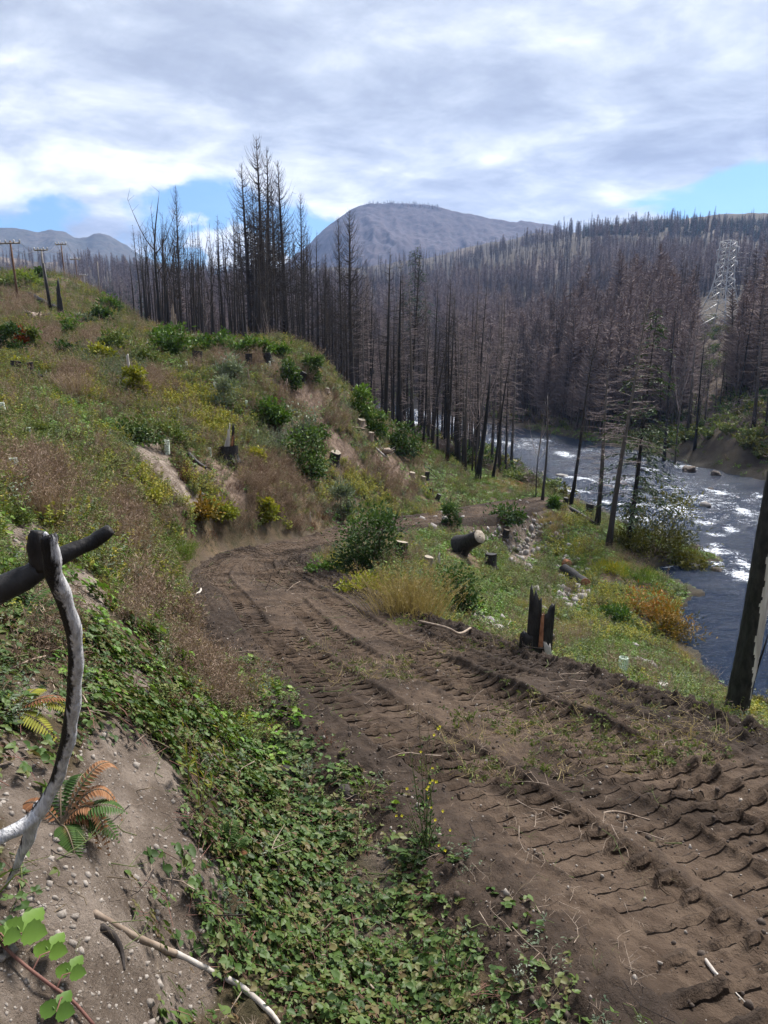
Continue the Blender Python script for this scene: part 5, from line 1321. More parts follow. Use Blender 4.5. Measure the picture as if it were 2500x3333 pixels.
dry_clump(600,1830,70,60,M_grass,'bright green grass tuft at the left of the road bend',260,w=.008)

# ================================================================== stumps
M_weath = plain_mat('weathered_cut', (.20, .165, .125), (.38, .33, .27), 7, .85, .004)
STUMPS = []
for k in range(5):
    rs = np.random.default_rng(950+k); S = MB(); n = 14; zz = [-.12, 0, .12, .4, .75, 1.0]; rd = [.66, .60, .54, .49, .485, .47]
    slope = rs.uniform(-.12, .12, 2); ang = np.arange(n)/n*2*PI
    wob = 1+.10*np.sin(ang*3+k)+.06*np.sin(ang*5+2*k)+rs.uniform(-.04, .04, n)
    rings = []
    for z_, r__ in zip(zz, rd):
        x_ = np.cos(ang)*r__*wob*(1+(.22*np.sin(ang*4+k) if z_ < .1 else 0)); y_ = np.sin(ang)*r__*wob
        rings.append(np.stack([x_, y_, z_+(slope[0]*x_+slope[1]*y_)*max(z_, 0)], -1))
    V = np.concatenate(rings); i_ = np.arange(len(zz)-1)[:, None]; j_ = np.arange(n)[None]; q = np.stack([i_*n+j_, i_*n+(j_+1) % n, (i_+1)*n+(j_+1) % n, (i_+1)*n+j_], -1).reshape(-1, 4)
    S.add(V, q); top = np.vstack([rings[-1]*[.97, .97, 1]+[0, 0, .004], [[0, 0, 1.012]]]); Cf = MB()
    Cf.add(top, None, [[a, (a+1) % n, n] for a in range(n)]); side = np.vstack([rings[-1], rings[-1]*[.97, .97, 1]+[0, 0, .004]])
    Cf.add(side, [[a, (a+1) % n, n+(a+1) % n, n+a] for a in range(n)])
    STUMPS.append((S, Cf))
_stm = {}
def stump(u, v, wpx, hpx, label, bark=None, cut=None, tilt=(0, 0), group='cut stumps on the cleared ground', name='stump', r=None):
    bark = bark or M_black; cut = cut or M_cut
    p = ground_px(u, v) if r is None else at_r(u, v, r); p.z = h1(p.x, p.y)
    k = random.randrange(5); key = (k, bark.name, cut.name)
    if key not in _stm: _stm[key] = (STUMPS[k][0].mesh('stump_side', [bark], True), STUMPS[k][1].mesh('cut_face', [cut]))
    W, Hh = px_m(wpx, p), px_m(hpx, p)
    KEEP_OUT.append((p.x, p.y, W*.75)); Hh *= 1.15
    o = thing(name, label, 'stump', (p.x, p.y, p.z), (tilt[0], tilt[1], random.uniform(0, 6)), group, (W, W, Hh))
    if tilt != (0, 0): o.rotation_euler[2] = 0
    obj('bark', _stm[key][0], o); obj('cut_face', _stm[key][1], o); return o
ST = [
 (1303,1832,40,62,'tall charred stump with a pale top beside the bend shrub',None,M_weath,(.06,.08)),(1390,1858,32,42,'pale topped grey stump right of the tall charred one',M_wood,M_weath,(.1,.1)),
 (1592,1845,38,38,'squat black stump below the fallen root log',M_black,M_black,(0,.1)),(1642,1755,20,20,'small black stump on the stony slope',M_black,M_wood,(.1,.3)),
 (1791,2120,26,48,'small black stump right of the tall splintered snag',M_black,M_black,(0,0)),(1086,1512,34,34,'charred stump with a tan cut top right of the maple like shrub',M_black,M_weath,(.2,.25)),
 (1012,1488,22,14,'pale cut stump beside the maple like shrub, left of a pair',M_wood,M_weath,(.25,.1)),(1030,1496,20,14,'pale cut stump beside the maple like shrub, right of a pair',M_wood,M_weath,(.3,.2)),
 (1174,1388,26,16,'low stump with a bright oval cut on the spur edge, upper one',M_wood,M_weath,(.25,.2)),(1204,1432,18,22,'stump with a bright cut on the spur edge, second one down',M_wood,M_weath,(.2,.2)),
 (1250,1440,18,18,'stump with a greyish cut on the spur edge, right of two others',M_wood,M_weath,(.2,.1)),(1064,1280,16,12,'small pale stump right of the dark shrub on the crest end',M_wood,M_weath,(.2,.1)),
 (643,1180,34,32,'wide black stump on the crest left of the silvery shrub',M_black,M_black,(0,.03)),(808,1186,22,30,'black stump standing among tan grass on the crest',M_black,M_wood,(.05,.08)),
 (936,1212,34,22,'wide flat topped black stump on the crest',M_black,M_wood,(0,.05)),(979,1240,22,26,'leaning black stump right of the dark green shrub',M_black,M_black,(.1,.4)),
 (1043,1198,16,12,'tiny dark stump at the right end of the crest',M_black,M_wood,(0,0)),(874,1176,28,24,'ragged black stump in the middle of the crest',M_black,M_black,(.1,-.2)),
 (943,1150,15,12,'small dark stump behind the crest brush',M_black,M_weath,(0,0)),(264,1062,20,24,'grey brown stump on the left hill below the snags',M_wood,M_wood,(0,.1)),
 (49,1210,34,30,'black stump at the far left beside the yellow green bush',M_black,M_black,(0,.2)),(102,1216,20,32,'slim black stump right of the yellow green bush',M_black,M_wood,(0,0)),
 (178,1146,12,22,'thin charred stump in the tan weeds of the left hill',M_black,M_black,(0,.1)),(236,1146,12,14,'small charred stump by the dark green bush',M_black,M_black,(0,.1)),
 (1340,1556,20,14,'brown stump low on the spur edge near the terrace',M_wood,M_weath,(.2,.1)),(1388,1562,14,22,'small black stump at the foot of the spur',M_black,M_wood,(0,.1)),(1374,1574,16,20,'brown stump left of the small black one at the spur foot',M_wood,M_weath,(.2,.2)),
 (1406,1616,13,22,'thin black stump with a pale tip near the far road',M_black,M_weath,(0,-.1)),(1422,1630,16,18,'black leaning stump right above the far road',M_black,M_black,(0,.4)),
 (1694,1694,18,16,'grey stump near the track end',M_wood,M_weath,(.2,.1)),(2150,2262,32,36,'broken whitish stump below the mesh tube',M_pale,M_pale,(.1,.15)),(1490,1480,12,9,'pale low stump on the upper terrace, left',M_wood,M_weath,(0,0)),(1380,1435,10,8,'pale low stump under the leaning trunks',M_wood,M_weath,(0,0)),
 (1840,1640,18,20,'dark stump on the bank behind the small bright bush',M_black,M_black,(0,.1)),(1915,1675,26,30,'dark broken stump between the bank trees',M_black,M_black,(0,.1)),
]
for u, v, a, b_, lab, bk, ct, tl in ST: stump(u, v, a, b_, lab, bk, ct, tl)

# ================================================================== logs and sticks
def ash_mat():
    m, t, b = material('ash_streaked_char')
    g = t.add('ShaderNodeTexCoord'); geo2 = t.add('ShaderNodeNewGeometry'); ob = g.outputs['Object']
    n = t.noise(t.mapping(ob, scale=(1, 1, .22)), 26, 6, .7, .3); fine = t.noise(t.mapping(ob, scale=(1, 1, .15)), 90, 4, .6)
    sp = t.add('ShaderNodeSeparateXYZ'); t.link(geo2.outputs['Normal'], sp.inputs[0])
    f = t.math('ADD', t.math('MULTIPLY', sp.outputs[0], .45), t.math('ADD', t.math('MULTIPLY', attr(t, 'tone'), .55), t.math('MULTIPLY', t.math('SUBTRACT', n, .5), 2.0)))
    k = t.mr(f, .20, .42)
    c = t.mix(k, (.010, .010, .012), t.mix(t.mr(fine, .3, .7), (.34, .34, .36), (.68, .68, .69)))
    t.link(c, b.inputs['Base Color']); b.inputs['Roughness'].default_value = .55; bump(t, b, t.math('ADD', t.math('MULTIPLY', n, 1.5), fine), 1.0, .010); return m
M_ash = ash_mat()
def px_tube(name, label, cat, pts, mat, sides=10, n=24, rough=.06, tone=None, group=None, parts=()):
    """pts: (u, v, r or None for on the ground, width px)"""
    P = []; Rd = []
    for (u, v, r, wpx) in pts:
        p = ground_px(u, v) if r is None else at_r(u, v, r)
        rad = px_m(wpx, p)*.5
        if r is None: p = Vector((p.x, p.y, max(h1(p.x, p.y), float(road_z(np.array([p.x]), np.array([p.y]))[0]))+rad*.55))
        P.append(tuple(p)); Rd.append(rad)
        if r is None: KEEP_OUT.append((p.x, p.y, max(rad*2.2, .05)))
    P = np.array(P); o0 = P.mean(0); o0[2] = P[:, 2].min()
    C = catmull(np.hstack([P-o0, np.array(Rd)[:, None]]), n)
    M = MB(); M.tube(C[:, :3], C[:, 3], sides, True, 0, 0 if tone is None else np.repeat(np.interp(np.linspace(0, 1, n), np.linspace(0, 1, len(tone)), tone), sides), rough)
    o = obj(name, M.mesh(name, [mat], True), None, tuple(o0)); tag(o, label, cat, group); return o
# the standing dead branch close to the camera and the black one crossing behind it
def fore_branch():
    main = [(158,1742,1.66,66),(163,1775,1.66,74),(172,1850,1.68,76),(200,1930,1.72,72),(232,2020,1.76,68),(246,2110,1.8,64),(244,2210,1.85,62),(236,2310,1.9,62),(222,2400,1.95,62),(200,2490,2.0,58),(165,2580,2.05,56),(120,2650,2.08,64)]
    o0 = at_r(120, 2650, 2.08); root = thing('charred_branch', 'curved dead branch, charred black and bleached white, standing upright at the left front', 'branch', tuple(o0))
    def seg(pts, tone, nm, n=30, sides=16):
        P = np.array([tuple(at_r(u, v, r)-o0) for u, v, r, w_ in pts]); Rd = np.array([px_m(w_, at_r(u, v, r))*.37 for u, v, r, w_ in pts])
        C = catmull(np.hstack([P, Rd[:, None]]), n); C[:, :3] += .0014*np.stack([np.sin(np.arange(n)*.9), np.cos(np.arange(n)*.73), 0*np.arange(n)], -1); M = MB(); tn = np.repeat(np.interp(np.linspace(0, 1, n), np.linspace(0, 1, len(tone)), tone), sides)
        M.tube(C[:, :3], C[:, 3]*(1+.05*np.sin(np.arange(n)*.9)), sides, True, 0, tn, .035); obj(nm, M.mesh(nm, [M_ash], True), root)
    seg(main, [-.25, -.05, .2, .38, .46, .5, .55, .55, .65, .85, 1.0], 'stem', 60)
    seg([(135,2635,2.08,56),(70,2690,2.06,60),(0,2725,2.05,62),(-110,2775,2.1,58),(-230,2850,2.0,50)], [.8, .9, .9, .7], 'fork')
    seg([(128,2620,2.08,52),(95,2720,2.12,56),(62,2800,2.15,34),(25,2875,2.2,16),(8,2905,2.22,6)], [1.0, 1.2, 1.2, 1.1], 'fork')
    seg([(142,1735,1.655,20),(150,1752,1.66,34),(160,1775,1.66,40)], [.9, .3], 'splinter', 8, 8)
    # black branch behind
    o1 = at_r(0, 1925, 1.95); root2 = thing('charred_branch', 'jet black charred branch crossing behind the upright bleached one', 'branch', tuple(o1))
    def seg2(pts, nm, n=24, sides=12):
        P = np.array([tuple(at_r(u, v, r)-o1) for u, v, r, w_ in pts]); Rd = np.array([px_m(w_, at_r(u, v, r))*.5 for u, v, r, w_ in pts])
        C = catmull(np.hstack([P, Rd[:, None]]), n); M = MB(); M.tube(C[:, :3], C[:, 3], sides, True, 0, 0, .09); obj(nm, M.mesh(nm, [M_black], True), root2)
    seg2([(-700,2230,1.7,110),(-350,2060,1.85,112),(-120,1965,1.95,100),(0,1922,1.95,90),(80,1880,1.95,80),(150,1840,1.96,64),(230,1795,1.97,54),(300,1765,1.98,48),(340,1738,1.98,46),(362,1722,1.98,34)], 'stem')
    seg2([(138,1850,1.95,60),(124,1800,1.94,62),(120,1755,1.93,56),(122,1728,1.93,40)], 'stub', 12)
fore_branch()
# the black trunk at the right edge with its strip of bare white wood
def right_trunk():
    p = ground_px(2392, 2345); p.z = h1(p.x, p.y)-.1
    top = at_r(2640, 950, math.hypot(p.x, p.y)*1.01); d = np.array(top-p); L = 9.5; d = d/np.linalg.norm(d)
    root = thing('burnt_tree', 'thick black burnt trunk with a strip of white bare wood at the right edge', 'tree', tuple(p))
    n, sd_ = 170, 56; z = np.linspace(0, L, n); fs_ = px_m(36, p)/.082; rad = fs_*np.interp(z, [0, .15, .5, 2, 5, 9.5], [.112, .088, .080, .076, .066, .03])
    rs = np.random.default_rng(5); sway = np.stack([.02*np.sin(z*1.3), .02*np.cos(z*1.1), 0*z], -1)
    P = z[:, None]*d+sway; ang = np.arange(sd_)/sd_*2*PI
    rr_ = rad[:, None]*(1+.05*np.sin(ang*3+z[:, None]*.6)+.035*rs.uniform(-1, 1, (n, sd_)))
    V = P[:, None]+rr_[:, :, None]*np.stack([np.cos(ang), np.sin(ang), 0*ang], -1)[None]
    i_ = np.arange(n-1)[:, None]; j_ = np.arange(sd_)[None]; q = np.stack([i_*sd_+j_, i_*sd_+(j_+1) % sd_, (i_+1)*sd_+(j_+1) % sd_, (i_+1)*sd_+j_], -1)
    zc_ = (z[:-1]+z[1:])[:, None]/2; ac = ang[None]+.5*2*PI/sd_
    dif = np.abs((ac-R(-62)+PI) % (2*PI)-PI); wid = np.interp(zc_, [0, .25, .5, .85, 1.1, 1.6, 3, 6, 9.5], [.0, .30, .02, .06, .42, .62, .72, .55, .3])+.06*np.sin(zc_*9)+.05*np.sin(zc_*23)
    st = dif < wid
    V = V.reshape(-1, 3)
    obj('charred_bark', make_mesh('charred_bark', V, [q[~st]], {'tone': np.zeros(len(V))}, M_black, True), root)
    obj('bare_wood', make_mesh('bare_wood', V, [q[st]], {'tone': np.zeros(len(V))}, M_pale, True), root)
    M = MB(); M.tube([(.11, -.05, .35), (.20, -.08, .9), (.29, -.08, 1.4), (.38, -.08, 1.9)], [.012, .017, .014, .006], 7, rough=.15); obj('bark_slab', M.mesh('bark_slab', [M_black], True), root)
    M = MB(); M.tube([(-.10, -.12, .25), (-.22, -.25, .24), (-.34, -.36, .16), (-.44, -.45, .05)], [.012, .017, .019, .016], 7, rough=.15); obj('branch', M.mesh('branch', [M_black], True), root)
    M = MB(); M.tube([(.08, -.15, .05), (.12, -.20, .16), (.19, -.22, .12), (.22, -.22, .06)], [.012, .012, .010, .004], 6); obj('root_sliver', M.mesh('root_sliver', [M_pale], True), root)
    for k in range(9):
        zz = rs.uniform(3.5, 9); a = rs.uniform(0, 6.28); b0 = d*zz; e = b0+np.array([math.cos(a), math.sin(a), rs.uniform(-.2, .4)])*rs.uniform(.3, 1.0)
        M = MB(); M.tube([b0, (b0+e)/2+[0, 0, .04], e], [.02, .013, .005], 5); obj('branch', M.mesh('branch', [M_black], True), root)
right_trunk()
# splintered snag at the road edge
def shard(P, w0, w1, th, cut, mat, root, nm, seed=0):
    """an upright slab of split wood with a ragged, slanting top"""
    rs = np.random.default_rng(seed); nx = 7; n = 8; zz = np.linspace(0, 1, n); V = []
    for f in zz:
        for side in (1, -1):
            for k in range(nx):
                s = (k/(nx-1)-.5); w_ = w0*(1-f)+w1*f; hh = P[1][2]*(1+cut*s*1.6+(.10*rs.uniform(-1, 1) if f > .9 else 0))
                V.append((P[0][0]+(P[1][0]-P[0][0])*f+s*w_, P[0][1]+side*th*.5*(1-.5*f)*math.cos(s*2.2), P[0][2]+(hh-P[0][2])*f))
    V = np.array(V); m = 2*nx; q = []
    for i_ in range(n-1):
        ring = list(range(nx))+[nx+k for k in range(nx-1, -1, -1)]
        for k in range(len(ring)): a, b_ = ring[k], ring[(k+1) % len(ring)]; q.append((i_*m+a, i_*m+b_, (i_+1)*m+b_, (i_+1)*m+a))
    tp = [(n-1)*m+k for k in range(nx)]; tb = [(n-1)*m+nx+k for k in range(nx)]
    q += [(tp[k], tp[k+1], tb[k+1], tb[k]) for k in range(nx-1)]
    obj(nm, make_mesh(nm, V, np.array(q), {'tone': np.zeros(len(V))}, mat, False), root)
def splinter_snag():
    a, b_, c_ = ray(1740, 2130); r = 9.7; x, y = a*r, b_*r; z = max(h1(x, y), -4.3); p = Vector((x, y, z)); k = px_m(1.25, p); zt = (at_r(1740, 1925, r).z-z)
    root = thing('splintered_snag', 'tall charred splintered snag split into shards at the road edge', 'snag', (x, y, z-.05))
    shard([(-.01, 0, 0), (-.02, 0, zt)], 44*k, 30*k, .13, -.12, M_black, root, 'shard', 1)
    shard([(.12, .02, 0), (.15, .02, zt*.74)], 44*k, 42*k, .14, .25, M_black, root, 'shard', 2)
    shard([(-.15, -.05, 0), (-.14, -.05, zt*.46)], 40*k, 32*k, .12, -.1, M_black, root, 'shard', 3)
    shard([(.065, -.075, zt*.28), (.07, -.055, zt*.72)], 12*k, 8*k, .03, .1, M_rust, root, 'inner_wood', 4)
    a2 = thing('split_plank', 'fresh white split plank leaning beside the splintered snag', 'plank', (x+.20, y-.15, z-.02), (0, -.18, 0)); shard([(0, 0, 0), (0, 0, zt*.33)], 20*k, 16*k, .03, -.1, M_pale, a2, 'board', 5)
splinter_snag()
def char_stump_spire():
    p = ground_px(742, 1500); k = px_m(1, p); root = thing('charred_stump', 'charred root stump with a tall white and orange splinter on the spur slope', 'stump', tuple(p))
    S, Cf = STUMPS[1]; o = obj('bark', S.mesh('charred_root', [M_black], True), root); o.scale = (62*k, 50*k, 48*k)
    shard([(-8*k, 0, 10*k), (8*k, -.05, 105*k)], 26*k, 10*k, .10, .2, M_pale, root, 'splinter', 11)
    shard([(8*k, -.04, 10*k), (20*k, -.06, 80*k)], 14*k, 8*k, .08, .2, M_rust, root, 'inner_wood', 12)
    shard([(14*k, .05, 10*k), (22*k, 0, 112*k)], 14*k, 7*k, .08, .0, M_black, root, 'splinter', 13)
    for j, (dx, dz) in enumerate([(-45, 8), (-30, -14), (40, -12), (30, -25), (10, -30)]):
        M = MB(); M.tube([(0, -.05, 15*k), (dx*k*.5, -.25, (15+dz)*k*.6), (dx*k, -.45, (dz-8)*k)], [9*k, 7*k, 3*k], 6, rough=.2); obj('root', M.mesh('root', [M_black], True), root)
char_stump_spire()
def spike(u, v, wpx, hpx, mat, label, tilt=.0, name='snag', seed=0):
    p = ground_px(u, v); k = px_m(1, p); root = thing(name, label, 'snag', tuple(p), (0, tilt, 0)); shard([(0, 0, -.05), (0, 0, hpx*k)], wpx*k, wpx*k*.55, wpx*k*.7, .15, mat, root, 'shaft', 20+seed)
    shard([(wpx*k*.35, .02, 0), (wpx*k*.4, .02, hpx*k*.6)], wpx*k*.5, wpx*k*.2, wpx*k*.4, -.2, mat, root, 'splinter', 40+seed)
for j, a in enumerate([(420,1228,12,72,M_pale,'thin white splintered snag above the yellow green bush'),(925,1300,14,56,M_wood,'brown splintered snag on the upper spur slope',.15),(985,1500,10,110,M_black,'thin black snag standing over the maple like shrub',.02),(566,1095,15,92,M_wood,'taller of two weathered posts at the left foot of the stand'),
        (574,1098,10,62,M_wood,'shorter of two weathered posts at the left foot of the stand'),(198,1035,18,106,M_black,'thick black snag on the left hill ridge'),(1428,1848,12,44,M_pale,'pale upright plank behind the grey stump'),(645,1135,26,30,M_black,'flared black stump top behind the wide black stump'),(475,1135,8,20,M_pale,'small pale splinter on the left hill',.2),(722,1210,8,40,M_pale,'small pale splinter left of the silvery shrub',.2),(812,1250,8,42,M_wood,'forked pale splinter in the bare soil of the crest',-.1),(1010,1700,6,30,M_pale,'short pale post at the bank foot')]): spike(*a[:6], tilt=a[6] if len(a) > 6 else 0, seed=j)
LOGS = [
 ([(100,962,None,17),(140,985,None,16),(190,1008,None,13)],M_black,'dark fallen log with a pale cut end on the left hill',10),
 ([(330,1062,None,8),(380,1085,None,9),(430,1106,None,7)],M_wood,'long grey fallen log across the middle of the left hill',8),
 ([(258,1090,None,8),(290,1104,None,8),(325,1112,None,6)],M_black,'short dark log below the long grey log',8),
 ([(370,1292,None,12),(400,1318,None,13),(440,1336,None,9)],M_black,'charred log beside the yellow green bush on the slope',8),
 ([(612,1485,None,18),(640,1510,None,17),(672,1532,None,12)],M_black,'thick charred log in the dark scar of the slope',10),
 ([(600,1442,None,8),(700,1450,None,6),(790,1430,None,3)],M_wood,'long bent brown branch above the dark scar',6),
 ([(640,1580,None,7),(660,1610,None,8),(690,1615,None,5)],M_pale,'curled white root at the bottom of the dark scar',6),
 ([(590,1520,None,5),(610,1550,None,5),(640,1600,None,4)],M_pale,'thin grey root hanging down the dark scar',6),
 ([(290,1480,None,6),(370,1560,None,6),(430,1570,None,5)],M_wood,'thin branch lying down the sandy scar',6),
 ([(370,1515,None,6),(420,1500,None,6),(472,1485,None,5)],M_wood,'thin branch crossing over the sandy scar',6),
 ([(930,1530,None,5),(975,1540,None,5),(1025,1548,None,6)],M_wood,'thin log lying below the tan topped charred stump',6),
 ([(780,1420,None,5),(860,1440,None,5),(905,1450,None,4)],M_wood,'arched thin branch right of the charred splintered stump',6),
 ([(1215,1455,None,7),(1240,1480,None,8),(1260,1495,None,6)],M_pale,'pale log among debris on the spur edge',6),
 ([(1140,1390,None,5),(1190,1400,None,5),(1230,1405,None,4)],M_wood,'thin stick below the upper bright cut stump',6),
 ([(1640,1552,None,10),(1700,1580,None,12),(1760,1600,None,9)],M_rust,'reddish rotten log on the terrace by the track end',8),
 ([(1800,1640,None,14),(1870,1668,None,15),(1940,1712,None,12)],M_black,'long black log lying along the river bank',9),
 ([(1380,1520,None,6),(1420,1540,None,6),(1460,1545,None,5)],M_black,'dark stick pile log on the upper terrace',6),
 ([(1362,2052,None,9),(1450,2042,9.9,9),(1495,2062,9.8,9),(1530,2092,None,7)],M_wood,'bent branch arching at the road edge below the green shrub',8),
 ([(560,2478,None,16),(600,2520,None,18),(640,2570,None,12),(655,2600,None,6)],M_greyb,'grey mossy stick lying in the brambles at the left',8),
 ([(432,1880,None,8),(480,1905,None,12),(540,1930,None,10),(600,1945,None,6)],M_pale,'forked pale branch lying left of the road',8),
 ([(310,2985,None,24),(420,3045,None,24),(520,3090,None,24),(570,3110,None,22)],M_wood,'brown part buried root crossing the bare soil at the bottom left',8),
 ([(568,3108,None,20),(680,3165,None,19),(780,3215,None,20),(870,3290,None,18),(915,3345,None,15)],M_pale,'bleached white root end running towards the bottom edge',8),
 ([(330,3025,None,24),(370,3065,None,26),(395,3110,None,18),(405,3160,None,8)],M_greyb,'short twisted grey root on the bare soil',8),
 ([(2272,3172,None,4),(2290,3195,None,14),(2318,3232,None,13),(2335,3250,None,9),(2420,3345,None,3)],M_pale,'pale wood splinter pressed into the road',6),
 ([(1430,2160,None,4),(1500,2175,None,4),(1560,2170,None,4)],M_gold,'pale straw lying on the road behind the torn stems',4),
 ([(1920,2720,None,6),(2000,2700,None,7),(2110,2712,None,5)],M_wood,'thin curved stick lying in the deep rut',5),
 ([(620,1945,None,8),(650,1938,None,8),(655,1930,None,6)],M_pale,'small white stick on the left road edge',5),
]
for pts, mat, lab, sd_ in LOGS: px_tube('fallen_log' if pts[0][3] > 9 and 'log' in lab else 'stick', lab, 'log' if 'log' in lab else 'stick', pts, mat, sd_, 16)
rl = random.Random(3)
for k in range(13):
    u0 = rl.uniform(415, 560); v0 = np.interp(u0, [415, 560], [1005, 1085])+rl.uniform(-8, 30); dl = rl.uniform(40, 110)
    px_tube('fallen_log', 'thin bleached log on the log strewn slope left of the stand', 'log', [(u0, v0, None, 6), (u0+dl*.5, v0+dl*.24, None, 6), (u0+dl, v0+dl*rl.uniform(.4, .6), None, 4)], rl.choice([M_pale, M_wood, M_greyb]), 6, 6, group='logs on the strewn slope')
# wood blocks near the road's left edge
def block(u, v, wpx, hpx, mat, label, yaw, name='wood_chunk', tilt=.3):
    p = ground_px(u, v); k = px_m(1, p); L = wpx*k; M = MB(); q = np.linspace(-.5, .5, 7); rd = hpx*k*.5*np.array([.35, .85, 1, 1.05, 1, .9, .5])
    M.tube(np.stack([q*L, .03*np.sin(q*6)*L, .02*np.cos(q*9)*L], -1), rd, 10, True, rough=.14)
    o = obj(name, M.mesh(name, [mat], False), None, (p.x, p.y, p.z+hpx*k*.35), (0, tilt, yaw)); tag(o, label, 'wood chunk')
block(945,2540,90,50,M_greyb,'light grey weathered wood chunk lying in the brambles',-.6); block(1132,2600,80,48,M_greyb,'dark grey rotten wood chunk at the road edge',-1.0)
for (u0, v0, u1, v1, lab) in [(738, 2845, 815, 2915, 'upper split plank on the bare soil by the small fern'), (845, 2945, 925, 3025, 'lower split plank half under the brambles')]:
    p0, p1 = ground_px(u0, v0), ground_px(u1, v1); L = (p1-p0).length; root = thing('split_plank', lab, 'plank', tuple(p0+Vector((0, 0, .03)))); root.rotation_euler = (p1-p0).to_track_quat('Z', 'Y').to_euler()
    shard([(0, 0, 0), (0, 0, L)], .055, .035, .02, .15, M_wood if v0 < 2900 else M_pale, root, 'board', v0)
# ================================================================== fallen root log, burnt log, boulders
def fallen_root_log():
    p = ground_px(1500, 1805); k = px_m(1, p); root = thing('fallen_log', 'big uprooted black log with a round pale cut face and tangled roots', 'log', tuple(p))
    a = np.array([0, .2, 22*k]); b_ = np.array([52*k, -.75, 72*k]); q = np.linspace(0, 1, 8)[:, None]; C = a*(1-q)+b_*q
    M = MB(); M.tube(C, np.array([40, 33, 29, 26, 24.5, 23.5, 23, 22.5])*k, 16, False, rough=.05); obj('bark', M.mesh('bark', [M_black], True), root)
    d = (b_-a)/np.linalg.norm(b_-a); M = MB(); M.tube([b_-d*.01, b_+d*.006], [22.3*k, 21*k], 20, True, rough=.04); cf = obj('cut_face', M.mesh('cut_face', [M_weath]), root); KEEP_OUT.append((p.x, p.y, 60*k))
    M = MB(); M.tube([b_+d*.004, b_+d*.012], [2.6*k, 2*k], 10, True); obj('heart_rot', M.mesh('heart_rot', [M_black]), cf)
    rs = np.random.default_rng(8)
    for j in range(16):
        s = rs.normal(0, 1, 3); s[1] = abs(s[1])*.5; s /= np.linalg.norm(s); e = a+s*np.array([48, 48, 38])*k*rs.uniform(.6, 1.1)+[-12*k, 0, -12*k]
        M = MB(); M.tube([a+[-6*k, .1, 0], (a+e)/2+rs.normal(0, 5*k, 3), e], [9*k, 6*k, 2*k], 6, rough=.2); obj('root', M.mesh('root', [rs.choice([M_black, M_wood, M_pale, M_rust], p=[.45, .3, .15, .1])], True), root)
fallen_root_log()
def log_with_end(pts, label, mat, endm, sides=12):
    P = []; Rd = []
    for (u, v, w_) in pts:
        p = ground_px(u, v); rad = px_m(w_, p)*.5; P.append((p.x, p.y, h1(p.x, p.y)+rad*.8)); Rd.append(rad)
    P = np.array(P); o0 = P[0].copy(); C = catmull(np.hstack([P-o0, np.array(Rd)[:, None]]), 12); root = thing('fallen_log', label, 'log', tuple(o0))
    M = MB(); M.tube(C[:, :3], C[:, 3], sides, False, rough=.08); obj('bark', M.mesh('bark', [mat], True), root)
    for e, j in ((0, 1), (-1, -2)):
        d = C[e, :3]-C[j, :3]; d /= np.linalg.norm(d); M = MB(); M.tube([C[e, :3]-d*.02, C[e, :3]+d*.005], [C[e, 3]*.99, C[e, 3]*.9], sides, True); obj('cut_face', M.mesh('cut_face', [endm]), root)
log_with_end([(1835, 1868, 36), (1870, 1888, 34), (1904, 1916, 38)], 'black burnt log with a red rotten end lying on the stones', M_black, M_rust)
log_with_end([(1838, 1845, 30), (1850, 1850, 30)], 'short dark red log block behind the black burnt log', M_rust, M_rust)
def root_mass(u, v, wpx, hpx, label, mats, n=26, seed=0):
    p = ground_px(u, v); k = px_m(1, p); root = thing('root_mass', label, 'roots', tuple(p)); rs = np.random.default_rng(seed)
    core = rock_mesh(970+seed, mats[0], 2, .8, 'root_core'); o = obj('soil_core', core, root, (0, 0, hpx*k*.3)); o.scale = (wpx*k*.33, wpx*k*.28, hpx*k*.42)
    for j in range(n):
        a = rs.uniform(0, 6.28); e = np.array([math.cos(a)*wpx*k*.55, math.sin(a)*wpx*k*.4, hpx*k*rs.uniform(.1, 1.0)]); m_ = e*.5+rs.normal(0, .08, 3)*wpx*k
        M = MB(); M.tube([(0, 0, hpx*k*.35), m_, e], [.035*wpx*k, .022*wpx*k, .006*wpx*k], 5, rough=.2); obj('root', M.mesh('root', [mats[j % len(mats)]], True), root)
root_mass(122, 1042, 80, 36, 'brown upturned root mass on the left hill', [M_wood, M_black], 22, 1)
root_mass(125, 1240, 90, 40, 'dark heap of roots and sticks below the leftmost stumps', [M_black, M_wood], 22, 2)
root_mass(1690, 1578, 60, 26, 'dark brown root heap above the track end', [M_rust, M_black], 14, 3)
root_mass(1250, 1475, 70, 26, 'grey root debris on the spur edge', [M_wood, M_pale], 16, 4)
root_mass(1620, 2062, 90, 40, 'grey debris heap of sticks below the road edge', [M_pale, M_black], 24, 5)
root_mass(1690, 1800, 50, 22, 'dark stick heap on the stony slope', [M_black, M_wood], 14, 6)
def boulder(u, v, wpx, hpx, mat, label, seed, water=False, name='boulder', moss=None):
    p = ground_px(u, v)
    if water: r = math.hypot(p.x, p.y); a, b_, c_ = ray(u, v); r = float(RZ(p.y))/c_; p = Vector((a*r, b_*r, float(RZ(b_*r))))
    k = px_m(1, p); o = obj(name, rock_mesh(seed, mat, 3, .75), None, (p.x, p.y, p.z+hpx*k*.15), (0, 0, seed), (wpx*k*.42, wpx*k*.36, hpx*k*.75)); tag(o, label, 'rock')
    for pl in o.data.polygons: pl.use_smooth = True
    return o
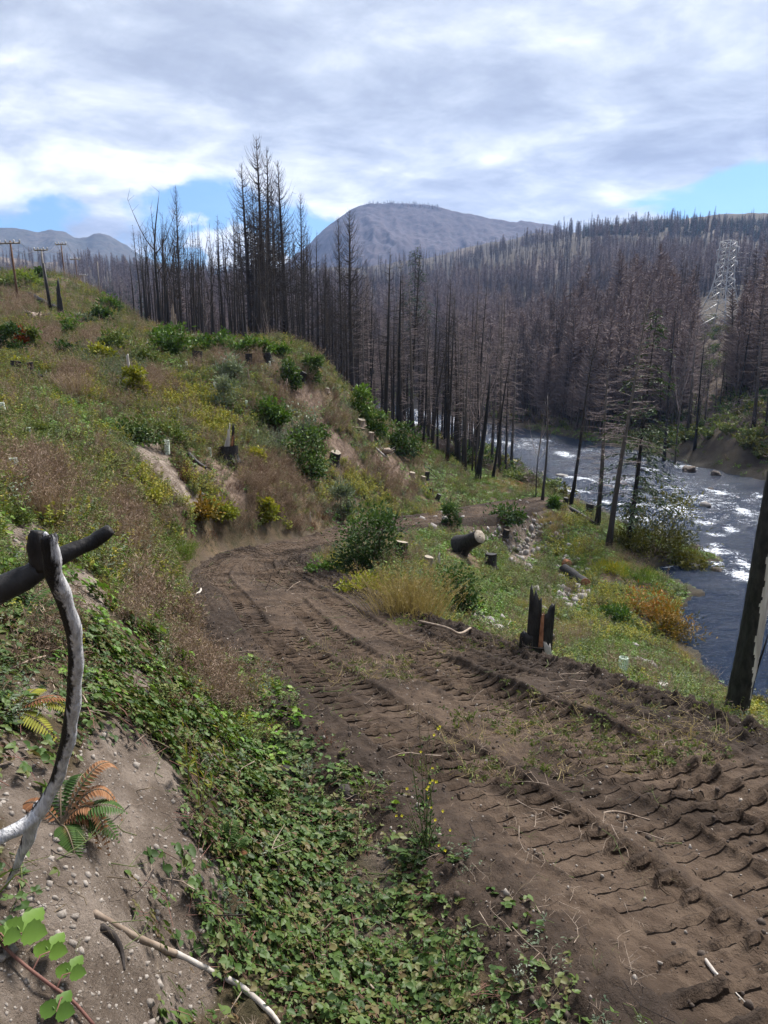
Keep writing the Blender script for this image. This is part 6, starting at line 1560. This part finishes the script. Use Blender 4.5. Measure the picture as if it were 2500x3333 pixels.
BO = [(2347,2165,84,50,M_drock,'big brown boulder at the water edge left of the black trunk',1,False),(2295,1645,48,18,M_rock,'grey boulder breaking the rapids mid river',2,True),(2263,1782,28,12,M_drock,'dark rock in the river off the willow point',3,True),(2398,1622,28,10,M_rock,'pale flat rock far out in the rapids',4,True),
      (1830,1548,56,14,M_rock,'flat rock by the near bank upstream of the bank trees',5,True),(2249,1850,48,26,M_rock,'pale brown rock below the tip of the river point',6,True),(2240,1535,60,26,M_drock,'dark rock at the foot of the far bank, left',7,True),(2330,1545,40,16,M_drock,'dark rock at the foot of the far bank, right',8,True),
      (2190,1585,24,9,M_drock,'small dark rock in the upper rapids',9,True),(2130,1622,24,9,M_drock,'small dark rock right of the fir branches',10,True),(1455,1636,38,22,M_drock,'dark boulder beside the far road',11,False),(2310,1590,22,8,M_drock,'small dark rock near the far bank rapids',12,True),
      (2060,2110,40,18,M_rock,'grey stone in the green slope above the mesh tube',13,False),(2105,2150,34,16,M_rock,'grey stone right of the mesh tube',14,False),(2040,2160,30,14,M_rock,'grey stone just above the mesh tube',15,False),(1820,1800,34,18,M_rock,'largest pale stone on the gravel terrace',16,False),(500,1615,26,18,M_rock,'pale stone at the foot of the sandy scar',17,False),(560,1600,20,14,M_rock,'rounded stone on the sandy scar',18,False)]
for a in BO: boulder(*a)
for (u, v, w_, lab) in [(2335,1858,46,'small grassy tussock island in the river'),(2295,1846,30,'tiny grassy tussock beside the river point')]:
    a, b_, c_ = ray(u, v); r = -12.2/c_; p = Vector((a*r, b_*r, -12.2)); k = px_m(1, p); f, s = shrub_mesh(3500+w_, w_*k, w_*k*.6, M_olive, 300, .12, .15, .8, 8)
    o = thing('grass_tussock', lab, 'tussock', tuple(p)); obj('foliage', f, o)['kind'] = 'stuff'; obj('rock_core', rock_mesh(980+w_, M_drock, 2, .5), o, (0, 0, 0), None, w_*k*.42)

# ================================================================== mesh tree tubes
M_tube = plain_mat('pale_plastic_mesh', (.62, .72, .62), (.78, .84, .76), 4, .6, .0)
M_stake = plain_mat('bamboo_stake', (.30, .24, .15), (.45, .38, .26), 6, .8, .0)
def tube_meshes():
    M = MB(); n = 12
    for sgn in (1, -1):
        for k in range(n):
            a = np.linspace(0, 1.5*sgn, 7)+k/n*2*PI; z = np.linspace(0, 1, 7); M.tube(np.stack([np.cos(a)*.17, np.sin(a)*.17, z], -1), .020, 3, False)
    for z in (0, .5, 1.0):
        a = np.arange(13)/12*2*PI; M.tube(np.stack([np.cos(a)*.17, np.sin(a)*.17, 0*a+z], -1), .016, 3, False)
    S = MB(); S.tube([(.19, 0, -.1), (.2, 0, .6), (.2, 0, 1.12)], [.02, .02, .016], 5)
    return M.mesh('mesh_sleeve', [M_tube]), S.mesh('stake', [M_stake])
TUBE = tube_meshes()
TB_L = {0: 'tall pale mesh tree tube at the far left edge of the bramble bank', 1: 'pale mesh tree tube on the bramble bank, second from the left edge', 6: 'tallest pale mesh tree tube, in the weeds at the far left', 5: 'blurred tall mesh tree tube above the tallest one at the left', 10: 'mesh tree tube in front of the arched dry stalks', 11: 'mesh tree tube left of the charred splintered stump'}
TB = [(13,1357,40),(121,1357,30),(277,1324,15),(297,1316,13),(169,1421,22),(95,1444,42),(56,1567,66),(97,1513,30),(251,1209,17),(272,1204,17),(545,1480,40),(684,1490,26),(550,1347,16),(579,1344,18),(635,1173,13),(708,1204,18),(608,1198,18),(699,1265,18),(802,1326,19),(782,1270,13),(136,1160,14),(853,1209,15),(879,1193,13),(705,1316,18),(869,1255,14),(696,1175,14),(275,1165,12),(195,1165,12),(590,1205,14),(840,1420,13),(905,1350,13)]
for k, (u, v, h_) in enumerate(TB):
    p = ground_px(u, v); s = px_m(h_*1.15, p); KEEP_OUT.append((p.x, p.y, s*.28)); o = thing('tree_tube', TB_L.get(k, 'small pale mesh tree tube dotted on the upper clearing' if v < 1215 else 'small pale mesh tree tube on the middle of the slope'), 'tree tube', tuple(p), (random.uniform(-.08, .08), random.uniform(-.08, .08), random.uniform(0, 6)), 'mesh tree tubes on the clearing', s)
    obj('mesh_sleeve', TUBE[0], o); obj('stake', TUBE[1], o)
p = ground_px(2022, 2205); o = thing('tree_tube', 'white mesh tree tube standing beyond the road edge on the right', 'tree tube', tuple(p), (0, .05, 0), None, px_m(66, p)*1.05); o.scale = (o.scale[0]*1.15, o.scale[0]*1.15, o.scale[2]); obj('mesh_sleeve', TUBE[0], o); obj('stake', TUBE[1], o)
rs = random.Random(12)
for k in range(46):
    u, v = (rs.uniform(1440, 1700), rs.uniform(1490, 1620)) if k < 20 else (rs.uniform(1540, 2000), rs.uniform(1690, 2100)) if k < 36 else (rs.uniform(1330, 1650), rs.uniform(1700, 1900))
    p = ground_px(u, v); s = px_m(rs.uniform(16, 24), p); M = TUBE[1]
    o = obj('planting_stake', M, None, (p.x, p.y, p.z), (rs.uniform(-.1, .1), rs.uniform(-.1, .1), rs.uniform(0, 6)), s); tag(o, 'small planting stake on the terrace above the river' if k < 20 else 'small planting stake on the green slope below the road', 'stake', 'planting stakes')

# ================================================================== utility poles and the pylon
M_pole = plain_mat('brown_pole_wood', (.10, .055, .035), (.20, .12, .08), 3, .85, .01, (1, 1, .1)); M_gpole = plain_mat('grey_pole_wood', (.22, .20, .18), (.36, .33, .30), 3, .85, .01, (1, 1, .1))
M_steel = plain_mat('galvanised_steel', (.36, .365, .38), (.54, .545, .56), 2, .5, .0); M_ins = plain_mat('insulator', (.35, .36, .38), (.6, .6, .62), 2, .3, .0); M_wire = plain_mat('wire', (.12, .12, .13), (.2, .2, .2), 2, .5, .0)
def pole(u, v0, v1, r, mat, label, arm=1.2, tilt=0.0, rad=.13):
    a, b_, c_ = ray(u, v0); x, y = a*r, b_*r; z = h1(x, y); top = at_r(u, v1, r).z; L = top-z
    root = thing('utility_pole', label, 'pole', (x, y, z), (0, tilt, 0), 'utility poles along the ridge')
    M = MB(); M.tube([(0, 0, -.3), (0, 0, L*.5), (0, 0, L)], [rad, rad*.9, rad*.75], 8, rough=.03); obj('shaft', M.mesh('shaft', [mat], True), root)
    if arm:
        M = MB(); M.tube([(-arm, -.12, L*.955), (0, -.12, L*.96), (arm, -.12, L*.955)], [.09, .09, .09], 4); ca = obj('crossarm', M.mesh('crossarm', [M_gpole]), root)
        for s in (-arm*.95, -arm*.4, arm*.4, arm*.95):
            M = MB(); M.tube([(s, -.12, L*.96), (s, -.12, L*.96+.28), (s, -.12, L*.96+.34)], [.07, .09, .04], 6); obj('insulator', M.mesh('insulator', [M_ins]), ca)
    return Vector((x, y, top))
P1 = pole(60, 985, 785, 86, M_pole, 'tall brown utility pole nearest the camera on the left hill', 1.1, -.03); P2 = pole(150, 950, 810, 98, M_gpole, 'pale grey utility pole second from the left', .85, -.02)
P3 = pole(211, 905, 792, 118, M_pole, 'thin utility pole on the skyline, third from the left', .8, -.02, .11); P4 = pole(252, 915, 840, 140, M_pole, 'thin distant utility pole, fourth from the left', .9, 0, .10)
P5 = pole(277, 940, 893, 170, M_gpole, 'short far utility pole showing only its crossarm', .9, 0, .10); P6 = pole(326, 965, 852, 104, M_gpole, 'slim bare pole without crossarm right of the pole line', 0, 0, .08)
pole(168, 1035, 858, 74, M_black, 'leaning burnt snag pole beside the thick black snag', 0, -.06, .16)
for j, (a, b_) in enumerate([(P1, P2), (P2, P3), (P3, P4)]):
    for s in (-.8, .8):
        q = np.linspace(0, 1, 12); A = a+Vector((s, 0, -.1)); B = b_+Vector((s, 0, -.1)); P = np.array([tuple(A*(1-t_)+B*t_-Vector((0, 0, 3.0*t_*(1-t_)))) for t_ in q])
        M = MB(); M.tube(P-np.array(A), .018, 3, False); o = obj('pole_wire', M.mesh('pole_wire', [M_wire]), None, tuple(A)); tag(o, 'thin %s wire between the %s pole pair on the left hill' % ('left' if s < 0 else 'right', ('first', 'second', 'third')[j]), 'wire', 'pole wires')
place_tree('snag1', 405, 92, 895, None, 'thin grey leafless sapling above the log strewn slope', None, fat=.7, name='dead_sapling'); place_tree('snag1', 432, 86, 985, None, 'small grey leafless sapling left of the stand', None, fat=.6, name='dead_sapling'); place_tree('snag0', 447, 96, 850, None, 'broken dark snag at the left foot of the stand', None, fat=.9, name='dead_snag')
def pylon():
    r = 290; a, b_, c_ = ray(2338, 1075); x, y = a*r, b_*r; z = h1(x, y); top = at_r(2368, 780, r).z; L = top-z
    root = thing('power_pylon', 'grey steel lattice pylon standing over the burnt forest', 'pylon', (x, y, z-.5), (0, .035, R(32)))
    lv = [(0, 6.6), (.18, 5.1), (.33, 3.9), (.46, 2.9), (.56, 2.4), (.66, 2.2), (.76, 2.1), (.84, 2.1), (.92, 2.0), (1.0, 2.0)]; Cn = [(1, 1), (-1, 1), (-1, -1), (1, -1)]; t_ = .22
    for cx_, cy_ in Cn:
        M = MB(); M.tube([(cx_*w_, cy_*w_, f*L) for f, w_ in lv], t_, 4); obj('leg', M.mesh('leg', [M_steel]), root)
    for k in range(len(lv)-1):
        (f0, w0), (f1, w1) = lv[k], lv[k+1]; M = MB()
        for j in range(4):
            a_, b2 = Cn[j], Cn[(j+1) % 4]
            M.tube([(a_[0]*w0, a_[1]*w0, f0*L), (b2[0]*w1, b2[1]*w1, f1*L)], t_*.55, 3); M.tube([(b2[0]*w0, b2[1]*w0, f0*L), (a_[0]*w1, a_[1]*w1, f1*L)], t_*.55, 3); M.tube([(a_[0]*w1, a_[1]*w1, f1*L), (b2[0]*w1, b2[1]*w1, f1*L)], t_*.55, 3)
        obj('brace_panel', M.mesh('brace_panel', [M_steel]), root)
    for f in (.56, .76, .92):
        for s in (1, -1):
            M = MB(); e = (0, s*4.2, f*L+.2); M.tube([(.9, s*1.4, f*L), e], t_*.6, 4); M.tube([(-.9, s*1.4, f*L), e], t_*.6, 4); M.tube([(0, s*1.4, f*L+1.3), e], t_*.5, 4); ca = obj('crossarm', M.mesh('crossarm', [M_steel]), root)
            M = MB(); M.tube([e, (0, s*4.2, f*L-.9), (0, s*4.2, f*L-1.8)], [.1, .17, .12], 6); obj('insulator', M.mesh('insulator', [M_ins]), ca)
    KEEP = None
    mw = Matrix.Translation((x, y, z-.5)) @ Euler((0, .035, R(32))).to_matrix().to_4x4(); j = 0
    for f in (.56, .76, .92):
        for s in (1, -1):
            p = mw @ Vector((0, s*4.2, f*L-1.8)); dv = Matrix.Rotation(R(32), 3, 'Z') @ Vector((1, 0, 0)); j += 1
            for sg in (-1, 1):
                q = np.linspace(0, 1, 14); e = p+(Vector((at_r(1480, 1000, 520).x, at_r(1480, 1000, 520).y, p.z-8+s*2)) - Vector((x, y, p.z))) if sg < 0 else p+Vector((190, 40, 6)); P = np.array([tuple(p*(1-t_)+e*t_-Vector((0, 0, 14*t_*(1-t_)))) for t_ in q])
                M = MB(); M.tube(P-np.array(p), .035, 3, False); o = obj('power_line', M.mesh('power_line', [M_wire]), None, tuple(p))
                tag(o, '%s power line strand hanging %s of the pylon, %s side' % (('lower', 'middle', 'upper')[(j-1)//2], 'left' if sg < 0 else 'right', 'near' if s < 0 else 'far'), 'power line', 'power lines')
pylon()

# ================================================================== close plants: ferns, bramble canes, mustard
def frond(M, base, az, L, rise, curl, n=22, pin=.09, tone=.5, curlx=0.0):
    q = np.linspace(0, 1, n); h = L*q*(1-.25*curl*q); z = L*(rise*q-curl*q*q)
    P = base+np.stack([np.cos(az+curlx*q)*h, np.sin(az+curlx*q)*h, z], -1); M.tube(P, .004*(1-.8*q), 4, False, m=1)
    T = np.gradient(P, axis=0); T /= np.linalg.norm(T, axis=1, keepdims=True); side = np.cross(T, [0, 0, 1.]); side /= np.linalg.norm(side, axis=1, keepdims=True)+1e-9
    s = slice(2, None); pl = pin*np.sin(np.clip(q[s]*1.05, 0, 1)*PI)**.6*(1-.35*q[s])+.006
    nr = np.cross(side[s], T[s])
    for sg in (1, -1): leaves(M, P[s], side[s]*sg+T[s]*.35-np.array([0, 0, .15]), nr, pl, np.full(len(pl), L/n*.85), np.clip(tone+np.random.default_rng(n).normal(0, .15, len(pl)), 0, 1), .05)
def fern(u, v, label, mats, fr, name='fern', r=None):
    p = ground_px(u, v) if r is None else at_r(u, v, r); root = thing(name, label, 'fern', tuple(p)); rs = np.random.default_rng(int(u*3+v))
    for (az, L, rise, curl, dead) in fr:
        M = MB(); frond(M, np.zeros(3), az, L, rise, curl, 24, .05 if dead else .07, rs.uniform(.2, .8), rs.uniform(-.5, .5)); obj('frond', M.mesh('frond', [mats[1] if dead else mats[0], M_stem]), root)
F2 = (M_fern, M_fernd)
fern(60, 2060, 'green sword fern behind the black crossing branch', F2, [(.2, .55, .9, .8, 0), (1.0, .5, 1.0, .8, 0), (-.5, .55, .7, .9, 0), (2.2, .5, .8, .8, 0), (3.2, .5, .8, .8, 0), (-1.3, .45, .6, .9, 0), (.6, .6, 1.1, .9, 0), (1.6, .55, 1.1, .8, 0), (4.2, .5, .8, .9, 0)])
fern(40, 2330, 'yellowing fern at the left edge beside the upright branch', (M_yel, M_fernd), [(.3, .32, .8, .8, 0), (-.6, .34, .6, .9, 0), (1.2, .3, .8, .8, 0), (-.1, .36, .9, .9, 1), (-1.4, .3, .6, .9, 0), (2.5, .3, .8, .8, 0)])
fern(200, 2690, 'dying fern with curled russet fronds at the foot of the bleached branch', F2, [(.25, .30, 1.3, 1.7, 1), (.6, .34, 1.4, 1.5, 1), (-.1, .24, 1.2, 1.9, 1), (.9, .36, 1.6, 1.3, 1), (-.5, .22, .8, 1.4, 1), (1.3, .30, 1.2, 1.0, 0), (.1, .3, .9, .8, 0), (2.0, .3, 1.1, 1.0, 0), (2.8, .28, 1.2, 1.2, 1), (-.9, .26, .7, .9, 0), (.45, .26, .5, .8, 0)])
fern(735, 2800, 'small green fern on the sandy bank above the split planks', F2, [(1.5, .2, 1.2, .6, 0), (.8, .18, 1.1, .8, 0), (2.3, .18, 1.1, .8, 0), (-.2, .15, .8, .8, 0), (3.3, .16, .8, .8, 0), (.3, .15, .9, .9, 1)])
def big_leaf(M, p, d, nrm, L, Wd, tone):
    d = np.array(d)/np.linalg.norm(d); s = np.cross(d, nrm); s /= np.linalg.norm(s); up = np.cross(s, d); V = [p]; F_ = []; n = 9
    for k in range(1, n):
        f = k/n; w_ = Wd*.5*math.sin(PI*f**.75)**.8*(1+.09*(1 if k % 2 else -1)); c = p+d*L*f-up*.02*L*f*f*3; V += [c+s*w_+up*w_*.25, c+up*.012*L*(1 if k % 2 else -1), c-s*w_+up*w_*.25]
    V.append(p+d*L-up*.06*L); V = np.array(V); t_ = [[0, 1, 2], [0, 2, 3]]; q = []
    for k in range(n-2): a = 1+3*k; q += [[a, a+3, a+4, a+1], [a+1, a+4, a+5, a+2]]
    a = 1+3*(n-2); e = len(V)-1; t_ += [[a, e, a+1], [a+1, e, a+2]]; M.add(V, q, t_, 0, tone)
def cane():
    pts = [(-40, 3050), (60, 3150), (160, 3230), (240, 3290), (310, 3370)]; P = [ground_px(u, v)+Vector((0, 0, .03)) for u, v in pts]; o0 = P[0].copy(); root = thing('bramble_cane', 'blackberry cane with large bright green leaves at the bottom left corner', 'plant', tuple(o0))
    C = catmull(np.array([tuple(p-o0) for p in P]), 20); M = MB(); M.tube(C, .005, 6, True); obj('cane', M.mesh('cane', [M_cane], True), root)
    for (u, v, s, dz) in [(85, 3135, .085, .10), (170, 3165, .062, .07), (235, 3225, .055, .06), (190, 3345, .06, .05), (20, 3110, .06, .06)]:
        p = np.array(ground_px(u, v)+Vector((0, 0, dz))-o0); near = C[np.argmin(((C-p)**2).sum(1))]; M = MB()
        M.tube([near, (near+p)/2+[0, 0, .02], p], [.003, .0025, .002], 4, False, m=1)
        for a in (1.4, 1.4+1.5, 1.4-1.5): big_leaf(M, p, (math.cos(a), math.sin(a), .1), (.1, -.55, 1), s*(1.1 if a == 1.4 else .9), s*.78, .5)
        obj('leaf', M.mesh('leaf', [M_lush, M_cane], True), root)
cane()
M_petal = plain_mat('yellow_petal', (.75, .62, .03), (.85, .74, .06), 4, .6, .0)
def mustard():
    p = ground_px(1392, 2800); k = px_m(1, p); root = thing('mustard_plant', 'tall spindly wild mustard with small yellow flowers at the road edge', 'plant', tuple(p)); up = Vector((0, 0, 1)); rs = np.random.default_rng(4)
    tips = [(1362, 2300), (1330, 2420), (1395, 2370), (1415, 2400), (1310, 2560), (1420, 2520), (1440, 2650), (1300, 2640), (1345, 2500), (1378, 2450)]; r = math.hypot(p.x, p.y)
    Ml = MB()
    for j, (u, v) in enumerate(tips):
        e = np.array(at_r(u, v, r+rs.uniform(-.12, .1))-p); m_ = e*.5+np.array([rs.normal(0, .02), rs.normal(0, .02), .03]); M = MB(); M.tube(catmull([(0, 0, 0), m_, e], 8), np.linspace(.0045, .0012, 8), 4, False); obj('stem', M.mesh('stem', [M_gstem if j % 2 else M_stem]), root)
        n = 26; f = rs.uniform(.12, .8, n)**1.3; pp = np.outer(f, e)+rs.normal(0, .012, (n, 3)); leaves(Ml, pp, dirs(rs, n, .0, .9), rs.normal(size=(n, 3)), .045*(1.2-f), .010, rs.uniform(0, 1, n))
    n = 60; leaves(Ml, rs.normal(0, .05, (n, 3))*[1, 1, 0]+[0, 0, .03], dirs(rs, n, .1, .8), np.tile([0, 0, 1.], (n, 1)), .12, .04, rs.uniform(0, 1, n)); obj('leaves', Ml.mesh('leaves', [M_deep]), root)['kind'] = 'stuff'
    for (u, v) in [(1432,2364),(1413,2392),(1426,2372),(1370,2447),(1408,2500),(1408,2540),(1420,2545),(1395,2560),(1390,2568),(1325,2567),(1393,2595),(1404,2628),(1441,2640),(1417,2668),(1290,2655),(1308,2655),(1396,2718),(1465,2702),(1429,2751),(1449,2768),(1396,2772),(1400,2548)]:
        c = np.array(at_r(u, v, r+rs.uniform(-.1, .05))-p); M = MB(); a = rs.uniform(0, 6); s = rs.uniform(4.5, 6.5)*k
        for q in range(4): aa = a+q*PI/2; leaves(M, [c], [(math.cos(aa), math.sin(aa)*.5-.3, math.sin(aa)*.6+.25)], [(0, -1, .6)], s, s*.8, .5, .1)
        M.tube([c-np.array([0, 0, 12*k]), c], [.0008, .001], 3, False, m=1); obj('flower', M.mesh('flower', [M_petal, M_gstem]), root)
mustard()
for (u, v, h_, lab) in [(640, 2650, 330, 'thin pale green stalk rising from the brambles at the left'), (1060, 3150, 210, 'thin dry stalk in the lower brambles'), (1450, 3230, 240, 'dry tan stalk tuft near the bottom edge'), (1170, 2760, 160, 'dry stalk below the rotten wood chunk')]:
    p = ground_px(u, v); L = px_m(h_, p); o = obj('weed_stalk', weed(5000+u, M_yel if u == 640 else M_dry, L, 4, 10, .04, .0022), None, tuple(p)); tag(o, lab, 'plant')
cover()
